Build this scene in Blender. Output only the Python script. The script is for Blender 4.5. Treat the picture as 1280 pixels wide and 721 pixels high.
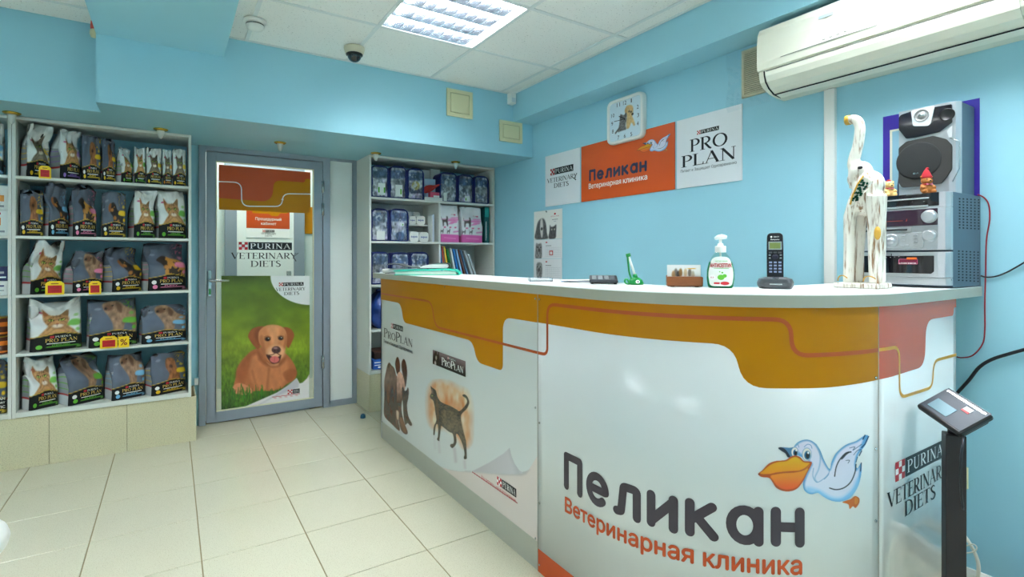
import bpy, bmesh, math, random
import numpy as np
from mathutils import Vector, Matrix, geometry

for _o in list(bpy.data.objects):
    bpy.data.objects.remove(_o, do_unlink=True)
SC = bpy.context.scene
COL = SC.collection
PI = math.pi

# ------------------------------------------------------------------ camera
F_PX, HY, CXP, YAW, EYE = 642.0, 322.3, 609.0, 0.5516, 1.209
cam_data = bpy.data.cameras.new('camera')
cam = bpy.data.objects.new('camera', cam_data)
COL.objects.link(cam)
cam.location = (0, 0, EYE)
cam.rotation_euler = (PI / 2, 0, -YAW)
cam_data.sensor_width = 36.0
cam_data.lens = 36.0 * F_PX / 1280
cam_data.shift_x = (640 - CXP) / 1280
cam_data.shift_y = (HY - 360.5) / 1280
cam_data.clip_start = 0.02
SC.camera = cam

# ------------------------------------------------------------------ world, lamps, exposure
world = bpy.data.worlds.new('world')
SC.world = world
world.use_nodes = True
world.node_tree.nodes['Background'].inputs[0].default_value = (0.93, 0.97, 1.0, 1)
world.node_tree.nodes['Background'].inputs[1].default_value = 0.8      # overcast daylight through the unseen window added in the left wall
LAMP = 33.0            # strength of each ceiling light panel
CORRIDOR_LAMP = 14.0
SC.view_settings.view_transform = 'Standard'
SC.view_settings.look = 'None'
SC.view_settings.exposure = 0.8
SC.view_settings.gamma = 1.0
SC.view_settings.use_curve_mapping = False

# ------------------------------------------------------------------ helpers
CT, ST = math.cos(YAW), math.sin(YAW)

def ray(px, py):
    r = (px - CXP) / F_PX; u = (HY - py) / F_PX
    return (r * CT + ST, -r * ST + CT, u)
def at_x(px, py, X):
    d = ray(px, py); t = X / d[0]
    return (X, d[1] * t, EYE + d[2] * t)
def at_y(px, py, Y):
    d = ray(px, py); t = Y / d[1]
    return (d[0] * t, Y, EYE + d[2] * t)
def at_z(px, py, Z):
    d = ray(px, py); t = (Z - EYE) / d[2]
    return (d[0] * t, d[1] * t, Z)

def lin(c):
    c = np.asarray(c, dtype=float)
    return np.where(c <= 0.04045, c / 12.92, ((c + 0.055) / 1.055) ** 2.4)
def rgb(c):
    """sRGB 0-255 to linear tuple"""
    l = lin(np.array(c[:3]) / 255.0)
    return (float(l[0]), float(l[1]), float(l[2]), 1.0)

MATS = {}
def mat(name, c, rough=0.5, metal=0.0, spec=0.5, noise=0.0, nscale=30.0, bump=0.0, bscale=120.0,
        emit=0.0, trans=0.0, ior=1.45, coat=0.0, alpha=1.0, stretch=None):
    if name in MATS: return MATS[name]
    m = bpy.data.materials.new(name); MATS[name] = m
    m.use_nodes = True
    nt = m.node_tree; b = nt.nodes['Principled BSDF']
    b.inputs['Roughness'].default_value = rough
    b.inputs['Metallic'].default_value = metal
    b.inputs['Specular IOR Level'].default_value = spec
    b.inputs['IOR'].default_value = ior
    b.inputs['Transmission Weight'].default_value = trans
    b.inputs['Coat Weight'].default_value = coat
    b.inputs['Alpha'].default_value = alpha
    col = rgb(c)
    tc = nt.nodes.new('ShaderNodeTexCoord')
    src = tc.outputs['Object']
    if stretch:
        mp = nt.nodes.new('ShaderNodeMapping'); mp.inputs['Scale'].default_value = stretch
        nt.links.new(src, mp.inputs['Vector']); src = mp.outputs['Vector']
    n = nt.nodes.new('ShaderNodeTexNoise'); n.inputs['Scale'].default_value = nscale
    n.inputs['Detail'].default_value = 4
    nt.links.new(src, n.inputs['Vector'])
    mix = nt.nodes.new('ShaderNodeMix'); mix.data_type = 'RGBA'
    nv = max(noise, 0.012)
    mix.inputs[6].default_value = tuple(min(1, x * (1 - nv)) for x in col[:3]) + (1,)
    mix.inputs[7].default_value = tuple(min(1, x * (1 + nv)) for x in col[:3]) + (1,)
    nt.links.new(n.outputs['Fac'], mix.inputs[0])
    nt.links.new(mix.outputs[2], b.inputs['Base Color'])
    if bump > 0:
        n2 = nt.nodes.new('ShaderNodeTexNoise'); n2.inputs['Scale'].default_value = bscale
        nt.links.new(src, n2.inputs['Vector'])
        bp = nt.nodes.new('ShaderNodeBump'); bp.inputs['Strength'].default_value = bump
        bp.inputs['Distance'].default_value = 0.002
        nt.links.new(n2.outputs['Fac'], bp.inputs['Height'])
        nt.links.new(bp.outputs['Normal'], b.inputs['Normal'])
    if emit > 0:
        b.inputs['Emission Color'].default_value = col
        b.inputs['Emission Strength'].default_value = emit
    return m

def speckle_mat(name, c, c2, scale, lo, hi, rough, bump=0.0, noise=0.04, nscale=3.0, coat=0.0):
    """base colour with small darker specks"""
    m = mat(name, c, rough, noise=noise, nscale=nscale, coat=coat)
    nt = m.node_tree; b = nt.nodes['Principled BSDF']
    old = b.inputs['Base Color'].links[0].from_socket
    tc = [n for n in nt.nodes if n.type == 'TEX_COORD'][0]
    n = nt.nodes.new('ShaderNodeTexNoise'); n.inputs['Scale'].default_value = scale; n.inputs['Detail'].default_value = 2
    nt.links.new(tc.outputs['Object'], n.inputs['Vector'])
    r = nt.nodes.new('ShaderNodeMapRange'); r.inputs[1].default_value = lo; r.inputs[2].default_value = hi
    nt.links.new(n.outputs['Fac'], r.inputs[0])
    mix = nt.nodes.new('ShaderNodeMix'); mix.data_type = 'RGBA'
    nt.links.new(r.outputs[0], mix.inputs[0])
    nt.links.new(old, mix.inputs[6]); mix.inputs[7].default_value = rgb(c2)
    nt.links.new(mix.outputs[2], b.inputs['Base Color'])
    if bump:
        bp = nt.nodes.new('ShaderNodeBump'); bp.inputs['Strength'].default_value = bump; bp.inputs['Distance'].default_value = 0.002
        nt.links.new(r.outputs[0], bp.inputs['Height']); bp.invert = True
        nt.links.new(bp.outputs['Normal'], b.inputs['Normal'])
    return m

def print_mat(name, rough=0.4, coat=0.0, spec=0.5):
    """printed surface: the ink colour is stored on the mesh"""
    if name in MATS: return MATS[name]
    m = bpy.data.materials.new(name); MATS[name] = m; m.use_nodes = True
    nt = m.node_tree; b = nt.nodes['Principled BSDF']
    a = nt.nodes.new('ShaderNodeVertexColor'); a.layer_name = 'ink'
    nt.links.new(a.outputs['Color'], b.inputs['Base Color'])
    b.inputs['Roughness'].default_value = rough; b.inputs['Coat Weight'].default_value = coat
    b.inputs['Specular IOR Level'].default_value = spec
    return m

LOC = {}      # world location of each thing, for parts that are written in world coordinates

def set_props(o, label=None, cat=None, group=None, kind=None):
    if label: o['label'] = label
    if cat: o['category'] = cat
    if group: o['group'] = group
    if kind: o['kind'] = kind
    return o

def thing(name, label, cat, loc=(0, 0, 0), rz=0.0, group=None, kind=None):
    o = bpy.data.objects.new(name, None); COL.objects.link(o)
    o.empty_display_size = 0.05
    o.location = loc; o.rotation_euler = (0, 0, rz)
    LOC[o.name] = tuple(loc)
    return set_props(o, label, cat, group, kind)

class MB:
    """collects geometry and links it as ONE mesh object"""
    def __init__(s): s.v = []; s.f = []; s.sm = []; s.mi = []; s.cur = 0
    def add(s, vs, fs, smooth=False):
        n = len(s.v); s.v += [tuple(p) for p in vs]
        for f in fs: s.f.append(tuple(i + n for i in f)); s.sm.append(smooth); s.mi.append(s.cur)
        return s
    def box(s, x0, x1, y0, y1, z0, z1):
        return s.add([(x0,y0,z0),(x1,y0,z0),(x1,y1,z0),(x0,y1,z0),(x0,y0,z1),(x1,y0,z1),(x1,y1,z1),(x0,y1,z1)],
                     [(0,3,2,1),(4,5,6,7),(0,1,5,4),(1,2,6,5),(2,3,7,6),(3,0,4,7)])
    def xbox(s, M, sx, sy, sz):
        """box of full sizes sx, sy, sz centred at matrix M"""
        vs = [M @ Vector((a*sx/2, b*sy/2, c*sz/2)) for c in (-1,1) for a, b in ((-1,-1),(1,-1),(1,1),(-1,1))]
        return s.add(vs, [(0,3,2,1),(4,5,6,7),(0,1,5,4),(1,2,6,5),(2,3,7,6),(3,0,4,7)])
    def quad(s, a, b, c, d): return s.add([a,b,c,d], [(0,1,2,3)])
    def tube(s, pts, r, n=8, caps=True, closed=False):
        pts = [Vector(p) for p in pts]; k = len(pts)
        rs = r if isinstance(r, (list, tuple)) else [r]*k
        vs = []; up = None
        for i, p in enumerate(pts):
            if closed: t = pts[(i+1)%k] - pts[i-1]
            else: t = pts[min(i+1,k-1)] - pts[max(i-1,0)]
            t.normalize()
            if up is None:
                up = Vector((0,0,1)) if abs(t.z) < .9 else Vector((1,0,0))
            up = (up - t*up.dot(t)).normalized(); w = t.cross(up)
            for j in range(n):
                a = 2*PI*j/n; vs.append(p + (up*math.cos(a) + w*math.sin(a))*rs[i])
        fs = []
        for i in range(k if closed else k-1):
            for j in range(n):
                a = i*n+j; b = i*n+(j+1)%n; i2 = (i+1)%k
                fs.append((a, i2*n+j, i2*n+(j+1)%n, b))
        s.add(vs, fs, True)
        if caps and not closed:
            m = len(s.v)-len(vs)
            s.f.append(tuple(m+j for j in range(n))); s.sm.append(False); s.mi.append(s.cur)
            s.f.append(tuple(m+(k-1)*n+j for j in reversed(range(n)))); s.sm.append(False); s.mi.append(s.cur)
        return s
    def lathe(s, prof, c=(0,0,0), n=20, M=None, caps=True):
        """prof = [(r, z)...] turned about z through c"""
        vs = []
        for r, z in prof:
            for j in range(n):
                a = 2*PI*j/n; p = Vector((r*math.cos(a), r*math.sin(a), z))
                p = (M @ p) if M is not None else p
                vs.append(p + Vector(c))
        fs = [(i*n+j, i*n+(j+1)%n, (i+1)*n+(j+1)%n, (i+1)*n+j) for i in range(len(prof)-1) for j in range(n)]
        if caps:
            fs.append(tuple(reversed(range(n)))); fs.append(tuple((len(prof)-1)*n+j for j in range(n)))
        return s.add(vs, fs, True)
    def ball(s, c, r, n=14, m=9, M=None):
        rx, ry, rz = (r, r, r) if not isinstance(r, (list, tuple)) else r
        vs = []
        for i in range(m+1):
            t = PI*i/m
            for j in range(n):
                a = 2*PI*j/n
                p = Vector((rx*math.sin(t)*math.cos(a), ry*math.sin(t)*math.sin(a), -rz*math.cos(t)))
                if M is not None: p = M @ p
                vs.append(p + Vector(c))
        fs = [(i*n+j, i*n+(j+1)%n, (i+1)*n+(j+1)%n, (i+1)*n+j) for i in range(m) for j in range(n)]
        return s.add(vs, fs, True)
    def prism(s, poly, axis, a, b):
        """2-D outline extruded along an axis from a to b; the outline uses the other two axes in order"""
        def P(u, w, t):
            return {'x': (t,u,w), 'y': (u,t,w), 'z': (u,w,t)}[axis]
        n = len(poly)
        vs = [P(u,w,a) for u, w in poly] + [P(u,w,b) for u, w in poly]
        fs = [(i, (i+1)%n, n+(i+1)%n, n+i) for i in range(n)]
        tri = geometry.tessellate_polygon([[Vector((u,w,0)) for u, w in poly]])
        fs += [tuple(t) for t in tri] + [tuple(n+i for i in reversed(t)) for t in tri]
        return s.add(vs, fs)
    def build(s, name, m, parent=None, world=True, bevel=0.0, seg=2, smooth=None, loc=None):
        off = Vector((0,0,0))
        root = parent
        while root is not None and root.parent is not None: root = root.parent
        if root is not None and world: off = Vector(LOC.get(root.name, (0,0,0)))
        if parent is None and loc is not None: off = Vector(loc)
        me = bpy.data.meshes.new(name)
        me.from_pydata([tuple(Vector(p)-off) for p in s.v], [], s.f)
        ms = m if isinstance(m, (list, tuple)) else [m]
        for q in ms: me.materials.append(q)
        me.polygons.foreach_set('use_smooth', s.sm if smooth is None else [smooth]*len(s.f))
        me.polygons.foreach_set('material_index', s.mi)
        bm = bmesh.new(); bm.from_mesh(me)
        bmesh.ops.recalc_face_normals(bm, faces=bm.faces)
        if bevel > 0:
            bmesh.ops.remove_doubles(bm, verts=bm.verts, dist=1e-6)
            es = [e for e in bm.edges if len(e.link_faces) == 2 and e.calc_face_angle(0) > 0.6]
            bmesh.ops.bevel(bm, geom=es, offset=bevel, segments=seg, profile=0.5, affect='EDGES', clamp_overlap=True)
        bm.to_mesh(me); bm.free()
        o = bpy.data.objects.new(name, me); COL.objects.link(o)
        if parent is not None: o.parent = parent
        elif loc is not None: o.location = loc
        return o

def bx(name, m, dims, parent=None, bevel=0.0, world=True):
    return MB().box(*dims).build(name, m, parent, bevel=bevel, world=world)
def struct(o):
    o['kind'] = 'structure'; return o

def copy_tree(o, parent=None):
    c = o.copy(); COL.objects.link(c)
    if parent is not None: c.parent = parent
    for ch in o.children: copy_tree(ch, c)
    return c

# ------------------------------------------------------------------ 2-D drawing helpers
def smooth_closed(pts, k=5):
    P = [np.array(p, float) for p in pts]; n = len(P); out = []
    for i in range(n):
        a, b, c, d = P[i-1], P[i], P[(i+1)%n], P[(i+2)%n]
        for j in range(k):
            t = j/k
            out.append(0.5*((2*b)+(-a+c)*t+(2*a-5*b+4*c-d)*t*t+(-a+3*b-3*c+d)*t**3))
    return [tuple(p) for p in out]
def smooth_open(pts, k=6):
    P = [np.array(p, float) for p in pts]; out = []; n = len(P)
    for i in range(n-1):
        a, b, c, d = P[max(i-1,0)], P[i], P[i+1], P[min(i+2,n-1)]
        for j in range(k):
            t = j/k
            out.append(0.5*((2*b)+(-a+c)*t+(2*a-5*b+4*c-d)*t*t+(-a+3*b-3*c+d)*t**3))
    out.append(P[-1]); return [tuple(p) for p in out]
def round_poly(pts, rad, k=6, closed=True):
    """outline with rounded corners; rad is one radius or one per point"""
    n = len(pts); out = []
    for i, p in enumerate(pts):
        r = rad[i] if isinstance(rad, (list, tuple)) else rad
        if r <= 0 or (not closed and i in (0, n-1)): out.append(tuple(p)); continue
        p = np.array(p, float); a = np.array(pts[i-1], float)-p; b = np.array(pts[(i+1)%n], float)-p
        la, lb = np.linalg.norm(a), np.linalg.norm(b)
        r = min(r, la*.5, lb*.5)
        A = p+a/la*r; B = p+b/lb*r
        for j in range(k+1):
            t = j/k; out.append(tuple((1-t)**2*A+2*t*(1-t)*p+t*t*B))
    return out

def vnoise(x, y, seed=0):
    xi = np.floor(x).astype(np.int64); yi = np.floor(y).astype(np.int64)
    fx = x-xi; fy = y-yi; fx = fx*fx*(3-2*fx); fy = fy*fy*(3-2*fy)
    def h(a, b):
        n = (a*374761393 + b*668265263 + seed*974634211) & 0x7fffffff
        n = ((n ^ (n >> 13))*1274126177) & 0x7fffffff
        return ((n ^ (n >> 16)) & 0xffff)/65535.0
    return (h(xi,yi)*(1-fx)+h(xi+1,yi)*fx)*(1-fy)+(h(xi,yi+1)*(1-fx)+h(xi+1,yi+1)*fx)*fy
def fbm(x, y, seed=0, o=3):
    r = 0; a = .5
    for i in range(o): r = r+a*vnoise(x*2**i, y*2**i, seed+i); a *= .5
    return r/(1-.5**o)

class Pic:
    """a printed picture: a grid of ink colours over a rectangle of design units"""
    def __init__(s, x0, x1, y0, y1, nx, ny, bg=(255,255,255), a=1.0):
        s.nx, s.ny = nx, ny
        s.X, s.Y = np.meshgrid(np.linspace(x0,x1,nx), np.linspace(y0,y1,ny))
        s.c = np.ones((ny,nx,3))*np.array(bg, float)/255; s.a = np.full((ny,nx), float(a))
    def paint(s, m, col, alpha=1.0, seta=True):
        m = np.clip(m, 0, 1)*alpha
        c = col(s.X, s.Y) if callable(col) else np.array(col, float)
        c = np.broadcast_to(c/255.0, s.c.shape)
        s.c = s.c*(1-m[...,None])+c*m[...,None]
        if seta: s.a = np.maximum(s.a, m)
        return s
    def dist(s, pts):
        """signed distance (negative inside) to a closed outline"""
        P = np.array(pts, float); X, Y = s.X, s.Y
        d = np.full(X.shape, 1e9); ins = np.zeros(X.shape, bool)
        for i in range(len(P)):
            x1, y1 = P[i-1]; x2, y2 = P[i]
            dx, dy = x2-x1, y2-y1; L = dx*dx+dy*dy+1e-12
            t = np.clip(((X-x1)*dx+(Y-y1)*dy)/L, 0, 1)
            d = np.minimum(d, (X-x1-t*dx)**2+(Y-y1-t*dy)**2)
            if y1 != y2:
                ins ^= ((y1 > Y) != (y2 > Y)) & (X < (x2-x1)*(Y-y1)/(y2-y1)+x1)
        d = np.sqrt(d); return np.where(ins, -d, d)
    def poly(s, pts, col, soft=1.0, alpha=1.0, sm=True, seta=True):
        d = s.dist(smooth_closed(pts, 4) if sm else pts)
        return s.paint(.5-d/soft, col, alpha, seta)
    def ell(s, cx, cy, rx, ry, col, soft=.15, rot=0, alpha=1.0, seta=True):
        c, n = math.cos(rot), math.sin(rot)
        u = ((s.X-cx)*c+(s.Y-cy)*n)/rx; v = (-(s.X-cx)*n+(s.Y-cy)*c)/ry
        return s.paint(.5+(1-np.sqrt(u*u+v*v))/soft, col, alpha, seta)
    def line(s, pts, w, col, soft=1.0, alpha=1.0, sm=True, seta=True):
        P = smooth_open(pts, 4) if (sm and len(pts) > 2) else pts
        d = np.full(s.X.shape, 1e9)
        for (x1,y1),(x2,y2) in zip(P[:-1], P[1:]):
            dx, dy = x2-x1, y2-y1; L = dx*dx+dy*dy+1e-12
            t = np.clip(((s.X-x1)*dx+(s.Y-y1)*dy)/L, 0, 1)
            d = np.minimum(d, (s.X-x1-t*dx)**2+(s.Y-y1-t*dy)**2)
        return s.paint(.5+(w/2-np.sqrt(d))/soft, col, alpha, seta)
    def mottle(s, scale, amount, seed=0, mask=None):
        n = (fbm(s.X*scale, s.Y*scale, seed)-.5)*2*amount
        if mask is not None: n = n*mask
        s.c = np.clip(s.c*(1+n[...,None]), 0, 1); return s
    def build(s, name, fn, m, parent, world=True, cut=None):
        """fn(x, y) gives the point in space"""
        vs = [fn(float(x), float(y)) for x, y in zip(s.X.ravel(), s.Y.ravel())]
        keep = s.a > (cut if cut is not None else -1)
        fs = []; nx = s.nx
        for j in range(s.ny-1):
            for i in range(nx-1):
                if keep[j,i] or keep[j,i+1] or keep[j+1,i] or keep[j+1,i+1]:
                    a = j*nx+i; fs.append((a, a+1, a+nx+1, a+nx))
        return ink_mesh(name, vs, fs, s.c.reshape(-1,3), m, parent, world)

def ink_mesh(name, vs, fs, cols, m, parent, world=True, smooth=True):
    off = np.zeros(3); root = parent
    while root is not None and root.parent is not None: root = root.parent
    if root is not None and world: off = np.array(LOC.get(root.name, (0,0,0)))
    V = np.array(vs, float)-off; cols = lin(np.clip(np.array(cols, float), 0, 1))
    used = np.zeros(len(V), bool)
    for f in fs: used[list(f)] = True
    idx = np.cumsum(used)-1
    V = V[used]; cols = cols[used]; fs = [tuple(int(idx[i]) for i in f) for f in fs]
    me = bpy.data.meshes.new(name); me.from_pydata(V.tolist(), [], fs)
    at = me.color_attributes.new('ink', 'FLOAT_COLOR', 'POINT')
    at.data.foreach_set('color', np.concatenate([cols, np.ones((len(cols),1))], 1).astype(np.float32).ravel())
    me.polygons.foreach_set('use_smooth', [smooth]*len(fs))
    me.materials.append(m)
    o = bpy.data.objects.new(name, me); COL.objects.link(o)
    if parent is not None: o.parent = parent
    return o

class Flat:
    """flat lettering and shapes in a plane (u, v), later laid on a surface"""
    def __init__(s): s.v = []; s.f = []; s.mi = []; s.ly = []; s.cur = 0; s.lay = 0
    def m(s, i, layer=None):
        if layer is not None: s.lay = layer
        s.cur = i; return s
    def add(s, vs, fs):
        n = len(s.v); s.v += [tuple(map(float, p)) for p in vs]
        for f in fs: s.f.append(tuple(i+n for i in f)); s.mi.append(s.cur); s.ly.append(s.lay)
        return s
    def poly(s, pts):
        t = geometry.tessellate_polygon([[Vector((p[0], p[1], 0)) for p in pts]])
        return s.add(pts, [tuple(x) for x in t])
    def rect(s, x0, x1, y0, y1): return s.add([(x0,y0),(x1,y0),(x1,y1),(x0,y1)], [(0,1,2,3)])
    def disc(s, cx, cy, rx, ry=None, n=20):
        ry = ry or rx
        return s.add([(cx+rx*math.cos(2*PI*i/n), cy+ry*math.sin(2*PI*i/n)) for i in range(n)], [tuple(range(n))])
    def stroke(s, pts, w, caps=False, closed=False):
        P = [np.array(p, float) for p in pts]; k = len(P)
        ws = w if isinstance(w, (list, tuple)) else [w]*k
        vs = []
        for i, p in enumerate(P):
            if closed: a, b = P[i-1], P[(i+1)%k]
            else: a, b = P[max(i-1,0)], P[min(i+1,k-1)]
            t = b-a; t = t/(np.linalg.norm(t)+1e-9); nrm = np.array([-t[1], t[0]])
            sc = 1.0
            if 0 < i < k-1 or closed:
                t0 = p-P[i-1]; t0 = t0/(np.linalg.norm(t0)+1e-9); sc = 1/max(.45, abs(float(t0 @ t)))
            vs += [p+nrm*ws[i]/2*sc, p-nrm*ws[i]/2*sc]
        fs = [(2*i, 2*i+1, 2*((i+1)%k)+1, 2*((i+1)%k)) for i in range(k if closed else k-1)]
        s.add(vs, fs)
        if caps:
            s.disc(P[0][0], P[0][1], ws[0]/2); s.disc(P[-1][0], P[-1][1], ws[-1]/2)
        return s
    def merge(s, o, sx=1, sy=1, dx=0, dy=0, shear=0.0):
        n = len(s.v); s.v += [(x*sx+dx, y*sy+dy+shear*x*sx) for x, y in o.v]
        for f, ly in zip(o.f, o.ly): s.f.append(tuple(i+n for i in f)); s.mi.append(s.cur); s.ly.append(s.lay+ly)
        return s
    def bounds(s):
        a = np.array(s.v); return a[:,0].min(), a[:,0].max(), a[:,1].min(), a[:,1].max()
    def fit(s, o, x0, x1, y0, y1):
        a, b, c, d = o.bounds(); sx = (x1-x0)/(b-a); sy = (y1-y0)/(d-c)
        return s.merge(o, sx, sy, x0-a*sx, y0-c*sy)
    def fitbase(s, o, x0, x1, y0, h, shear=0.0):
        """stretch to x0..x1, letters of cap height 1 become h tall above baseline y0"""
        a, b, _, _ = o.bounds(); sx = (x1-x0)/(b-a)
        return s.merge(o, sx, h, x0-a*sx, y0, shear)
    def build(s, name, fn, mats, parent, world=True, step=None, lift=.0004):
        """lay on a surface: fn(u, v) gives a point in space; step cuts it so it follows a curve;
        each later ink lies a hair above the earlier ones"""
        ms = mats if isinstance(mats, (list, tuple)) else [mats]
        off = Vector((0,0,0)); root = parent
        while root is not None and root.parent is not None: root = root.parent
        if root is not None and world: off = Vector(LOC.get(root.name, (0,0,0)))
        P2, FS, MI, LY = [], [], [], []
        for f, mi, ly in zip(s.f, s.mi, s.ly):
            pts = [s.v[i] for i in f]
            if not step:
                n = len(P2); P2 += pts; FS.append(tuple(range(n, n+len(pts)))); MI.append(mi); LY += [ly]*len(pts); continue
            tris = [pts] if len(pts) == 3 else [[pts[0], pts[k], pts[k+1]] for k in range(1, len(pts)-1)]
            for t in tris:
                lo = min(p[0] for p in t); hi = max(p[0] for p in t)
                for q in range(math.floor(lo/step), math.floor(hi/step)+1):
                    c = t
                    for sign, lim in ((1, q*step), (-1, (q+1)*step)):
                        o = []
                        for k in range(len(c)):
                            a, b = c[k-1], c[k]; da, db = sign*(a[0]-lim), sign*(b[0]-lim)
                            if (da >= 0) != (db >= 0):
                                w = da/(da-db); o.append((a[0]+(b[0]-a[0])*w, a[1]+(b[1]-a[1])*w))
                            if db >= 0: o.append(b)
                        c = o
                        if len(c) < 3: break
                    if len(c) >= 3:
                        n = len(P2); P2 += c; FS.append(tuple(range(n, n+len(c)))); MI.append(mi); LY += [ly]*len(c)
        V = []
        for (u, v), ly in zip(P2, LY):
            p = Vector(fn(u, v))
            if ly:
                e = 1e-3; du = Vector(fn(u+e, v))-p; dv = Vector(fn(u, v+e))-p
                p = p+du.cross(dv).normalized()*(ly*lift)
            V.append(p-off)
        me = bpy.data.meshes.new(name); me.from_pydata(V, [], FS)
        for q in ms: me.materials.append(q)
        me.polygons.foreach_set('material_index', MI)
        o = bpy.data.objects.new(name, me); COL.objects.link(o)
        if parent is not None: o.parent = parent
        return o

def sans(text, bold=0.0):
    """lettering in the plain built-in face, cap height 1"""
    c = bpy.data.curves.new('lettering', 'FONT'); c.body = text; c.size = 1.0; c.resolution_u = 2; c.fill_mode = 'NONE'
    o = bpy.data.objects.new('lettering', c); COL.objects.link(o)
    dg = bpy.context.evaluated_depsgraph_get()
    me = bpy.data.meshes.new_from_object(o.evaluated_get(dg))
    k = 1/0.69
    fl = Flat()
    src = np.array([(v.co.x, v.co.y) for v in me.vertices]); ed = np.array([tuple(e.vertices) for e in me.edges])
    V, _, tri = geometry.delaunay_2d_cdt([Vector(p) for p in src], [tuple(map(int, e)) for e in ed], [], 0, 1e-5)[:3]
    x1, y1, x2, y2 = src[ed[:,0],0], src[ed[:,0],1], src[ed[:,1],0], src[ed[:,1],1]
    def inside(t):                               # even-odd rule, so counters stay open
        cx = sum(V[q].x for q in t)/len(t); cy = sum(V[q].y for q in t)/len(t)
        m = (y1 > cy) != (y2 > cy)
        return int(np.sum(cx < (x2[m]-x1[m])*(cy-y1[m])/(y2[m]-y1[m])+x1[m])) % 2 == 1
    tri = [tuple(t) for t in tri if inside(t)]
    for n_, (dx, dy) in enumerate(((bold,0),(-bold,0),(0,bold),(0,-bold)) if bold else ((0,0),)):
        fl.lay = .3*n_
        fl.add([(v.x*k+dx, v.y*k+dy) for v in V], tri)
    bpy.data.objects.remove(o); bpy.data.curves.remove(c); bpy.data.meshes.remove(me)
    return fl

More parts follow.
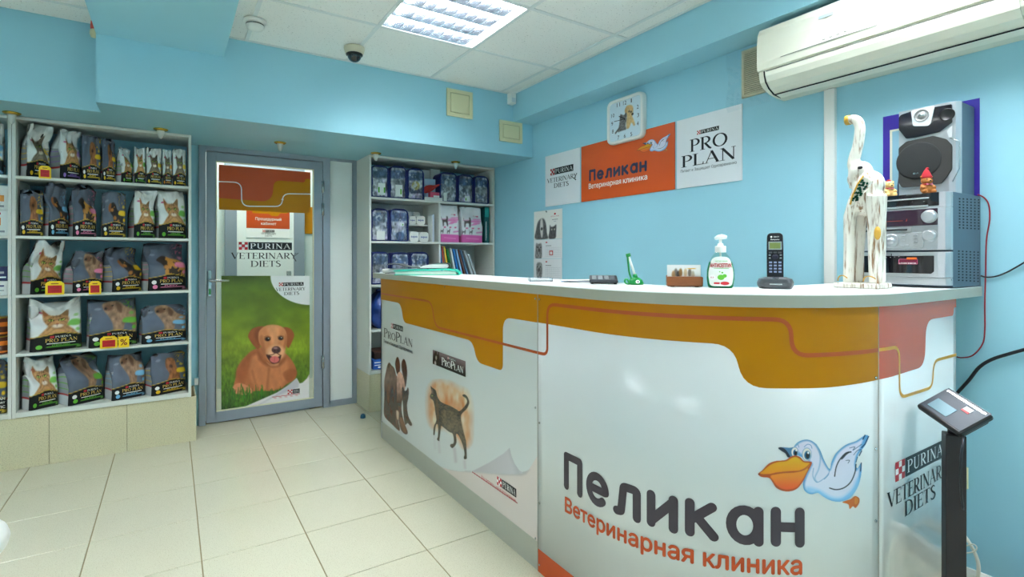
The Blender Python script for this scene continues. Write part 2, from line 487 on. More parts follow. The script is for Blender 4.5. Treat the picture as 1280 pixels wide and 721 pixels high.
def arc(cx, cy, rx, ry, a0, a1, n=14):
    return [(cx+rx*math.cos(math.radians(a0+(a1-a0)*i/n)), cy+ry*math.sin(math.radians(a0+(a1-a0)*i/n))) for i in range(n+1)]
TK, TN, SB = .135, .05, .035
def _serif(f, x, y, w=.30): f.rect(x-w/2, x+w/2, y-(SB if y > .5 else 0), y+(0 if y > .5 else SB))
def _bow(f, cx, cy, rx, ry, a0, a1, thick=TK, thin=TN, n=18):
    P = arc(cx, cy, rx, ry, a0, a1, n)
    W = [thin+(thick-thin)*abs(math.cos(math.radians(a0+(a1-a0)*i/n))) for i in range(n+1)]
    f.stroke(P, W)
def glyph(ch):
    f = Flat(); w = .7
    if ch in 'PR':
        f.rect(.12-TK/2, .12+TK/2, 0, 1); _serif(f, .12, 0); f.rect(-.02, .3, 1-TN, 1); f.rect(.1, .3, .46, .46+TN)
        _bow(f, .28, .735, .25, .245, 90, -90); w = .58
        if ch == 'R':
            f.stroke([(.28,.48),(.52,.1),(.64,0)], [TK, TK, TK*.8]); w = .66
    elif ch in 'OQ': _bow(f, .42, .5, .36, .475, 0, 360, n=36); w = .84
    elif ch == 'D':
        f.rect(.12-TK/2, .12+TK/2, 0, 1); f.rect(-.02, .32, 1-TN, 1); f.rect(-.02, .32, 0, TN); _bow(f, .3, .5, .39, .475, 90, -90); w = .78
    elif ch == 'L':
        f.rect(.12-TK/2, .12+TK/2, 0, 1); _serif(f, .12, 1); f.rect(-.02, .54, 0, TN); f.poly([(.5,0),(.58,0),(.58,.24),(.55,.24)]); w = .58
    elif ch == 'E':
        f.rect(.12-TK/2, .12+TK/2, 0, 1); f.rect(-.02, .54, 0, TN); f.rect(-.02, .5, 1-TN, 1); f.rect(.12, .42, .5, .5+TN)
        f.poly([(.5,0),(.57,0),(.57,.22),(.54,.22)]); f.poly([(.46,1),(.53,1),(.53,.78),(.5,.78)]); f.rect(.4, .43, .42, .63); w = .57
    elif ch == 'F':
        f.rect(.12-TK/2, .12+TK/2, 0, 1); f.rect(-.02, .5, 1-TN, 1); f.rect(.12, .42, .5, .5+TN); _serif(f, .12, 0); w = .54
    elif ch == 'T':
        f.rect(.32-TK/2, .32+TK/2, 0, 1); f.rect(0, .64, 1-TN, 1); _serif(f, .32, 0)
        f.poly([(0,1),(.05,1),(.03,.8),(0,.8)]); f.poly([(.59,1),(.64,1),(.64,.8),(.61,.8)]); w = .64
    elif ch == 'I': f.rect(.12-TK/2, .12+TK/2, 0, 1); _serif(f, .12, 0); _serif(f, .12, 1); w = .27
    elif ch == 'N':
        f.rect(.1-TN/2, .1+TN/2, 0, 1); f.rect(.64-TN/2, .64+TN/2, 0, 1); f.stroke([(.08,1),(.64,0)], TK)
        _serif(f, .1, 0, .22); _serif(f, .64, 1, .22); f.rect(-.04, .1, 1-SB, 1); w = .74
    elif ch == 'A':
        f.stroke([(.06,0),(.36,.99)], TN); f.stroke([(.35,1),(.68,0)], TK); f.rect(.17, .56, .33, .33+TN)
        _serif(f, .06, 0, .24); _serif(f, .68, 0, .28); w = .76
    elif ch == 'V':
        f.stroke([(.06,1),(.38,.02)], TK); f.stroke([(.37,0),(.66,1)], TN); _serif(f, .07, 1, .28); _serif(f, .66, 1, .22); w = .72
    elif ch == 'Y':
        f.stroke([(.05,1),(.34,.45)], TK); f.stroke([(.33,.44),(.6,1)], TN); f.rect(.34-TK/2, .34+TK/2, 0, .47)
        _serif(f, .06, 1, .26); _serif(f, .6, 1, .2); _serif(f, .34, 0); w = .66
    elif ch == 'U':
        f.rect(.12-TK/2, .12+TK/2, .3, 1); f.rect(.6-TN/2, .6+TN/2, .3, 1); f.stroke(arc(.36,.3,.24,.27,180,360), [TK-(TK-TN)*i/14 for i in range(15)])
        _serif(f, .12, 1, .26); _serif(f, .6, 1, .22); w = .72
    elif ch == 'S':
        P = smooth_open([(.44,.84),(.36,.95),(.24,.97),(.1,.88),(.1,.7),(.25,.54),(.4,.42),(.46,.24),(.36,.06),(.22,.03),(.1,.07),(.03,.2)], 4)
        n = len(P); f.stroke(P, [TN+(TK-TN)*math.sin(PI*i/(n-1))**.8 for i in range(n)]); w = .5
    elif ch == 'C': _bow(f, .42, .5, .36, .475, 45, 315, n=30); w = .74
    elif ch == 'X':
        f.stroke([(.05,1),(.6,0)], TK); f.stroke([(.58,1),(.05,0)], TN); w = .66
    elif ch == 'H':
        f.rect(.12-TK/2, .12+TK/2, 0, 1); f.rect(.58-TK/2, .58+TK/2, 0, 1); f.rect(.12, .58, .48, .48+TN)
        for x in (.12, .58): _serif(f, x, 0, .26); _serif(f, x, 1, .26)
        w = .72
    elif ch == ' ': w = .3
    return f, w
_ser = {}
def serif(text, caps=None, gap=.07):
    """lettering in a drawn roman face, cap height 1; caps = set of indexes set taller by 1.3"""
    key = (text, tuple(sorted(caps)) if caps else None, gap)
    if key in _ser: return _ser[key]
    out = Flat(); x = 0
    for i, ch in enumerate(text):
        g, w = glyph(ch); k = 1.32 if caps and i in caps else 1.0
        if g.v: out.merge(g, k, k, x, 0)
        x += w*k+gap
    _ser[key] = out; return out

def brand_bar(f, x0, x1, y0, y1, m_red, m_black, m_white, check=True):
    """chequered square and dark bar with white roman capitals"""
    h = y1-y0; k = 0.95*h*(1 if check else 0)
    a = abs(h)*(x1-x0)/abs(x1-x0)*check_ratio[0]
    xs = x0+a
    if check:
        f.m(m_red, 1).rect(x0, xs, y0, y1)
        for i in range(3):
            for j in range(3):
                if (i+j) % 2 == 1:
                    f.m(m_white, 2).rect(x0+a*(i+.06)/3, x0+a*(i+.94)/3, y0+h*(j+.06)/3, y0+h*(j+.94)/3)
    f.m(m_black, 1).rect(xs+a*.06, x1, y0, y1)
    f.m(m_white, 2).fitbase(serif('PURINA', gap=.16), xs+a*.25, x1-a*.15, y0+h*.17, h*.66)
    f.lay = 0
check_ratio = [1.0]
# ------------------------------------------------------------------ materials of the room
M_BLUE = mat('wall_blue', (158,212,228), .55, noise=.03, nscale=2.0, bump=.05, bscale=60)
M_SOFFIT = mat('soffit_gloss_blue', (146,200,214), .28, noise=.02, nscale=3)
M_TILE = speckle_mat('floor_tile_stone', (212,208,184), (176,168,140), 260, .56, .72, .2, noise=.03, nscale=5)
M_GROUT = mat('grout', (140,126,92), .9, noise=.1)
M_PLINTH = speckle_mat('plinth_tile_stone', (214,207,172), (182,174,140), 200, .5, .7, .3, noise=.05, nscale=4)
M_CEIL = speckle_mat('ceiling_mineral_board', (244,245,240), (186,188,182), 95, .64, .72, .9, bump=.25, noise=.01)
M_GRID = mat('ceiling_grid_metal', (226,232,230), .45)
M_ALU = mat('grey_aluminium', (150,160,170), .38, metal=.15, noise=.02)
M_WPANEL = mat('white_panel', (236,240,236), .4)
M_LAM = mat('grey_white_laminate', (222,224,216), .4, noise=.02, nscale=8)
M_LAMB = mat('laminate_back_board', (196,204,202), .5, noise=.02, nscale=8)
M_WHITE = mat('white_plastic', (240,240,234), .35)
M_CREAM = mat('cream_paint', (226,220,178), .5)
M_BLACK = mat('black_plastic', (26,26,28), .35)
M_DARK = mat('dark_gap', (30,32,34), .8)
M_STEEL = mat('bright_steel', (190,192,192), .25, metal=.9)
M_BRASS = mat('polished_brass', (212,170,70), .25, metal=.9)

CEIL = 2.497
XW = 2.49           # right wall
YB = 4.25           # back wall
YF = 3.345          # bulkhead face
ZS = 2.02           # bulkhead underside
X0, Y0 = -2.0, -2.0

# floor: grout bed with separate tiles
floor = struct(bx('floor', M_GROUT, (X0, XW, Y0, YB+.1, -.06, -.003)))
LOC['floor'] = (0,0,0)
tx0, ty0, TS = -.296, 3.543, .4
tile_me = None
proto = None
for i in range(-5, 7):
    for j in range(-14, 3):
        xa, xb = max(tx0+i*TS, X0), min(tx0+(i+1)*TS, XW)
        ya, yb = max(ty0+j*TS, Y0), min(ty0+(j+1)*TS, YB)
        if xb-xa < .03 or yb-ya < .03: continue
        full = xb-xa > TS-.001 and yb-ya > TS-.001
        if full and proto is not None:
            o = proto.copy(); COL.objects.link(o); o.parent = floor
        else:
            g = .0022
            o = MB().box(-(xb-xa)/2+g, (xb-xa)/2-g, -(yb-ya)/2+g, (yb-ya)/2-g, -.008, 0).build('floor_tile', M_TILE, floor, world=False, bevel=.0012, seg=1)
            if full: proto = o
        o.location = ((xa+xb)/2, (ya+yb)/2, 0)

# ceiling: bed, grid bars, separate mineral boards
ceiling = struct(bx('ceiling', M_CEIL, (X0, XW, Y0, YB, CEIL+.1, CEIL+.14)))
cx0, cy0, CS = .979, 2.739, .6
lamp_cells = {(0,-1), (-4,-2), (1,-4), (-4,-5), (1,-7)}
proto = None
for i in range(-5, 3):
    for j in range(-8, 2):
        if (i, j) in lamp_cells: continue
        xa, xb = max(cx0+i*CS, X0), min(cx0+(i+1)*CS, 2.298)
        ya, yb = max(cy0+j*CS, Y0), min(cy0+(j+1)*CS, 3.56)
        if xb-xa < .02 or yb-ya < .02: continue
        full = xb-xa > CS-.001 and yb-ya > CS-.001
        if full and proto is not None:
            o = proto.copy(); COL.objects.link(o); o.parent = ceiling
        else:
            o = MB().box(-(xb-xa)/2+.006, (xb-xa)/2-.006, -(yb-ya)/2+.006, (yb-ya)/2-.006, 0, .03).build('ceiling_board', M_CEIL, ceiling, world=False, bevel=.002, seg=1)
            if full: proto = o
        o.location = ((xa+xb)/2, (ya+yb)/2, CEIL)
for i in range(-5, 3):
    x = cx0+i*CS
    if X0 < x < 2.29: MB().box(x-.011, x+.011, Y0, YF+.2 if x < -.34 else YF, CEIL-.004, CEIL+.02).build('grid_bar', M_GRID, ceiling)
for j in range(-8, 2):
    y = cy0+j*CS
    if Y0 < y < 3.5: MB().box(X0, 2.297, y-.011, y+.011, CEIL-.0042, CEIL+.02).build('grid_bar', M_GRID, ceiling)
MB().box(-.334, 2.295, YF-.02, YF, CEIL-.004, CEIL+.01).build('edge_bar', M_GRID, ceiling)
MB().box(2.275, 2.295, Y0, YF-.02, CEIL-.004, CEIL+.01).build('edge_bar', M_GRID, ceiling)

# walls
wall_back = MB()
wall_back.box(X0, .168, YB, YB+.1, 0, CEIL)
wall_back.box(.168, 1.33, YB, YB+.1, 2.03, CEIL)
wall_back.box(1.33, XW, YB, YB+.1, 0, CEIL)
struct(wall_back.build('wall_back', M_BLUE))
struct(bx('wall_right', M_BLUE, (XW, XW+.1, Y0, YB+.1, 0, CEIL+.14)))
def wall_with_opening(name, axis, p0, p1, u0, u1, zt, wu0, wu1, wz0, wz1):
    mb = MB()
    for (a, c, z0, z1) in ((u0,wu0,0,zt),(wu1,u1,0,zt),(wu0,wu1,0,wz0),(wu0,wu1,wz1,zt)):
        if axis == 'x': mb.box(p0, p1, a, c, z0, z1)
        else: mb.box(a, c, p0, p1, z0, z1)
    return struct(mb.build(name, M_BLUE))
wall_with_opening('wall_left', 'x', X0-.1, X0, Y0, YB+.1, CEIL+.14, -1.7, 1.5, .75, 2.2)
struct(bx('wall_front', M_BLUE, (X0-.1, XW+.1, Y0-.1, Y0, 0, CEIL+.14)))
def window(name, axis, p, u0, u1, z0, z1):
    o = bpy.data.objects.new(name, None); COL.objects.link(o); struct(o); LOC[name] = (0,0,0)
    def B(n, a, c, za, zb, d0, d1, m):
        return bx(n, m, (p+d0, p+d1, a, c, za, zb) if axis == 'x' else (a, c, p+d0, p+d1, za, zb), o)
    um = (u0+u1)/2
    for a, c, za, zb in ((u0,u0+.06,z0,z1),(u1-.06,u1,z0,z1),(u0+.06,u1-.06,z0,z0+.06),(u0+.06,u1-.06,z1-.06,z1),(um-.04,um+.04,z0+.06,z1-.06)): B('window_frame', a, c, za, zb, -.08, -.02, M_WPANEL)
    B('sill', u0-.03, u1+.03, z0-.03, z0, -.08, .12, M_WPANEL)
window('added_window_1', 'x', X0, -1.7, 1.5, .75, 2.2)  # out-of-view window, added to let more light into the room

# bulkhead over door and shelves (deep part and set-back part), boxed beams
b = MB(); b.box(-.334, XW, YF, YB, ZS, CEIL+.03)
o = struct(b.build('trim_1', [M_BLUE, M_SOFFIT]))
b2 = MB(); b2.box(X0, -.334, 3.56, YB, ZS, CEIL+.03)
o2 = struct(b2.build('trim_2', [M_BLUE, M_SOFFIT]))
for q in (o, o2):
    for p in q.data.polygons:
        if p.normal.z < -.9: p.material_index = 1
struct(bx('trim_3', M_BLUE, (-.334, .262, Y0, YF, 2.378, CEIL+.02)))           # boxed beam towards the viewer
struct(bx('trim_4', M_BLUE, (2.297, XW, Y0, YF, 2.28, CEIL+.03)))               # boxed beam along the right wall

def plinth(name, x0, x1, y0, y1, h, cuts, left_side=False, right_side=False):
    o = struct(bx(name, M_GROUT, (x0+.008, x1-.008, y0+.008, y1, 0, h-.002)))
    xs = [x0]+[c for c in cuts if x0 < c < x1]+[x1]
    for a, b in zip(xs[:-1], xs[1:]):
        MB().box(a+.0012, b-.0012, y0, y0+.009, 0, h).build('plinth_tile', M_PLINTH, o, bevel=.001, seg=1)
    if right_side: MB().box(x1-.009, x1, y0+.01, y1, 0, h).build('plinth_tile', M_PLINTH, o, bevel=.001, seg=1)
    if left_side: MB().box(x0, x0+.009, y0+.01, y1, 0, h).build('plinth_tile', M_PLINTH, o, bevel=.001, seg=1)
    return o
plinth('trim_5', X0, .142, 3.91, YB, .293, [-1.79,-1.38,-.97,-.61,-.235], right_side=True)
plinth('trim_6', 1.318, XW, 3.90, YB, .293, [1.72,2.12], left_side=True)
bb = MB(); bb.prism([(XW-.016,0),(XW,0),(XW,.075),(XW-.006,.075),(XW-.016,.06)], 'y', Y0, 3.9)
struct(bb.build('baseboard_right', M_WHITE))
# small white skirting piece beside the door frame
struct(bx('trim_7', M_WHITE, (.143, .166, 4.215, YB, .30, .345)))

# ------------------------------------------------------------------ door with sidelight
M_GLASS = mat('clear_glass', (245,250,248), .02, trans=1.0, ior=1.02, spec=.35)
M_RED = mat('sign_orange_red', (196,76,26), .3, noise=.015)
M_YEL = mat('sign_amber', (190,124,2), .35, spec=.25, noise=.015)
M_INK = mat('ink_black', (20,20,24), .4)
M_INKW = mat('ink_white', (245,245,242), .4)
M_INKR = mat('ink_red', (196,36,48), .4)
M_PRINT = print_mat('printed_paper', .35)
M_GLOSSP = print_mat('printed_gloss_film', .16)

YD = 4.228
door = bpy.data.objects.new('door_1', None); COL.objects.link(door); door.location = (.6, YD, 0); LOC['door_1'] = (.6, YD, 0); struct(door)
fr = MB()
fr.box(.168, .212, YD-.01, YD+.06, 0, 2.03); fr.box(1.045, 1.096, YD-.01, YD+.06, 0, 2.03); fr.box(1.285, 1.33, YD-.01, YD+.06, 0, 2.03)
fr.box(.212, 1.045, YD-.01, YD+.06, 1.984, 2.03); fr.box(1.096, 1.285, YD-.01, YD+.06, 2.0, 2.03); fr.box(1.096, 1.285, YD-.01, YD+.06, 0, .045)
fr.build('door_frame', M_ALU, door, bevel=.003)
bx('side_panel', M_WPANEL, (1.096, 1.285, YD+.012, YD+.03, .045, 2.0), door)
lf = MB()
for d in ((.217,.277,.012,1.979), (.975,1.04,.012,1.979)): lf.box(d[0], d[1], YD, YD+.05, d[2], d[3])
lf.box(.277, .975, YD, YD+.05, 1.918, 1.979); lf.box(.277, .975, YD, YD+.05, .012, .085)
leaf = lf.build('door_leaf', M_ALU, door, bevel=.003)
gl = MB()
for d in ((.277,.284,.085,1.918),(.968,.975,.085,1.918)): gl.box(d[0], d[1], YD+.004, YD+.02, d[2], d[3])
gl.box(.284,.968,YD+.004,YD+.02,1.911,1.918); gl.box(.284,.968,YD+.004,YD+.02,.085,.092)
gl.build('glazing_bead', mat('pale_bead', (226,222,190), .4), leaf)
pane = bx('glass_pane', M_GLASS, (.278, .974, YD+.022, YD+.028, .086, 1.917), door)
for z in (1.78, 1.60, .37):
    h = MB(); h.lathe([(.009,-.05),(.009,.05)], (1.043, YD-.012, z), 10); h.lathe([(.0095,-.002),(.0095,.002)], (1.043, YD-.0125, z), 10)
    h.box(1.03, 1.056, YD-.006, YD+.002, z-.05, z+.05)
    h.build('hinge', M_STEEL, door)
hd = MB(); hd.box(.226, .25, YD-.014, YD, .93, 1.12)
hp = hd.build('handle_plate', M_STEEL, door, bevel=.003)
hl = MB(); hl.tube([(.238,YD-.014,1.045),(.238,YD-.05,1.045),(.25,YD-.055,1.045),(.36,YD-.055,1.042)], [.009,.009,.0095,.008], 10)
hl.build('lever', M_STEEL, hp)
MB().box(.232,.244,YD-.017,YD-.013,.945,.985).build('lock_tag', mat('tag_green', (60,170,90), .4), hp)

# film and posters on the glass, each a flat print just proud of the pane
YP = YD+.0205
def on_door(u, v): return (u, YP, v)
def on_door2(u, v): return (u, YP-.0006, v)
def on_door3(u, v): return (u, YP-.0012, v)
def dr(x, y, x0=250, y0=190, s=4.507):
    p = at_y(x0+x/s, y0+y/s, YP); return (p[0], p[2])
fx0, fx1, fz1, fz0 = .298, .951, 1.895, 1.565
f = Flat().rect(fx0, fx1, fz0, fz1); f.build('amber_film', on_door, M_YEL, pane)
W_ = fx1-fx0
red = [(fx0,fz1),(fx1,fz1),(fx1,fz1-.055),(fx0+W_*.94,fz1-.055),(fx0+W_*.93,fz1-.085),(fx0+W_*.58,fz1-.085),(fx0+W_*.56,fz1-.255),(fx0,fz1-.245)]
Flat().poly(round_poly(red, [0,0,0,.01,.03,.05,.09,0])).build('red_film', on_door2, M_RED, pane)
wl = [(fx0,fz1-.125),(fx0+W_*.23,fz1-.12),(fx0+W_*.235,fz1-.298),(fx0+W_*.67,fz1-.285),(fx0+W_*.68,fz1-.185),(fx1,fz1-.175)]
Flat().stroke(round_poly(wl, .055, closed=False), .008).build('white_line', on_door3, M_INKW, pane)
# clinic diet lettering on the glass
f = Flat(); check_ratio[0] = 1.05
x0, z1 = dr(218, 507); x1, z0 = dr(518, 552)
z1 = (z1+dr(518,509)[1])/2; z0 = (z0+dr(218,551)[1])/2
brand_bar(f, x0, x1, z0, z1, 0, 1, 2)
xa, za = dr(172, 603); xb, zb = dr(545, 600); h = dr(200,568)[1]-dr(200,603)[1]
f.m(1).fitbase(serif('VETERINARY'), xa, xb, (za+zb)/2, h)
xb2, z2 = dr(560, 570); f.stroke([(xb-.02,(za+zb)/2+.02),(xb+.012,(za+zb)/2+h)], .004); f.stroke([(xb-.02,(za+zb)/2+.005),(xb-.005,(za+zb)/2-.02)], .006)
xc, zc = dr(285, 646); xd, zd = dr(455, 646)
f.fitbase(serif('DIETS'), xc, xd, (zc+zd)/2, h)
f.build('glass_lettering', on_door3, [M_INKR, M_INK, M_INKW], pane)

# dog poster: painted in the units of a 362 x 560 sheet
def dp(x, y):
    p = at_y(240+x/3.279, 330+y/3.279, YP); return p
PX0, PX1, PZ1, PZ0 = dp(120,55)[0], dp(482,48)[0], (dp(120,55)[2]+dp(482,48)[2])/2, dp(125,612)[2]
def poster_pt(x, y):
    t = (x-120)/362.0; top = 55-7*t; bot = 612-46*t
    return (PX0+(PX1-PX0)*t, YP-.001, PZ1+(PZ0-PZ1)*((y-top)/(bot-top)))
pc = Pic(120, 482, 48, 612, 150, 220, (70,100,20))
Y = pc.Y; X = pc.X
def grass(X, Y):
    t = np.clip((Y-55)/520, 0, 1)[...,None]
    top = np.array([74,96,22.]); mid = np.array([132,152,34.]); bot = np.array([58,98,26.])
    a = np.where(t < .55, top+(mid-top)*np.clip(t/.55,0,1), mid+(bot-mid)*np.clip((t-.55)/.45,0,1))
    n = fbm(X/70, Y/50, 3)[...,None]
    g = fbm(X/6, Y/14, 8)[...,None]
    return a*(.78+.45*n)*(1+(g-.5)*np.clip((t-.4)*1.6,0,1))
pc.paint(np.ones_like(X), grass)
fur = lambda base, s=16, amt=.16: (lambda X, Y: np.array(base, float)*(1-amt/2+amt*fbm(X/s, Y/(s*1.7), 5))[...,None])
pc.poly([(168,508),(176,462),(180,430),(196,400),(215,378),(246,352),(300,340),(362,360),(396,386),(420,425),(424,455),(412,478),(384,494),(340,520),(250,522),(200,534)], fur((186,106,62)), 4)
pc.poly([(176,462),(184,424),(214,382),(246,356),(262,372),(232,420),(214,470),(196,500)], fur((164,88,48)), 16, .8)
pc.poly([(236,392),(262,372),(300,405),(350,408),(374,380),(388,420),(384,470),(350,512),(270,514),(232,470)], fur((206,128,80)), 14, .9)
pc.poly([(262,352),(290,396),(322,410),(352,404),(372,372),(378,396),(344,424),(300,420),(266,392)], fur((150,80,42)), 12, .8)
pc.line([(308,430),(304,470),(300,512)], 9, (160,90,50), 9, .7); pc.line([(240,440),(250,480),(262,508)], 8, (168,96,54), 9, .6)
pc.poly([(366,452),(396,432),(425,440),(421,466),(388,486)], fur((166,90,50)), 8, .8)
pc.poly([(163,520),(168,498),(190,488),(222,500),(242,522),(225,536),(185,535)], fur((214,138,98)), 4)
for k_ in range(3): pc.line([(176+9*k_,514),(174+9*k_,528)], 2.5, (150,86,56), 2, .7, sm=False)
pc.poly([(224,292),(243,264),(285,256),(291,280),(280,312),(266,350),(248,338),(230,312)], fur((160,86,44)), 3)
pc.poly([(250,275),(284,262),(286,285),(272,318),(262,330)], fur((138,70,36)), 10, .7)
pc.poly([(366,262),(396,265),(414,290),(406,318),(390,346),(380,332),(374,296)], fur((158,82,42)), 3)
pc.poly([(272,270),(300,252),(345,252),(372,266),(382,292),(381,330),(368,372),(346,404),(318,407),(296,388),(283,350),(268,322),(265,292)], fur((210,134,84)), 4)
pc.poly([(300,256),(345,256),(350,290),(340,330),(322,330),(308,290)], fur((226,156,106)), 12, .8)
pc.poly([(268,300),(282,296),(292,350),(302,386),(288,372),(272,330)], fur((178,102,58)), 9, .8); pc.poly([(376,290),(383,300),(380,336),(366,376),(358,372),(370,330)], fur((174,98,56)), 8, .8)
pc.ell(337,364,38,30,fur((232,172,128)),.45); pc.ell(326,372,20,14,fur((238,186,146)),.6)
pc.ell(302,308,13,10,(120,66,36),.4); pc.ell(357,305,12,9,(120,66,36),.4)
pc.ell(303,309,9.5,7.5,(30,18,12),.25); pc.ell(357,306,9,7,(30,18,12),.25)
pc.ell(306,306,2.4,2,(236,228,220),.5); pc.ell(360,303,2.2,2,(236,228,220),.5)
pc.line([(288,300),(302,296),(316,302)], 3, (140,80,46), 3, .7); pc.line([(344,300),(357,295),(370,298)], 3, (140,80,46), 3, .7)
pc.poly([(297,372),(312,402),(330,412),(350,403),(358,376),(335,386)], (58,22,20), 3)
pc.ell(331,393,20,14,(220,112,110),.25); pc.line([(331,384),(330,402)], 2, (184,80,80), 2)
pc.poly([(298,404),(318,412),(348,408),(344,418),(316,420)], fur((204,140,100)), 5, .8)
pc.line([(298,374),(320,374),(337,366),(352,374),(359,376)], 3.5, (110,60,40), 2)
pc.ell(338,353,19,15,(82,44,44),.2); pc.ell(335,346,9,4,(160,120,120),.8); pc.ell(331,357,3.5,3,(30,14,14),.4); pc.ell(346,357,3.5,3,(30,14,14),.4)
rnd = random.Random(4)
for k in range(90):
    x = rnd.uniform(150, 400); y = 545+rnd.uniform(-8,20); l = rnd.uniform(18,48)
    pc.line([(x,y),(x+rnd.uniform(-8,8),y-l)], 2.4, (rnd.randint(40,90), rnd.randint(90,135), rnd.randint(16,40)), 2, sm=False)
pc.poly([(120,606),(200,590),(270,560),(340,530),(390,500),(425,470),(437,492),(450,490),(470,472),(482,452),(482,620),(120,620)], (236,232,230), 2, sm=False)
pc.poly([(230,600),(340,535),(425,472),(436,490),(432,508),(380,528),(320,552)], (206,202,208), 8, sm=False)
pc.ell(482,48,168,120,(242,243,242),.02)
pc.line([(322,548),(438,535)], 2.4, (190,40,50), 1, sm=False); pc.line([(322,554),(438,541)], 1, (220,130,130), 1, sm=False)
dog_poster = pc.build('dog_poster', poster_pt, M_PRINT, pane)
f = Flat()
def pp(x, y): q = poster_pt(x, y); return (q[0], q[2])
brand_bar(f, pp(349,84)[0], pp(455,84)[0], pp(402,90)[1], pp(402,75)[1], 0, 1, 2)
f.m(1).fitbase(serif('VETERINARY'), pp(335,105)[0], pp(463,105)[0], pp(399,109)[1], pp(399,96)[1]-pp(399,109)[1])
f.fitbase(serif('DIETS'), pp(371,120)[0], pp(436,120)[0], pp(403,127)[1], pp(403,114)[1]-pp(403,127)[1])
a, b_ = pp(386,519), pp(438,531); brand_bar(f, a[0], b_[0], b_[1], a[1], 0, 1, 2)
f.build('poster_lettering', lambda u, v: (u, YP-.0016, v), [M_INKR, M_INK, M_INKW], dog_poster)

# ------------------------------------------------------------------ room beyond the glass door
M_CW = mat('corridor_white', (226,234,228), .5)
M_CF = mat('corridor_floor', (206,204,190), .3)
struct(bx('wall_corridor', M_CW, (-.6, 2.3, 5.35, 5.45, 0, 2.6)))
struct(bx('wall_corridor_left', M_CW, (-.7, -.6, YB+.1, 5.45, 0, 2.6)))
struct(bx('wall_corridor_right', M_CW, (2.3, 2.4, YB+.1, 5.45, 0, 2.6)))
struct(bx('floor_corridor', M_CF, (-.6, 2.3, YB+.1, 5.35, -.05, 0)))
struct(bx('ceiling_corridor', M_CW, (-.6, 2.3, YB+.1, 5.35, 2.6, 2.65)))
YC = 5.35
def cz(px, py): p = at_y(px, py, YC); return p[0], p[2]
d2 = bpy.data.objects.new('door_2', None); COL.objects.link(d2); d2.location = (.6, YC, 0); LOC['door_2'] = (.6, YC, 0); struct(d2)
xl = at_y(288, 300, YC)[0]; xr = at_y(373, 300, YC)[0]
m_ = MB(); m_.box(xl-.05, xl+.05, YC-.05, YC, 0, 2.06); m_.box(xr-.05, xr+.05, YC-.05, YC, 0, 2.06); m_.box(xl-.05, xr+.05, YC-.05, YC, 2.02, 2.1)
m_.build('door_frame', M_ALU, d2, bevel=.003)
bx('door_leaf', M_WPANEL, (xl+.05, xr-.05, YC-.03, YC, 0, 2.02), d2)
MB().box(xr-.12, xr-.08, YC-.07, YC-.03, .95, 1.08).build('handle', M_STEEL, d2, bevel=.004)
s = thing('room_sign', 'red and white room name plate behind the glass door', 'sign', (at_y(335,280,YC-.035)[0], YC-.035, 1.6))
sx0, sz1 = at_y(308,262,YC-.035)[0], at_y(308,262,YC-.035)[2]; sx1, sz0 = at_y(362,302,YC-.035)[0], at_y(330,297,YC-.035)[2]
zs = sz1-(sz1-sz0)*.66
bx('plate', M_INKW, (sx0, sx1, YC-.036, YC-.031, sz0, sz1), s)
f = Flat(); f.rect(sx0, sx1, zs, sz1)
f.build('red_field', lambda u, v: (u, YC-.0366, v), M_RED, s)
f = Flat(); f.poly(round_poly([(sx0+.05,sz1),(sx0+.05,sz1-.03),(sx0+.2,sz1-.03),(sx0+.22,sz1-.05),(sx0+.28,sz1-.05),(sx0+.3,sz1-.02),(sx1-.02,sz1-.02),(sx1-.02,sz1)], .01))
f.build('amber_field', lambda u, v: (u, YC-.037, v), M_YEL, s)
f = Flat(); hh = (sz1-sz0)
f.m(0).fitbase(sans('Процедурный', .01), sx0+(sx1-sx0)*.2, sx0+(sx1-sx0)*.8, sz1-hh*.36, hh*.1)
f.fitbase(sans('кабинет', .01), sx0+(sx1-sx0)*.33, sx0+(sx1-sx0)*.68, sz1-hh*.53, hh*.1)
brand_bar(f, sx0+(sx1-sx0)*.36, sx0+(sx1-sx0)*.64, zs-hh*.14, zs-hh*.05, 1, 2, 0)
f.m(2).fitbase(serif('VETERINARY'), sx0+(sx1-sx0)*.33, sx0+(sx1-sx0)*.68, zs-hh*.22, hh*.06)
f.fitbase(serif('DIETS'), sx0+(sx1-sx0)*.42, sx0+(sx1-sx0)*.58, zs-hh*.3, hh*.06)
f.build('plate_lettering', lambda u, v: (u, YC-.0376, v), [M_INKW, M_INKR, M_INK], s)
q = cz(376, 262); q2 = cz(392, 290)
set_props(bx('amber_panel', M_YEL, (q[0]+.03, q2[0]+.12, YC-.012, YC, q2[1]-.02, q[1]+.03)), 'amber panel on the white wall behind the glass door', 'panel')
cl = thing('corridor_light', 'flat ceiling light in the room behind the glass door', 'light', (.7, 4.85, 2.6))
bx('housing', M_WHITE, (.3, 1.1, 4.65, 5.05, 2.57, 2.6), cl)
bx('diffuser', mat('corridor_glow', (255,250,240), .5, emit=CORRIDOR_LAMP), (.32, 1.08, 4.67, 5.03, 2.562, 2.57), cl)

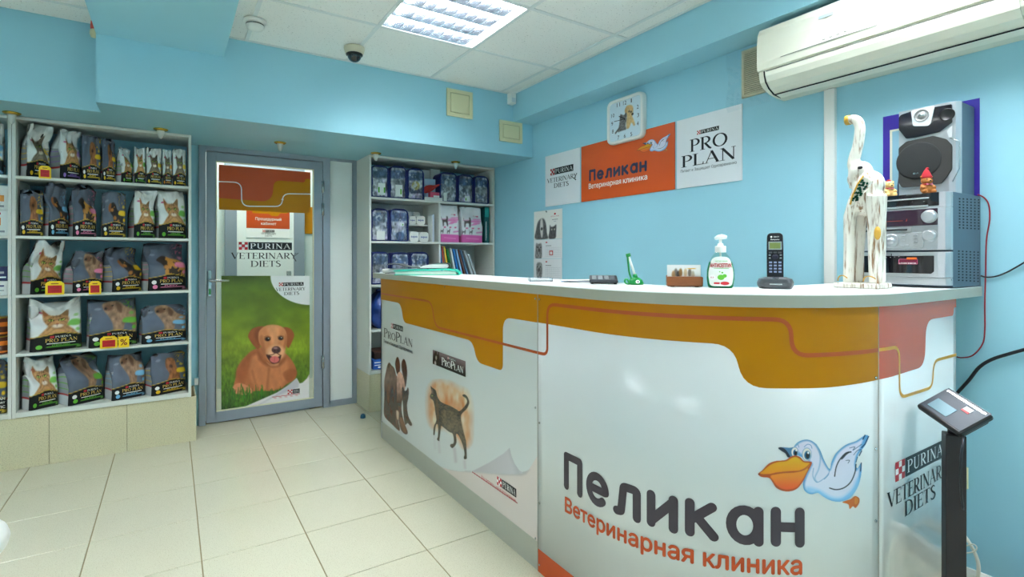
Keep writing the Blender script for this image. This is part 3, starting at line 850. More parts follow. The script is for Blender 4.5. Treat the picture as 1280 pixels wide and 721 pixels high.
# ------------------------------------------------------------------ ceiling lights
M_LAMP = mat('lamp_glow', (248,251,255), .5, emit=LAMP)
M_LOUV = mat('louver_bright_metal', (206,212,218), .16, metal=1.0)
def ceiling_light(name, label, x0, y0):
    t = thing(name, label, 'light', (x0+.3, y0+.3, CEIL), group=None)
    h = MB(); h.box(x0+.006, x0+.594, y0+.006, y0+.594, CEIL+.075, CEIL+.08)
    for a in ((x0+.006,x0+.012,y0+.006,y0+.594),(x0+.588,x0+.594,y0+.006,y0+.594),(x0+.012,x0+.588,y0+.006,y0+.012),(x0+.012,x0+.588,y0+.588,y0+.594)):
        h.box(a[0],a[1],a[2],a[3],CEIL-.003,CEIL+.075)
    h.build('housing', M_WHITE, t)
    for k in range(4):
        y = y0+.075+.15*k
        MB().box(x0+.02, x0+.58, y-.052, y+.052, CEIL+.055, CEIL+.062).build('lamp_tube', M_LAMP, t)
    for k in range(5):
        y = y0+.012+k*.144
        b = MB(); b.prism([(y-.012,CEIL+.045),(y+.012,CEIL+.045),(y+.003,CEIL),(y-.003,CEIL)], 'x', x0+.012, x0+.588)
        b.build('reflector', M_LOUV, t)
    for k in range(1, 10):
        x = x0+k*.06
        b = MB()
        for q in range(4):
            ya = y0+.015+q*.144
            b.prism([(x-.006,CEIL+.04),(x+.006,CEIL+.04),(x+.0015,CEIL+.004),(x-.0015,CEIL+.004)], 'y', ya, ya+.138)
        b.build('louver_blade', M_LOUV, t)
    return t
ceiling_light('ceiling_light', 'square recessed ceiling light with bright louvres', cx0, cy0-CS)
for i, j, lb in ((-4,-2,'in the bay left of the blue beam'), (1,-4,'overhead near the air conditioner'), (-4,-5,'left of the beam and behind the viewer'), (1,-7,'behind the viewer, right of the beam')):  # lights out of view, added to bring up the room's brightness
    ceiling_light('ceiling_light', 'square louvred ceiling light added out of view, '+lb, cx0+i*CS, cy0+j*CS)
# ------------------------------------------------------------------ reception counter
CCX, CCY, RP = 1.83, 1.29, .623          # centre and radius of the rounded corner
ARC = RP*PI/2
def front(s, z, off=0.0):
    """point on the counter front: s runs along the face, off is proud of it"""
    R = RP+off
    if s < 0: return (CCX-R, CCY-s, z)
    if s < ARC:
        a = s/RP; return (CCX-R*math.cos(a), CCY-R*math.sin(a), z)
    return (CCX+(s-ARC), CCY-R, z)
def front_of(px, py):
    """where the line of sight through a photo pixel meets the counter face"""
    d = ray(px, py); t = (CCX-RP)/d[0]
    if t*d[1] >= CCY: return (CCY-t*d[1], EYE+t*d[2])
    a = d[0]**2+d[1]**2; b = -2*(d[0]*CCX+d[1]*CCY); c = CCX**2+CCY**2-RP**2; D = b*b-4*a*c
    if D > 0:
        t = (-b-math.sqrt(D))/(2*a); x, y = t*d[0], t*d[1]
        if x <= CCX and y <= CCY: return (RP*math.atan2(CCY-y, CCX-x), EYE+t*d[2])
    t = (CCY-RP)/d[1]; return (ARC+t*d[0]-CCX, EYE+t*d[2])
ZT0, ZT1 = 1.072, 1.107                  # countertop underside, top
SA, SB_, SC_, SD = -2.04, -.298, .892, 1.474
COUNTER = thing('reception_counter', 'white reception counter with rounded corner, amber bands and printed clinic sign', 'counter', (1.8, 1.3, 0))
PAPER = (216,220,218)
M_PAN = mat('white_gloss_panel', PAPER, .24, noise=.012, nscale=2)
M_PAN2 = mat('white_mirror_gloss_panel', PAPER, .07, noise=.012, nscale=2, coat=.6)
M_TOP = mat('countertop_laminate', (232,235,232), .3, noise=.015, nscale=10)
M_EDGE_SHADE = mat('countertop_edge_shaded', (172,172,158), .35, noise=.01)  # edge grey darkened to imitate the shading on the front edge
M_KICK = mat('grey_kick_board', (178,178,164), .45, noise=.02)
def face_strip(name, s0, s1, z0, z1, m, parent, off=0.0, th=.016, step=.03):
    n = max(1, int(math.ceil((s1-s0)/step))) if s1 > -.2 else 1
    S = [s0+(s1-s0)*i/n for i in range(n+1)]
    mb = MB(); vs = []
    for s in S: vs += [front(s,z0,off), front(s,z1,off), front(s,z1,off-th), front(s,z0,off-th)]
    fs = []
    for i in range(n):
        for j in range(4): fs.append((4*i+j, 4*(i+1)+j, 4*(i+1)+(j+1)%4, 4*i+(j+1)%4))
    fs += [(0,1,2,3), (4*n+3,4*n+2,4*n+1,4*n)]
    mb.add(vs, fs)
    o = mb.build(name, m, parent)
    for p in o.data.polygons: p.use_smooth = len(p.vertices) == 4 and s1 > 0 and abs(p.normal.z) < .5
    return o
p_left = face_strip('front_panel', SA, SB_-.0015, .112, ZT0, M_PAN, COUNTER)
p_curve = face_strip('curved_panel', SB_+.0015, SC_-.0012, .0, ZT0, M_PAN, COUNTER)
p_right = face_strip('side_panel', SC_+.0012, SD, .0, ZT0, M_PAN2, COUNTER)
face_strip('kick_board', SA, SB_-.0015, 0, .1115, M_KICK, COUNTER, off=-.001)
b = MB(); b.box(CCX-RP, CCX-RP+.3, CCY-SA-.016, CCY-SA, 0, ZT0); b.build('end_panel', M_PAN, COUNTER)
# inner carcass behind the panels
b = MB(); b.box(CCX-RP+.28, CCX-RP+.30, CCY, CCY-SA-.016, 0, ZT0); b.box(CCX+(SD-ARC)-.016, CCX+(SD-ARC), CCY-RP+.016, CCY-RP+.22, 0, ZT0)
b.build('carcass', M_LAM, COUNTER)
# joint strips between the panels
for s, nm in ((SB_, 'joint_strip'), (SC_, 'joint_strip')):
    face_strip(nm, s-.0014, s+.0014, 0, ZT0, mat('joint_grey', (150,150,140), .4), COUNTER, off=.0012, th=.02)
# countertop outline
RO, RI = .65, .26
out = [(CCX-RO, 3.42)]+[(CCX-RO*math.cos(a), CCY-RO*math.sin(a)) for a in np.linspace(0, PI/2, 40)]+[(2.483, CCY-RO), (2.483, CCY-RI)]
inn = [(CCX-RI*math.cos(a), CCY-RI*math.sin(a)) for a in np.linspace(PI/2, 0, 20)]+[(CCX-RI, 3.42)]
b = MB(); ol = out+inn; b.prism(ol, 'z', ZT0, ZT1-.002)
top = b.build('countertop', [M_TOP, M_EDGE_SHADE], COUNTER)
for p in top.data.polygons:
    if abs(p.normal.z) < .5: p.material_index = 1
b = MB(); b.prism(ol, 'z', ZT1-.002, ZT1); b.build('top_sheet', M_TOP, COUNTER)

# screws on the panel joints
for px, py in ((669,373),(674,374),(671,510),(674,528),(674,628),(670,673),(673,714),(1094,472),(1097,560),(1096,650),(478,527),(556,356)):
    s, z = front_of(px, py)
    if abs(s-SB_) < .03: s = SB_+(.012 if px > 672 else -.014)
    if abs(s-SC_) < .03: s = SC_-.014
    z = min(max(z, .03), ZT0-.012)
    p = Vector(front(s, z, .001)); q = Vector(front(s, z, .0035))
    MB().tube([p, q], [.0048,.0034], 10).build('screw', M_STEEL, COUNTER)

def lay(off): return lambda s, z: front(s, z, off)
# amber and red bands
zt = ZT0
lo = [(SA,zt),(SA,.929),(-1.685,.929),(-1.645,.816),(-.80,.819),(-.762,.726),(-.543,.726),(-.543,.957),(SB_-.002,.959),(SB_-.002,zt)]
Flat().poly(round_poly(lo, [0,0,.06,.045,.055,.045,.03,.06,0,0])).build('amber_band', lay(.0006), M_YEL, p_left)
lo = [(SB_+.002,zt),(SB_+.002,.96),(.452,.963),(.475,.842),(.7,.846),(SC_-.0015,.857),(SC_-.0015,zt)]
Flat().poly(round_poly(lo, [0,0,.06,.07,0,0,0])).build('amber_band', lay(.0006), M_YEL, p_curve, step=.02)
M_RED2 = mat('counter_red', (206,92,62), .2, noise=.012)
lo = [(SC_+.0015,zt),(SC_+.0015,.857),(1.205,.862),(1.215,1.01),(1.448,1.01),(1.452,1.038),(SD,1.038),(SD,zt)]
Flat().poly(round_poly(lo, [0,0,.055,.055,.025,.008,0,0])).build('red_band', lay(.0006), M_RED2, p_right, step=.015)
M_LINE = mat('line_rust', (186,84,36), .3)
Flat().stroke(round_poly([(SA,.969),(-1.245,.971),(-1.205,.84),(SB_-.002,.843)], [0,.06,.06,0], closed=False), .011).build('rust_line', lay(.0012), M_LINE, p_left)
Flat().stroke(round_poly([(SB_+.002,.843),(-.238,.844),(-.238,1.036),(.6,1.037),(.604,.936),(SC_-.0015,.943)], .045, closed=False), .012).build('rust_line', lay(.0012), M_LINE, p_curve, step=.02)
M_LINEY = mat('line_amber', (222,160,44), .3)
Flat().stroke(round_poly([(SC_+.0015,.943),(1.014,.943),(1.016,.788),(1.268,.787),(1.272,.872),(SD,.873)], .04, closed=False), .01).build('amber_line', lay(.0012), M_LINEY, p_right, step=.015)
Flat().rect(SB_+.002, SC_-.002, 0, .088).build('skirt_band', lay(.0006), M_RED, p_curve, step=.02)

# big rounded clinic lettering, drawn as thick strokes
M_LET = mat('lettering_slate', (64,56,66), .3)
def rounded_word(f, x0, x1, y0, xh, cap, w, tilt=0.0):
    """the clinic name in rounded heavy letters"""
    L = {}
    c = cap/xh
    L['П'] = ([[(0,0),(0,c),(.62,c),(.62,0)]], .62)
    L['е'] = ([arc(.33,.5,.33,.5,2,312,24), [(.04,.5),(.62,.5)]], .66)
    L['л'] = ([round_poly([(-.02,.02),(.12,.05),(.2,1),(.6,1),(.6,0)], [0,.1,.1,.12,0], closed=False)], .6)
    L['и'] = ([[(0,1),(0,0)], [(0,.08),(.58,.92)], [(.58,1),(.58,0)]], .58)
    L['к'] = ([[(0,1),(0,0)], [(.52,.98),(.06,.48)], [(.18,.56),(.56,0)]], .56)
    L['а'] = ([arc(.31,.5,.31,.5,0,360,24), [(.62,1),(.62,0)]], .62)
    L['н'] = ([[(0,1),(0,0)], [(0,.5),(.56,.5)], [(.56,1),(.56,0)]], .56)
    word = 'Пеликан'; gap = .40
    tot = sum(L[ch][1] for ch in word)+gap*(len(word)-1)
    k = (x1-x0-w)/tot; x = x0+w/2
    for ch in word:
        f.lay = 0
        for st in L[ch][0]:
            P = [(x+u*k, y0+w/2+v*(xh-w)+tilt*(x-x0)) for u, v in st]
            if len(st) < 7 and ch != 'л':
                for a, b_ in zip(P[:-1], P[1:]): f.stroke([a, b_], w); f.lay += .3
                for q in P: f.disc(q[0], q[1], w/2, n=18); f.lay += .3
            else:
                f.stroke(P, w); f.lay += .3
                f.disc(P[0][0], P[0][1], w/2, n=18); f.lay += .3; f.disc(P[-1][0], P[-1][1], w/2, n=18); f.lay += .3
        x += (L[ch][1]+gap)*k
f = Flat(); rounded_word(f, -.142, .638, .379, .112, .142, .027, .031)
f.build('name_lettering', lay(.0012), M_LET, p_curve, step=.02)
f = Flat(); f.fitbase(sans('Ветеринарная', .038), -.137, .346, .299, .049, .037); f.fitbase(sans('клиника', .038), .37, .632, .317, .049, .037)
f.build('word_lettering', lay(.0012), M_RED, p_curve, step=.02)

# printed pelican emblem (units: zoomed pixels of the photo, laid onto the curved panel)
def pelican(pc, paper=None):
    lb, mb_, db = (206,214,232), (150,186,220), (60,110,150)
    pc.poly([(255,180),(285,172),(340,176),(372,172),(380,190),(362,235),(330,250),(315,225),(290,205)], (70,120,160), 3)
    pc.poly([(255,178),(280,172),(310,190),(330,215),(345,245),(325,245),(308,218),(280,200)], (24,40,60), 3)
    pc.poly([(800,560),(830,538),(862,555),(862,590),(835,628),(815,615),(790,635),(780,600),(735,585),(770,570)], (190,98,40), 3)
    pc.poly([(830,548),(856,560),(852,590),(830,600)], (214,130,50), 4)
    body = [(372,178),(395,140),(440,118),(490,118),(535,145),(570,195),(600,270),(640,335),(655,280),(690,215),(760,155),(840,125),(905,82),(932,95),(905,160),(870,205),(850,240),(835,300),(850,330),(875,290),(880,350),(865,430),(835,500),(790,555),(720,580),(650,572),(590,540),(555,515),(500,525),(455,500),(440,455),(450,400),(480,330),(500,290),(440,250),(400,230)]
    pc.poly(body, (98,158,206), 3)
    inner = [(385,180),(405,148),(445,128),(488,128),(528,155),(560,205),(592,282),(640,350),(668,290),(702,222),(768,165),(845,135),(890,112),(860,190),(838,235),(826,300),(838,350),(862,330),(850,420),(815,490),(770,535),(715,560),(650,555),(595,525),(555,500),(505,508),(465,488),(455,450),(468,400),(500,330),(510,290),(450,240)]
    pc.poly(inner, lambda X, Y: np.stack([218-8*(Y-300)/300+0*X, 218+0*Y, 236+0*Y], -1), 16)
    pc.poly([(470,470),(560,490),(650,540),(730,545),(800,490),(850,400),(862,450),(800,545),(700,575),(600,545),(540,510),(480,512)], (134,190,230), 26, .8)
    pc.line([(540,150),(570,240),(560,330),(530,400),(545,432)], 9, (130,170,205), 9, .8)
    pc.line([(520,330),(515,390),(545,435),(600,405),(632,370)], 6, (120,160,198), 5, .9)
    pc.line([(640,335),(630,380),(600,412)], 5, (110,150,190), 4)
    pc.line([(678,390),(690,320),(720,260),(770,215),(800,208)], 8, (20,30,44), 4)
    pc.poly([(720,255),(760,212),(805,204),(770,226),(735,262)], (20,30,44), 4)
    pc.line([(640,478),(690,490),(750,475),(800,430),(830,360),(838,300)], 8, (18,26,40), 4)
    pc.line([(790,178),(830,170),(815,195),(880,150)], 4, (40,70,100), 3)
    pc.line([(820,230),(850,195),(880,190)], 4, (40,70,100), 3)
    pc.line([(850,245),(838,285)], 5, (30,60,90), 3, sm=False); pc.line([(762,272),(790,270),(778,292)], 4, (30,50,70), 3)
    for a, b_ in (((905,82),(890,112)),((932,92),(905,150)),((905,150),(880,175)),((878,290),(872,350)),((880,200),(862,235))):
        pc.line([a, b_], 8, (28,60,92), 4, sm=False)
    for cx, cy, rx, ry in ((380,208,24,34),(470,226,32,46)):
        pc.ell(cx, cy, rx+4, ry+4, (110,150,190), .2); pc.ell(cx, cy, rx, ry, (236,226,216), .15)
        pc.ell(cx+4, cy+6, rx*.74, ry*.72, (46,104,138), .2); pc.ell(cx+6, cy+8, rx*.42, ry*.48, (10,20,34), .2); pc.ell(cx+10, cy-12, rx*.22, ry*.2, (240,244,246), .4)
    pc.line([(450,170),(475,150),(500,158),(508,180)], 5, (110,150,190), 4); pc.line([(388,160),(402,152),(410,172)], 5, (110,150,190), 4)
    beak = [(105,372),(135,345),(185,295),(240,275),(310,268),(350,242),(385,234),(420,246),(450,275),(500,280),(505,300),(470,370),(440,430),(400,480),(350,502),(290,500),(240,475),(210,430),(185,402),(130,395)]
    pc.poly(beak, (178,74,28), 3)
    pc.poly([(120,370),(150,342),(200,302),(250,284),(315,276),(355,254),(385,246),(415,258),(445,284),(490,292),(480,320),(430,345),(340,352),(250,360),(190,372)], lambda X, Y: np.stack([226+0*Y, 150+(330-Y)*.28, 24+0*Y], -1), 6)
    pc.poly([(200,385),(280,368),(370,362),(440,348),(478,330),(462,372),(432,425),(395,470),(345,488),(292,486),(248,462),(220,425)], lambda X, Y: np.stack([228+0*Y, 138-(Y-370)*.42, 36+0*Y], -1), 8)
    pc.line([(125,382),(200,378),(290,362),(390,355),(450,335),(490,300)], 6, (166,72,26), 5)
    pc.ell(112,374,8,6,(120,40,20),.4)
    return pc
pc = pelican(Pic(90, 945, 70, 645, 260, 175, PAPER, 0.0))
def bird_pt(x, y):
    s, z = front_of(930+x/6.006, 530+y/6.006); return front(s, z, .0012)
pc.build('pelican_emblem', bird_pt, M_GLOSSP, p_curve, cut=.45)

# left panel prints
M_PRG = print_mat('printed_panel', .24)
def lp(ox, oy, k, off=.0008):
    def g(x, y):
        s, z = front_of(ox+x/k, oy+y/k); return front(s, z, off)
    return g
# two dogs and a cat seen from behind
pc = Pic(225, 470, 25, 625, 82, 150, PAPER, 0.0)
pc.poly([(236,430),(260,470),(340,560),(380,610),(440,560),(455,545),(420,500),(300,430)], (206,196,200), 26, .6)
pc.poly([(243,220),(255,150),(268,96),(282,78),(297,98),(318,120),(332,170),(342,200),(347,330),(352,420),(350,520),(358,560),(358,590),(340,580),(300,540),(250,490),(240,440),(244,330)], lambda X, Y: np.array([84,60,46.])*(0.55+.9*fbm(X/10, Y/45, 2))[...,None]+np.array([50,44,40])*np.clip(1-np.abs(Y-200)/120,0,1)[...,None], 4)
pc.poly([(262,250),(282,240),(290,300),(280,380),(262,340)], (140,92,58), 20, .6)
pc.poly([(325,85),(335,45),(346,38),(358,70),(362,120),(356,165),(342,170),(330,130)], (74,36,26), 4)
pc.poly([(374,80),(388,52),(404,74),(415,140),(412,205),(402,262),(390,205),(376,135)], (66,32,24), 4)
pc.poly([(342,165),(366,150),(388,190),(400,262),(384,330),(372,420),(390,520),(420,602),(400,616),(368,580),(350,500),(340,400),(338,250)], lambda X, Y: np.clip(np.array([206,160,138.])-np.clip((Y-230)/160,0,1)[...,None]*np.array([120,98,90.]), 0, 255)*(.75+.5*fbm(X/9, Y/30, 6))[...,None], 4)
pc.poly([(334,440),(352,450),(350,505),(338,498)], (226,196,170), 10, .9); pc.poly([(360,500),(380,500),(408,590),(395,606),(372,560)], (150,100,66), 10, .7)
pc.poly([(376,272),(386,264),(396,290),(410,286),(421,265),(428,292),(424,340),(414,400),(424,480),(452,540),(440,553),(418,532),(400,545),(388,480),(384,400),(377,330)], lambda X, Y: np.array([70,54,44.])*(.6+.9*fbm(X/8, Y/22, 9))[...,None], 4)
pc.build('animal_print', lp(440,440,6.01), M_PRG, p_left, cut=.03)
# walking cat before a warm haze
pc = Pic(5, 440, 20, 700, 130, 205, PAPER, 0.0)
pc.poly([(30,180),(50,70),(110,35),(180,45),(260,85),(325,120),(355,230),(355,400),(345,500),(300,530),(230,440),(150,390),(95,400),(45,340)],
        lambda X, Y: np.array([222,184,146.])-(fbm(X/42, Y/110, 12)[...,None]-.42)*np.array([40,150,190.]), 55)
pc.line([(305,640),(310,690)], 14, (196,184,190), 18, .6, sm=False); pc.line([(230,545),(240,640)], 16, (186,172,180), 20, .6, sm=False)
pc.line([(112,490),(118,570)], 12, (200,190,196), 18, .6, sm=False); pc.line([(78,445),(84,540)], 8, (206,198,204), 14, .5, sm=False)
cat = [(50,75),(62,85),(78,96),(92,112),(100,150),(120,185),(150,205),(200,225),(245,250),(268,262),(305,228),(324,195),(318,168),(295,152),(290,142),(305,137),(325,152),(338,180),(340,205),(322,245),(282,288),(280,340),(298,420),(316,490),(322,590),(322,618),(306,624),(300,612),(306,580),(290,510),(258,440),(242,440),(246,490),(236,520),(214,540),(198,525),(204,510),(222,505),(225,470),(215,430),(190,418),(140,378),(130,375),(126,400),(118,470),(116,488),(98,475),(105,455),(108,400),(104,362),(90,370),(82,430),(79,442),(71,436),(75,380),(94,330),(86,270),(80,220),(70,182),(50,166),(47,145),(58,120)]
pc.poly(cat, lambda X, Y: np.array([70,60,46.])*(.55+.9*fbm(X/9, Y/9, 21))[...,None], 4)
pc.poly([(140,260),(200,260),(250,300),(262,380),(235,430),(190,405),(150,370),(135,320)], lambda X, Y: np.array([132,112,84.])*(.6+.7*vnoise(X/10, Y/12, 31))[...,None], 18, .5)
pc.poly([(255,330),(280,330),(300,420),(318,520),(300,520),(262,430)], lambda X, Y: np.array([120,100,74.])*(.6+.6*vnoise(X/10, Y/12, 33))[...,None], 10, .45)
pc.ell(63,148,7,5,(150,150,90),.5); pc.poly([(56,95),(66,100),(70,130),(60,125)], (140,110,100), 4, .7); pc.poly([(90,180),(108,200),(112,330),(100,330)], (110,80,52), 12, .7)
pc.build('cat_print', lp(530,470,6.01), M_PRG, p_left, cut=.02)
# roman lettering and slogans on the left panel
f = Flat(); check_ratio[0] = 1.0
brand_bar(f, -1.848, -1.652, .758, .79, 0, 1, 2)
f.m(1).fitbase(serif('PROPLAN', {0,3}), -1.984, -1.505, .684, .046)
f.fitbase(sans('Питает и Защищает Одновременно', .01), -1.982, -1.506, .648, .02)
f.build('brand_lettering', lay(.0012), [M_INKR, M_INK, M_INKW], p_left)

bd = Pic(-1.232, -.868, .636, .712, 70, 22, (74,62,62)); sx = bd.X
bd.paint(np.ones_like(sx), lambda X, Y: np.array([36,28,30.])+np.clip((Y-.65)/.055,0,1)[...,None]*np.array([96,84,84.]))
bd.poly([(-1.21,.64),(-1.215,.69),(-1.19,.712),(-1.175,.69),(-1.16,.715),(-1.155,.68),(-1.165,.64)], (30,26,26), .006); bd.ell(-1.19,.675,.01,.012,(150,140,132),.8); bd.ell(-1.2,.645,.012,.012,(200,190,184),.8)
bdg = bd.build('badge_print', lambda s, z: front(s, z, .0012), M_PRG, p_left)
f = Flat(); brand_bar(f, -1.055, -.965, .692, .704, 0, 1, 2); f.m(2).fitbase(serif('PROPLAN', {0,3}), -1.125, -.89, .65, .03)
f.build('badge_lettering', lay(.0018), [M_INKR, M_INK, M_INKW], bdg)
# turned-up page corner print
pc = Pic(-40, 588, 80, 700, 150, 150, PAPER, 0.0)
pc.poly([(-40,190),(0,206),(60,226),(100,234),(200,240),(330,250),(420,254),(500,250),(535,225),(587,140),(587,700),(-40,235)], (224,212,206), 2, sm=False)
pc.poly([(60,226),(140,236),(260,246),(380,258),(490,262),(520,252),(540,225),(500,236),(360,238)], (186,180,180), 14, .7, sm=False)
pc.poly([(195,234),(300,180),(380,130),(420,94),(430,140),(450,190),(475,225),(500,248),(420,252),(330,246)], lambda X, Y: np.array([196,192,196.])+np.clip((X-250)/260,0,1)[...,None]*14-np.clip(np.abs(X-455-(Y-190)*.3)/30-1,-1,0)[...,None]*np.array([-16,-14,-14.]), 3, sm=False)
pc.line([(196,240),(465,425)], 4, (170,30,48), 2, sm=False)
def curl_pt(x, y):
    s, z = front_of(550+x/4.807, 540+y/4.807); return front(min(s, SB_-.002), max(z, .113), .0008)
pc.build('page_curl_print', curl_pt, M_PRG, p_left, cut=.5)
f = Flat(); brand_bar(f, -.587, -.441, .226, .262, 0, 1, 2)
f.m(0).fitbase(sans('Ваш питомец – наше вдохновение'), -.72, -.445, .205, .014)
f.build('page_lettering', lay(.0014), [M_INKR, M_INK, M_INKW], p_left)
# side panel lettering
f = Flat(); check_ratio[0] = 1.15
brand_bar(f, .985, 1.36, .541, .599, 0, 1, 2)
f.m(1).fitbase(serif('VETERINARY'), .934, 1.39, .474, .046)
f.stroke([(1.355,.49),(1.385,.52)], .004)
f.fitbase(serif('DIETS'), 1.052, 1.29, .421, .045)
f.build('brand_lettering', lay(.0012), [M_INKR, M_INK, M_INKW], p_right)
check_ratio[0] = 1.0
# ------------------------------------------------------------------ shelving
SHZ = [1.679, 1.336, .997, .660, .324]          # shelf tops
T = .016
def shelving(name, label, x0, x1, y0, y1, zt, shelves, back=None, base_z=.294):
    t = thing(name, label, 'shelf', ((x0+x1)/2, (y0+y1)/2, base_z))
    bx('side_panel', M_LAM, (x0, x0+T, y0, y1, base_z, zt), t, bevel=.001)
    bx('side_panel', M_LAM, (x1-T, x1, y0, y1, base_z, zt), t, bevel=.001)
    bx('top_board', M_LAM, (x0+T, x1-T, y0, y1, zt-T, zt), t, bevel=.001)
    for z in shelves: bx('shelf', M_LAM, (x0+T, x1-T, y0+.001, y1, z-T, z), t, bevel=.001)
    if back: bx('back_board', M_LAMB, (x0+T, x1-T, y1-.005, y1, back[0], back[1]), t)
    return t
bx_b = mat('bottom_board', (222,224,216), .4)
S_MAIN = shelving('shelving_unit', 'grey-white open shelving full of pet food bags, left of the door', -.771, .113, 3.9, 4.245, 2.017, SHZ[:4])
bx('bottom_board', M_LAM, (-.755, .097, 3.9, 4.245, .296, .324), S_MAIN, bevel=.001)
S_LEFT = shelving('shelving_unit', 'grey-white shelving cut off by the left picture edge, holding cans and boxes', -1.66, -.7725, 3.9, 4.245, 2.017, SHZ[:4])
bx('bottom_board', M_LAM, (-1.644, -.7885, 3.9, 4.245, .296, .324), S_LEFT, bevel=.001)
S_MID = shelving('shelving_unit', 'grey-white cabinet of open compartments in the corner behind the counter', 1.318, 2.478, 3.9, 4.235, 2.017, [1.69, 1.343, .997], back=(.324, 1.674))
bx('bottom_board', M_LAM, (1.334, 2.462, 3.9, 4.23, .296, .324), S_MID, bevel=.001)
bx('divider', M_LAM, (1.924, 1.94, 3.905, 4.23, .997, 1.674), S_MID, bevel=.001)
bx('divider', M_LAM, (1.924, 1.94, 3.905, 4.23, .324, .981), S_MID, bevel=.001)
bx('shelf', M_LAM, (1.334, 1.924, 3.93, 4.23, .62, .636), S_MID, bevel=.001)
zz = at_y(530, 281, 4.05)[2]
bx('small_shelf', M_LAM, (1.68, 1.924, 4.02, 4.23, zz-.012, zz), S_MID, bevel=.001)

# ------------------------------------------------------------------ pet food bags
M_BAG = print_mat('bag_film', .42, spec=.3)
M_GOLD = mat('ink_gold', (232,196,96), .4)
ACC = {'green': (96,180,50), 'yellow': (240,196,30), 'pink': (236,130,170), 'blue': (110,180,220), 'purple': (150,110,200), 'orange': (236,150,30)}
_acc = {}
def acc_mat(n):
    if n not in _acc: _acc[n] = mat('ink_'+n, ACC[n], .4)
    return _acc[n]

def paint_cat(p, cx, s, tone=1.0, orange=True):
    """cat half figure standing on the dark band, u 0..1, v 0..1 upwards"""
    base = np.array([186,138,88.])*tone if orange else np.array([126,112,94.])*tone
    def fur(X, Y):
        st = np.clip((np.sin(Y*70+6*np.sin(X*9))*.5+fbm(X*22, Y*22, 3)-.62)*3, 0, 1)[...,None]
        return base*(.84+.35*fbm(X*26, Y*13, 3))[...,None]*(1-.2*st)
    P = lambda pts: [(cx+x*s, y) for x, y in pts]
    p.poly(P([(-.34,.26),(-.30,.4),(-.2,.5),(-.16,.56),(.16,.56),(.24,.47),(.34,.38),(.38,.26)]), fur, .03)
    p.poly(P([(-.28,.86),(-.24,.84),(-.12,.76),(.06,.76),(.17,.82),(.2,.81),(.22,.70),(.24,.6),(.16,.5),(.0,.45),(-.14,.49),(-.24,.58),(-.26,.7)]), fur, .025)
    p.poly(P([(-.27,.85),(-.23,.83),(-.16,.77),(-.24,.72)]), lambda X, Y: base*np.array([.85,.68,.62])+0*X[...,None], .02)
    p.poly(P([(.2,.84),(.22,.7),(.08,.76)]), lambda X, Y: base*.72+0*X[...,None], .02)
    p.ell(cx, .56, .05*s, .07, base*1.12, .7, 0, .7); p.ell(cx+.0*s, .51, .11*s, .04, (236,220,200), .6); p.ell(cx+.0*s, .40, .16*s, .05, base*1.15, .9, 0, .6)
    for e in (-.11, .1):
        p.ell(cx+e*s, .635, .065*s, .03, (44,32,18), .3); p.ell(cx+e*s, .635, .05*s, .023, (176,196,84), .3); p.ell(cx+e*s, .635, .014*s, .016, (16,16,10), .4)
    p.ell(cx, .55, .032*s, .016, (150,82,66), .4); p.line([(cx, .54),(cx, .50)], .012*s, (90,56,40), .01, sm=False)
    for e in (-.06, 0, .06): p.line([(cx+e*s,.70),(cx+e*s*1.2,.76)], .02*s, base*.5, .015, .7, sm=False)
def paint_dog(p, cx, s, kind):
    P = lambda pts: [(cx+x*s, y) for x, y in pts]
    if kind == 'brown':
        fur = lambda X, Y: np.array([150,118,92.])*(.7+.6*fbm(X*16, Y*10, 7))[...,None]
        p.poly(P([(-.26,.95),(-.1,1.0),(.08,.97),(.2,.86),(.32,.8),(.44,.72),(.46,.5),(.4,.3),(.34,.3),(.33,.46),(.18,.5),(.12,.3),(-.06,.3),(-.08,.5),(-.16,.68),(-.24,.8)]), fur, .025)
        p.ell(cx-.14*s, .86, .1*s, .07, (120,84,62), .6); p.ell(cx-.2*s, .84, .03*s, .03, (50,36,30), .5); p.ell(cx-.05*s,.9,.025*s,.02,(50,36,30),.5)
        p.poly(P([(.02,.96),(.14,.88),(.12,.72),(.04,.8)]), lambda X, Y: np.array([110,80,60.])+0*X[...,None], .03)
    elif kind == 'black':
        p.poly(P([(-.24,.72),(-.1,.78),(.02,.72),(.1,.62),(.3,.58),(.36,.45),(.3,.3),(.1,.28),(-.06,.3),(-.1,.46),(-.2,.56)]), lambda X, Y: np.array([44,38,36.])*(.6+.8*fbm(X*18, Y*12, 2))[...,None], .02)
        p.ell(cx-.13*s, .62, .06*s, .04, (186,120,56), .6); p.ell(cx-.02*s, .44, .07*s, .05, (176,112,54), .7); p.ell(cx+.12*s, .36, .05*s, .05, (170,106,50), .7)
        p.ell(cx-.05*s, .68, .02*s, .014, (200,140,70), .5); p.poly(P([(-.26,.74),(-.17,.76),(-.2,.58),(-.28,.62)]), (150,90,46), .02)
    elif kind == 'tort':
        p.poly(P([(-.3,.7),(-.12,.78),(.06,.7),(.26,.66),(.4,.58),(.4,.42),(.34,.3),(-.12,.28),(-.16,.44),(-.2,.6)]), lambda X, Y: np.where((fbm(X*9, Y*7, 5) > .5)[...,None], np.array([196,136,60.]), np.array([60,48,40.])), .02)
        p.ell(cx-.1*s, .52, .08*s, .05, (190,126,60), .6)
    else:
        fur = lambda X, Y: np.array([150,96,58.])*(.6+.8*fbm(X*14, Y*9, 4))[...,None]
        p.poly(P([(-.1,.86),(.06,.88),(.16,.78),(.18,.6),(.22,.42),(.2,.28),(-.16,.28),(-.1,.5),(-.16,.66)]), fur, .025)
        p.ell(cx+.0*s, .68, .05*s, .04, (80,50,34), .6)

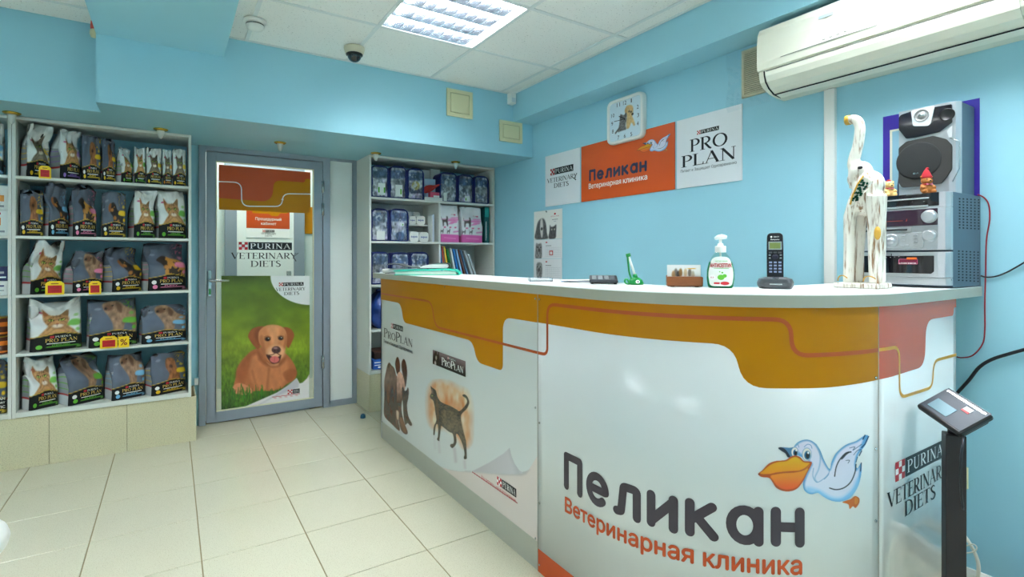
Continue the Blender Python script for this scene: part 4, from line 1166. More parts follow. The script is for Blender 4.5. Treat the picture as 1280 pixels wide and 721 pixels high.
def bag_art(style, dog, accent, seed, nx, ny):
    p = Pic(0, 1, 0, 1, nx, ny)
    acc = np.array(ACC[accent], float)
    if style == 'cat':
        p.paint(np.ones_like(p.X), (228,231,230))
        m = np.clip((fbm(p.X*9+p.Y*5, p.Y*9, seed)-.35)*2.2, 0, 1)*np.clip((p.Y-.74)*6, 0, 1)
        p.paint(m, (150,156,156), .55)
        p.ell(.22, .78, .09, .02, (200,70,120), .6, 0, .8)
        paint_cat(p, .52, 1.0, 1.0, dog != 'grey')
        p.poly([(.72,.5),(.95,.48),(.98,.58),(.80,.60)], acc, .03, .8); p.ell(.9,.68,.05,.03,acc*.7+70,.5,0,.7); p.ell(.92,.4,.045,.035,acc*.8+40,.5,0,.8)
    else:
        p.paint(np.ones_like(p.X), lambda X, Y: np.array([94,104,120.])*(.9+.2*fbm(X*4, Y*4, seed))[...,None])
        p.poly([(.58,1),(1,1),(1,.4),(.8,.5),(.68,.75)], (66,72,84), .12, .7)
        m = (vnoise(p.X*34, p.Y*34, seed) > .72)*np.clip((p.X-.62)*5, 0, 1)*np.clip((p.Y-.62)*6, 0, 1)
        p.paint(m.astype(float), acc*.8, .8)
        p.ell(.2,.84,.07,.03,(150,158,170),.5,0,.6)
        paint_dog(p, .56, 1.0, dog)
        p.poly([(.7,.52),(.97,.5),(.99,.6),(.74,.61)], acc, .02, .9); p.ell(.93,.4,.045,.04,acc,.4); p.ell(.9,.7,.05,.035,acc*.8+30,.5,0,.8)
    lo = [(-.05,-.05),(1.05,-.05),(1.05,.285),(.85,.32),(.62,.355),(.45,.35),(.25,.31),(-.05,.27)]
    p.poly(lo, (15,15,18), .02, 1, sm=False)
    p.line([(0,.28),(.25,.315),(.45,.352),(.62,.356),(.85,.322),(1,.288)], .014, (214,176,60), .012, sm=False)
    p.line([(.3,.075),(.92,.075)], .014, acc, .012, .9, sm=False)
    p.poly([(.86,.02),(1.0,.02),(1.0,.075),(.9,.075)], acc*.7+40, .02, .9, sm=False)
    return p

def bag_geo(w, d, h, seed, slump):
    R = random.Random(seed); ph = [R.uniform(0, 6.28) for _ in range(6)]
    lean = R.uniform(-.3, .5)*slump
    def sm(t): t = np.clip(t, 0, 1); return t*t*(3-2*t)
    def P(side, u, v):
        """side 0 front, 1 right, 2 back, 3 left; u across, v up"""
        dep = d*(1-.93*sm((v-.40)/.62)) + .004
        top = 1+slump*(.05*math.sin(2.4*u*2+ph[0])+.03*math.sin(7*u+ph[1]))
        cy = d/2+lean*d*sm((v-.5)/.5)-slump*.35*d*sm((v-.62)/.4)
        hw = w/2*(1-.035*math.sin(PI*min(1,v*1.05))*slump*0.6)
        z = h*v*(1+(top-1)*v*v)
        fold = .010*slump*math.sin(9*v+3*u+ph[2])*sm((v-.35)/.3)+.006*math.sin(5*u+11*v+ph[3])*sm((v-.2)/.4)+.004*math.sin(17*u-7*v+ph[4])*v
        bul = .10*d*math.sin(PI*u)*math.sin(PI*min(1, v*1.15+.05))
        r = .012*(1-v*.6)
        if side == 0:
            e = min(u, 1-u); rc = r*max(0, 1-e/.06)**2
            return ((u-.5)*2*hw, cy-dep/2-bul+fold+rc, z)
        if side == 2:
            return ((.5-u)*2*hw, cy+dep/2+bul*.5+fold*.4, z)
        pin = .30*d*math.sin(PI*u)*sm((v-.35)/.5)+.05*d*math.sin(PI*u)
        rr = 0
        if side == 1: return (hw-pin, cy-dep/2+dep*u+fold*(1-u)+r*max(0,1-u/.15)**2, z)
        return (-hw+pin, cy+dep/2-dep*u+fold*u+r*max(0,1-(1-u)/.15)**2, z)
    return P

def pet_bag(label, px_l, px_r, py_top, zs, phi, style, dog, accent, seed, side_px=None, y_off=.02, slump=1.0, group='pet food bags on the shelves', letter=True, y_edge=3.9, depth=None, wlim=None, extra=()):
    """a gusseted bag standing on a shelf; px_* say where its front corners and top stand in the photo"""
    ph = math.radians(phi); YA = y_edge+y_off
    ax = at_y(px_l, 322, YA)[0]
    dr_ = ray(px_r, 322)                     # meet the line of the bag front with the sight line
    cs, sn = math.cos(ph), math.sin(ph)
    # A + t(cs, sn) = k * dr
    den = cs*dr_[1]-sn*dr_[0]
    t = (dr_[0]*YA-dr_[1]*ax)/den
    w = max(.04, abs(t))*1.05; d = depth or min(.16, max(.055, w*.5))
    if wlim is not None: w = min(w, wlim)
    if ax > -.77:                            # stay between the uprights
        w = min(w, (.088-ax)/cs)
        d = min(d, max(.04, (ax+.748)/max(.05, sn)))
    mx, my = ax+cs*w/2-sn*d*.5, YA+sn*w/2+cs*d*.5
    top = at_y((px_l+px_r)/2, py_top, my)[2]; h = max(.08, top-zs)
    roof = ([Z for Z in SHZ if Z > zs+.01] or [2.017])[-1] - T - .006
    probe = bag_geo(w, d, 1.0, seed, slump); h = min(h, (roof-zs)/max(probe(0, i/12, 1)[2] for i in range(13)))
    o = thing('food_bag', label, 'pet food', (ax+cs*w/2, YA+sn*w/2, zs+.0005), ph, group)
    P = bag_geo(w, d, h, seed, slump)
    nf, ns, nb, nv = 42, 9, 7, 54
    art = bag_art(style, dog, accent, seed, nf, nv)
    acc = np.array(ACC[accent], float)/255
    vs = []; cols = []; ring = nf+ns*2+nb-4
    for j in range(nv):
        v = j/(nv-1)
        for i in range(nf): vs.append(P(0, i/(nf-1), v)); cols.append(art.c[j,i])
        for i in range(1, ns):
            u = i/(ns-1); vs.append(P(1, u, v)); cols.append(side_col(style, v, u, acc))
        for i in range(1, nb): vs.append(P(2, i/(nb-1), v)); cols.append((.12,.12,.13))
        for i in range(1, ns-1):
            u = i/(ns-1); vs.append(P(3, u, v)); cols.append(side_col(style, v, u, acc))
    ring = len(vs)//nv
    fs = []
    for j in range(nv-1):
        for i in range(ring):
            a = j*ring+i; b = j*ring+(i+1)%ring; fs.append((a, b, b+ring, a+ring))
    fs.append(tuple(reversed(range(ring)))); fs.append(tuple((nv-1)*ring+i for i in range(ring)))
    body = ink_mesh('bag_body', vs, fs, cols, M_BAG, o, world=False)
    if extra:
        f = Flat()
        for s_, u0, u1, v0, hh_, k_ in extra: f.m(k_).fitbase(sans(s_, .03), u0, u1, v0, hh_)
        f.build('bag_lettering', lambda u, v: (P(0,u,v)[0], P(0,u,v)[1]-.0016, P(0,u,v)[2]), [M_INKW, M_GOLD], o, world=False)
    if letter:
        f = Flat()
        f.m(0).fitbase(serif('PRO PLAN', gap=.1), .27, .90, .175, .07)
        f.m(1).rect(.30, .86, .135, .15)
        f.m(1).fitbase(serif('PURINA', gap=.14), .46, .78, .262, .038); f.m(2).rect(.36, .44, .258, .305)
        f.m(3).disc(.16, .085, .062, .062*w/h*1.0 if False else .045)
        if style == 'dog': f.m(1).disc(.13, .185, .062, .045)
        f.m(3).fitbase(sans({'cat': 'STERILISED', 'dog': 'PUPPY'}[style], .02), .4, .75, .092, .03)
        def lay_(u, v):
            p = P(0, min(max(u, 0), 1), v); return (p[0], p[1]-.0016, p[2])
        f.build('bag_lettering', lay_, [M_GOLD, M_INKW, M_INKR, acc_mat(accent)], o, world=False, step=.06)
    return o
def side_col(style, v, u, acc):
    if v < .22: c = np.array([.86,.87,.87]); 
    elif v < .25 and .1 < u < .9: c = np.array([.75,.12,.14])
    elif v < .66:
        c = np.array([.62,.64,.65])
        if int(v*54) in (19, 25, 31): c = acc*.8+.15
        if u < .12 or u > .88: c = np.array([.84,.85,.85])
    else: c = np.array([.84,.85,.85]) if style == 'cat' else np.array([.36,.39,.44])
    return c
Z1, Z2, Z3, Z4, Z5 = SHZ
G1, G2, G3, G4, G5 = ['pet food bags on the %s shelf' % s for s in ('top', 'second', 'third', 'fourth', 'bottom')]
_queue = []
def B(*a, **k): _queue.append((a, k))
def place_bags():
    """stand the queued bags in their rows so that no front cuts into the next bag's gusset"""
    def A(q): return (at_y(q[0][1], 322, 3.9+q[1].get('y_off', .02))[0], 3.9+q[1].get('y_off', .02), math.radians(q[0][5]))
    for q in _queue:
        row = [r for r in _queue if r[0][4] == q[0][4] and r[0][1] > q[0][1]]
        lim = None
        if row:
            n = min(row, key=lambda r: r[0][1]); (x, y, p), (X, Y, P_) = A(q), A(n)
            c, s_ = math.cos(p), math.sin(p); C, S_ = -math.sin(P_), math.cos(P_)
            den = c*S_-s_*C; t = ((X-x)*S_-(Y-y)*C)/den; u = ((X-x)*s_-(Y-y)*c)/den
            if u < n[1].get('depth', .1)+.02: lim = t-.002
        pet_bag(*q[0], wlim=lim, **q[1])
    _queue.clear()
# top shelf, left to right
B('white cat food bag with silver tabby, first on top shelf, behind a red price tag', 34, 64, 161, Z1, 39, 'cat', 'grey', 'yellow', 11, group=G1, slump=1.6, depth=0.12)
B('white cat food bag with purple accents, second on top shelf', 76, 106, 166, Z1, 38, 'cat', 'orange', 'purple', 12, group=G1, depth=0.12)
B('slate dog food bag on top shelf right of the purple-accented cat bag', 102, 125, 172, Z1, 8, 'dog', 'puppy', 'yellow', 13, group=G1, depth=.07)
B('slate dog food bag with white and yellow seals, last slate one on top shelf', 128, 144, 176, Z1, 15, 'dog', 'puppy', 'yellow', 14, group=G1, depth=.06)
B('small white cat bag with green seal right beside the slate bags, top shelf', 152.5, 168, 187, Z1, 38, 'cat', 'orange', 'green', 15, group=G1, slump=.7, depth=0.06)
B('small white cat bag with green seal, second of the five small ones', 168, 183, 185.5, Z1, 14, 'cat', 'orange', 'green', 16, group=G1, slump=.7, depth=.045)
B('small white cat bag with yellow seal, middle of the five small ones', 183, 203, 186, Z1, 10, 'cat', 'grey', 'yellow', 17, group=G1, slump=.7, depth=.05)
B('narrow white cat bag with orange seal, second from the right on top shelf', 203.5, 215.5, 188.5, Z1, 12, 'cat', 'grey', 'orange', 18, group=G1, slump=.7, depth=.04)
B('small white cat bag at the right end of the top shelf', 216, 232, 188, Z1, 10, 'cat', 'grey', 'yellow', 19, group=G1, slump=.7, depth=.05)
# second shelf
B('dark slate dog food bag with yellow seal at the left of the second shelf', 24.8, 53, 239, Z2, 10, 'dog', 'puppy', 'yellow', 21, group=G2, depth=.08)
B('tall slate dog food bag with blue seal and folded top, second shelf', 61.3, 86, 229, Z2, 33, 'dog', 'black', 'blue', 22, group=G2, slump=1.4, depth=0.12)
B('tall slate dog food bag with pink seal, second shelf', 91.4, 120, 230, Z2, 22, 'dog', 'tort', 'pink', 23, group=G2, slump=1.3, depth=0.12)
B('slate puppy food bag with yellow label, fourth on the second shelf', 127.2, 156, 243, Z2, 8, 'dog', 'black', 'yellow', 24, group=G2, depth=.08)
B('white cat food bag with green stripes, left one of the pair on second shelf', 167.7, 193, 241, Z2, 20, 'cat', 'orange', 'green', 25, group=G2, depth=0.12)
B('white cat food bag with green stripes at the right end of second shelf', 198.7, 234, 238, Z2, 18, 'cat', 'orange', 'green', 26, group=G2, depth=0.12)
# third shelf
B('large crumpled white cat food bag with price tag, left on third shelf', 38.8, 82, 303, Z3, 40, 'cat', 'orange', 'green', 31, group=G3, slump=1.8, depth=0.15)
B('slate dog food bag with pink seal behind a price tag, third shelf', 91.5, 131, 317, Z3, 31, 'dog', 'brown', 'pink', 32, group=G3, depth=0.13)
B('slate puppy food bag with yellow side stripes, third shelf', 141, 179, 312, Z3, 31, 'dog', 'black', 'yellow', 33, group=G3, slump=1.3, depth=0.15)
B('slate dog food bag with pink ribbon label at the right of third shelf', 185.4, 235, 307, Z3, 21, 'dog', 'tort', 'pink', 34, group=G3, slump=1.2, depth=0.13)
# fourth shelf
B('big white cat food bag with green label alone at the left of fourth shelf', 37, 100, 375, Z4, 19, 'cat', 'orange', 'green', 41, group=G4, slump=1.5, depth=0.13)
B('tall slate dog food bag with green label behind the price tag pair', 110.8, 169, 376, Z4, 12, 'dog', 'brown', 'green', 42, group=G4, depth=.12)
B('slate dog food bag with blue label at the right of fourth shelf', 176.9, 231, 383, Z4, 11, 'dog', 'brown', 'blue', 43, group=G4, depth=.12)
# bottom shelf
B('white cat food bag with bent top, left on the bottom shelf', 36.8, 78, 447, Z5, 34, 'cat', 'orange', 'green', 51, group=G5, slump=1.6, depth=0.15, y_off=.012)
B('slate dog food bag with green label, second on the bottom shelf', 86, 133, 446, Z5, 34, 'dog', 'brown', 'green', 52, group=G5, slump=1.3, depth=0.15, y_off=.012)
B('slate dog food bag with blue seal, third on the bottom shelf', 139.9, 183, 443, Z5, 22, 'dog', 'brown', 'blue', 53, group=G5, slump=1.2, depth=0.14, y_off=.012)
B('slate puppy food bag with rolled top at the right of the bottom shelf', 189.8, 235, 441, Z5, 25, 'dog', 'puppy', 'yellow', 54, group=G5, slump=1.3, depth=0.14, y_off=.012)

place_bags()
# ------------------------------------------------------------------ price tags on the shelf edges
M_TAGY = mat('tag_yellow', (246,206,24), .4); M_TAGR = mat('tag_red', (196,30,34), .4)
def price_tag(label, x0, y0, x1, y1, percent=False):
    YT = 3.894
    a = at_y(x0, y1, YT); b = at_y(x1, y0, YT)
    t = thing('price_tag', label, 'price tag', ((a[0]+b[0])/2, YT, a[2]), 0, 'price tags on the shelf edges')
    w, h = b[0]-a[0], b[2]-a[2]
    mb = MB(); mb.prism(round_poly([(-w/2,0),(w/2,0),(w/2,h*.82),(w*.3,h),(-w*.3,h),(-w/2,h*.82)] if not percent else [(-w/2,0),(w/2,0),(w/2,h),(-w/2,h)], w*.06), 'y', -.0015, .0015)
    mb.build('card', M_TAGY, t, world=False)
    cl = MB(); cl.box(-w*.2, w*.2, .0015, .0055, 0, .02); cl.build('clip', M_INKW, t, world=False)
    f = Flat()
    if percent: f.m(1).fitbase(sans('%', .02), -w*.33, w*.33, h*.22, h*.55)
    else:
        f.m(0).rect(-w*.37, w*.37, h*.12, h*.68); f.m(1, 1).fitbase(sans('АКЦИЯ'), -w*.24, w*.24, h*.45, h*.12); f.fitbase(sans('цена'), -w*.2, w*.2, h*.24, h*.1)
        f.m(1, 0).rect(-w*.2, w*.2, h*.78, h*.84)
    f.build('tag_print', lambda u, v: (u, -.0022, v), [M_TAGR, mat('tag_dark_red', (130,20,26), .4)], t, world=False)
    return t
price_tag('red and yellow price tag on the top shelf edge', 48.5, 207.7, 64, 222.5)
price_tag('red and yellow price tag under the crumpled cat bag, third shelf', 56.5, 351, 80.5, 368.5)
price_tag('red and yellow price tag on the third shelf, second from the left', 111, 351, 126.5, 368)
price_tag('red and yellow price tag on the fourth shelf edge', 125, 419.5, 147, 436)
price_tag('yellow percent tag beside the fourth shelf price tag', 148, 420, 161.5, 434.5, True)

# ------------------------------------------------------------------ things on the shelving at the left edge
B('white bag with teal print on the top shelf at the left picture edge', -36, 3, 157, Z1, 8, 'cat', 'orange', 'blue', 61, group=None, letter=False, depth=.13)
def small_box(name, label, px0, px1, py0, py1, zb, depth, base, deco, cat='box', y_off=.03, group=None):
    a = at_y(px0, 322, 3.9+y_off)[0]; b = at_y(px1, 322, 3.9+y_off)[0]; zt = at_y(px1, py0, 3.9+y_off)[2]
    h = zt-zb
    t = thing(name, label, cat, ((a+b)/2, 3.9+y_off, zb+.0005), 0, group)
    bx('carton', base, (-(b-a)/2, (b-a)/2, 0, depth, 0, h-.001), t, bevel=.002, world=False)
    f = Flat()
    for k, (u0, u1, v0, v1) in deco: f.m(k, k).rect((u0-.5)*(b-a), (u1-.5)*(b-a), v0*h, v1*h)
    f.build('print', lambda u, v: (u, -.0008, v), [M_INKW, mat('pack_orange', (226,150,60), .4), mat('pack_red', (200,50,80), .4), mat('pack_blue', (40,52,110), .4), mat('pack_grey', (150,156,160), .4)], t, world=False)
    return t, zb+h
t1, zt_ = small_box('food_box', 'white food box with orange picture, lower of two on second shelf', -40, 11, 263, 293, Z2, .16, M_WPANEL, [(1,(.45,.8,.4,.7)),(2,(.1,.8,.82,.9)),(4,(.1,.9,.12,.2))])
small_box('food_box', 'white food box with orange picture, upper of two on second shelf', -40, 10, 232, 262, zt_, .16, M_WPANEL, [(1,(.5,.9,.35,.6)),(2,(.1,.7,.78,.86)),(4,(.1,.9,.12,.2))])
t1, zt_ = small_box('food_box', 'white box under the navy one at the left edge', -40, 10, 351, 368, Z3, .16, M_WPANEL, [(3,(.2,.9,.6,.7)),(4,(.3,.9,.3,.36))])
small_box('food_box', 'navy blue box on a white box at the left edge', -40, 10, 333, 351, zt_, .16, mat('pack_navy', (36,44,92), .4), [(4,(.2,.9,.5,.65)),(0,(.3,.95,.2,.3))])
M_CAN = mat('can_print_brown', (92,44,26), .35); M_CANL = mat('can_print_orange', (226,120,34), .35)
def can(label, px0, px1, py0, z, y=3.97):
    a = at_y(px0, 322, y)[0]; b = at_y(px1, 322, y)[0]; r = (b-a)/2; h = at_y(px1, py0, y)[2]-z
    t = thing('food_can', label, 'can', ((a+b)/2, y, z+.0005), 0, 'food cans at the left edge')
    MB().lathe([(r*.96,0),(r,.004),(r,h-.004),(r*.96,h)], n=28).build('tin', M_CAN, t, world=False)
    MB().lathe([(r+.0006,h*.5),(r+.0006,h*.74)], n=28, caps=False).build('orange_band', M_CANL, t, world=False)
    MB().lathe([(r+.0006,h*.1),(r+.0006,h*.2)], n=28, caps=False).build('lower_band', M_CANL, t, world=False)
    MB().lathe([(r*1.0,h-.005),(r*1.015,h),(r*1.0,h+.002),(r*.9,h-.001)], n=28).build('rim', M_BRASS, t, world=False)
    return z+h+.003
zc = can('brown and orange food can, lower of two at the left edge', -14, 13, 419, Z4)
can('brown and orange food can, upper of two at the left edge', -14, 13, 395.5, zc)
B('black dog food bag with yellow stripes at the left edge, bottom shelf', -44, 6, 452, Z5, 4, 'dog', 'none', 'yellow', 66, group=None, letter=False, depth=.12, extra=(('PRO PLAN', .45, .97, .27, .05, 0), ('VETERINARY', .5, .97, .2, .035, 0), ('HEPATIC', .5, .97, .11, .05, 0)))
place_bags()
def at_ym(px, py, Y):
    p = at_y(px, py, Y); return (1.345+(p[0]-1.345)*.968, p[1], p[2])
# ------------------------------------------------------------------ corner cabinet: blue-edged pouches and packs
M_NAVY = mat('navy_fabric', (26,38,104), .7, noise=.06, nscale=80)
M_FILM = mat('clear_film', (240,244,246), .08, trans=1.0, ior=1.02, spec=.8, coat=1.0, bump=.6, bscale=40)
M_CARD = mat('white_card', (238,240,236), .5)
M_CGREEN = mat('card_green', (92,176,48), .4)
GP = {1: 'blue-edged pouches on the upper shelf', 2: 'blue-edged pouches on the middle shelf', 3: 'blue-edged pouches behind the notebooks'}
def pouch(label, px0, px1, py0, zs, seed, tint, card=None, row=1, y=3.935, disc=None, hmin=None):
    a = at_ym(px0, 322, y)[0]; b = at_ym(px1, 322, y)[0]; h = at_ym((px0+px1)/2, py0, y)[2]-zs
    w = b-a; dp = .15
    t = thing('pouch', label, 'pouch', ((a+b)/2, y, zs+.0005), 0, GP[row])
    hw = w/2-.004
    ol = round_poly([(-hw,0),(hw,0),(hw*.98,h),(-hw*.98,h)], [.012,.012,.05,.05], k=6)
    mb = MB(); mb.prism(ol, 'y', .010, dp); mb.build('body', M_NAVY, t, world=False, bevel=.004, seg=1)
    # contents seen through the window, with film glare painted over them
    R = random.Random(seed)
    p = Pic(-hw*.86, hw*.86, .012, h-.016, 26, 44, tint)
    X, Y = p.X, p.Y
    n1 = fbm(X*60, Y*36, seed); n2 = fbm(X*26, Y*30, seed+5); n3 = vnoise(X*120, Y*90, seed+9)
    pal = [(172,168,190), (140,146,160), (206,208,212), (66,84,130), (150,150,152), (176,164,190), (196,196,200), (120,124,130)]
    for k in range(9):
        cx = R.uniform(-hw*.7, hw*.7); cy = R.uniform(.03, h*.9); c = pal[R.randrange(8)]
        p.ell(cx, cy, R.uniform(.02,.05), R.uniform(.02,.06), c, .5, R.uniform(0,3), .85)
    p.poly([(-hw,h*.62),(hw,h*.66),(hw,h*.86),(-hw,h*.84)], (44,78,150), .01, .8)
    p.poly([(-hw,0),(hw,0),(hw,h*.2),(-hw,h*.16)], (186,160,206) if seed % 2 else (150,150,170), .01, .8)
    if disc: p.ell(hw*disc[0], h*disc[1], hw*.5, h*.14, disc[2], .2)
    g_ = p.c.mean(-1, keepdims=True); p.c = np.clip((p.c*.55+g_*.45)*(.35+1.25*n1)[...,None], 0, 1)
    p.paint(np.clip((fbm(X*50+Y*30, Y*34-X*20, seed+3)-.6)*7, 0, 1), (232,234,238), .8)  # whitish patches painted as highlights on the clear film
    def face(u, v): return (u, .009-.006*(1-(u/(hw*.86))**2)-.002*math.sin(30*v+seed), v)
    p.build('contents', face, M_PRINT, t, world=False)
    fm = MB(); nx, nz = 8, 12; vs = []
    for j in range(nz+1):
        for i in range(nx+1):
            u = -hw*.88+hw*1.76*i/nx; v = .01+(h-.02)*j/nz
            vs.append((u, .004-.010*(1-(u/(hw*.9))**2)-.003*math.sin(34*v+seed+3*u/hw), v))
    fs = [(j*(nx+1)+i, j*(nx+1)+i+1, (j+1)*(nx+1)+i+1, (j+1)*(nx+1)+i) for j in range(nz) for i in range(nx)]
    fm.add(vs, fs, True).build('window_film', M_FILM, t, world=False)
    pipe = [(x, .006, z) for x, z in round_poly([(-hw,.0065),(hw,.0065),(hw*.98,h-.004),(-hw*.98,h-.004)], [.012,.012,.05,.05], k=5)]
    MB().tube(pipe, .0055, 8, closed=True).build('piping', M_NAVY, t, world=False)
    if card:
        cx, cy, cw, ch, g = card
        c = MB(); c.box(hw*cx-cw/2, hw*cx+cw/2, -.0125, -.0115, h*cy-ch/2, h*cy+ch/2); cd = c.build('card', M_CARD, t, world=False)
        for gx in g:
            MB().box(hw*cx+gx*cw-cw*.1, hw*cx+gx*cw+cw*.1, -.0131, -.0126, h*cy-ch*.3, h*cy+ch*.15).build('green_print', M_CGREEN, cd, world=False)
    return t
ZA, ZB, ZC = 1.69, 1.343, .997
pouch('blue-edged clear pouch with white and green card, first at the left on upper shelf', 464, 487.3, 206.6, ZA, 1, (120,126,150), (.1,.26,.06,.095,(-.38,.38)), 1)
pouch('blue-edged clear pouch with card and one green square, second on upper shelf', 487.7, 510.2, 207.6, ZA, 2, (126,126,140), (.0,.24,.06,.095,(.28,)), 1)
pouch('dark blue pouch with yellow ring, third from the left on upper shelf', 510.8, 532.5, 210.6, ZA, 3, (50,62,110), None, 1, disc=(0,.45,(214,180,50)))
pouch('blue-edged pouch with grey disc, right of the red ribbon', 552.5, 575.4, 216, ZA, 4, (110,116,136), (-.5,.16,.03,.07,()), 1, disc=(0,.66,(120,136,160)))
pouch('blue-edged pouch with green strip, second from the right on upper shelf', 576, 595.8, 218.7, ZA, 5, (140,146,160), (.1,.14,.05,.05,(-.3,)), 1)
pouch('blue-edged pouch with grey and mauve contents at the right end of upper shelf', 596.8, 615.5, 220.4, ZA, 6, (140,144,146), None, 1)
pouch('blue-edged pouch with white lower pocket, left on the middle shelf', 464, 487.3, 260.7, ZB, 7, (150,150,176), (.0,.17,.07,.07,()), 2, disc=(.45,.72,(110,130,160)))
pouch('blue-edged pouch with round blue label, second on the middle shelf', 488.2, 512.6, 261, ZB, 8, (150,158,190), (.2,.52,.04,.03,(.2,)), 2, disc=(.1,.16,(60,104,176)))
pouch('blue-edged pouch behind the white tray, left on the third shelf', 464, 488, 314.7, ZC, 9, (120,130,170), None, 3)
pouch('blue-edged pouch behind the open notebook, middle of three on third shelf', 489.7, 514, 315.5, ZC, 10, (150,160,200), None, 3)
pouch('blue-edged pouch with green fleck behind the open notebook, right of three', 514.5, 538.5, 315, ZC, 12, (190,190,204), (.1,.35,.04,.05,(.0,)), 3)

def mid_box(name, label, cat, px0, px1, py0, z, y, dp, m, deco=(), mats=None, group=None, zb=None, rz=0):
    a = at_ym(px0, 322, y)[0]; b = at_ym(px1, 322, y)[0]; h = at_ym((px0+px1)/2, py0, y)[2]-z
    t = thing(name, label, cat, ((a+b)/2, y, z+.0005), rz, group)
    w = b-a
    bx('carton', m, (-w/2, w/2, 0, dp, 0, h), t, bevel=.002, world=False)
    if deco:
        f = Flat()
        for k, (u0, u1, v0, v1) in deco: f.m(k, k).rect((u0-.5)*w, (u1-.5)*w, v0*h, v1*h)
        f.build('print', lambda u, v: (u, -.0008, v), mats, t, world=False)
    return t
P3 = [mat('pack_blue_pale', (170,196,216), .4), mat('pack_orange', (226,150,60), .4), M_CGREEN]
mid_box('flat_box', 'pale blue box with orange print behind the red ribbon', 'box', 532.6, 547, 224, ZA, 4.0, .08, P3[0], [(1,(.1,.5,.5,.62)),(2,(.1,.3,.62,.7))], P3)
mid_box('flat_box', 'plain white box standing at the back of the upper shelf', 'box', 531, 540, 213, ZA, 4.12, .05, M_WPANEL)
mid_box('flat_box', 'white box with dark scribble at the back of the upper shelf', 'box', 541, 553, 212, ZA, 4.12, .05, M_WPANEL, [(0,(.5,.6,.3,.8)),(0,(.68,.76,.25,.7)),(0,(.82,.9,.3,.65))], [M_INK])
mid_box('treat_box', 'pink treat box lying on the upper shelf beside the pouch', 'box', 540, 554, 240.5, ZA+.009, 3.945, .04, mat('pack_pink', (206,70,96), .4), [(0,(.3,.85,.35,.6))], [M_INKW])
mid_box('card_sheet', 'flat white card under the pink treat box', 'card', 533, 556, 246.9, ZA, 3.935, .05, M_CARD)
# red ribbon leaf
a = at_ym(532.8, 241, 3.945); b_ = at_ym(557, 229, 3.945)
rb = thing('red_ribbon', 'dark red pointed ribbon hung on the upper shelf between the pouches', 'ribbon', (a[0]+.06, 3.945, ZA+.04))
mb = MB(); pts = [(532.5,234),(538,231.5),(546,231.5),(556,229),(557,229.8),(549,233.5),(543,238.5),(536,241.3),(532.5,240.5)]
mb.prism([(at_ym(x,y,3.945)[0], at_ym(x,y,3.945)[2]) for x, y in smooth_closed(pts, 3)], 'y', 3.945, 3.952)
mb.build('leaf', mat('ribbon_red', (170,34,26), .4), rb)
MB().tube([at_ym(549,231.5,3.944), at_ym(540,236.5,3.9435), at_ym(534,240.5,3.944)], .002, 6).build('rib', mat('ribbon_dark', (120,24,20), .4), rb)
MB().tube([at_ym(535,241,3.95), (at_ym(535,241,3.95)[0], 3.95, ZA+.0005)], .0015, 6).build('stem', mat('ribbon_dark', (120,24,20), .4), rb)

# small white packs on and under the little shelf
def pack(label, px0, px1, py0, z, y, g='white packs on the small shelf'):
    a = at_ym(px0, 322, y)[0]; b = at_ym(px1, 322, y)[0]; h = at_ym((px0+px1)/2, py0, y)[2]-z; w = b-a
    t = thing('white_pack', label, 'pack', ((a+b)/2, y, z+.0005), 0, g)
    mb = MB(); mb.prism(round_poly([(-w/2,0),(w/2,0),(w/2,h),(-w/2,h)], min(w,h)*.32), 'y', 0, .09); mb.build('body', M_WHITE, t, world=False, bevel=.004)
    f = Flat(); f.fitbase(sans('aqua', .03), -w*.34, w*.34, h*.42, h*.2); f.build('lettering', lambda u, v: (u, -.0008, v), mat('pack_blue_ink', (50,84,170), .4), t, world=False)
pack('white rounded pack at the left on the small shelf', 513.2, 521.8, 270.3, zz, 4.03)
pack('white rounded pack at the right on the small shelf', 522.6, 533.6, 269.9, zz, 4.03)
pack('white rounded pack behind, left, on the small shelf', 511, 517.5, 264.8, zz, 4.125)
pack('white rounded pack behind, right, on the small shelf', 519.5, 527, 265, zz, 4.125)
pack('white rounded pack at the left below the small shelf', 513.4, 525.5, 289.3, ZB, 3.96, 'white packs below the small shelf')
pack('white rounded pack at the right below the small shelf', 526, 538, 290.2, ZB, 3.96, 'white packs below the small shelf')
sh = thing('sheet_holder', 'clear sheet holder standing by the divider on the middle shelf', 'holder', (at_ym(541.5,302,3.96)[0], 3.96, ZB))
q = at_ym(541.5, 269.5, 3.96); q0 = at_ym(541, 302, 3.96)[0]
bx('sheet', M_CARD, (q0-.005, q0, 3.93, 4.008, ZB+.001, q[2]), sh); bx('sleeve', mat('sleeve_plastic', (214,222,240), .15), (q0+.004, q0+.012, 3.925, 4.012, ZB+.001, q[2]+.006), sh)

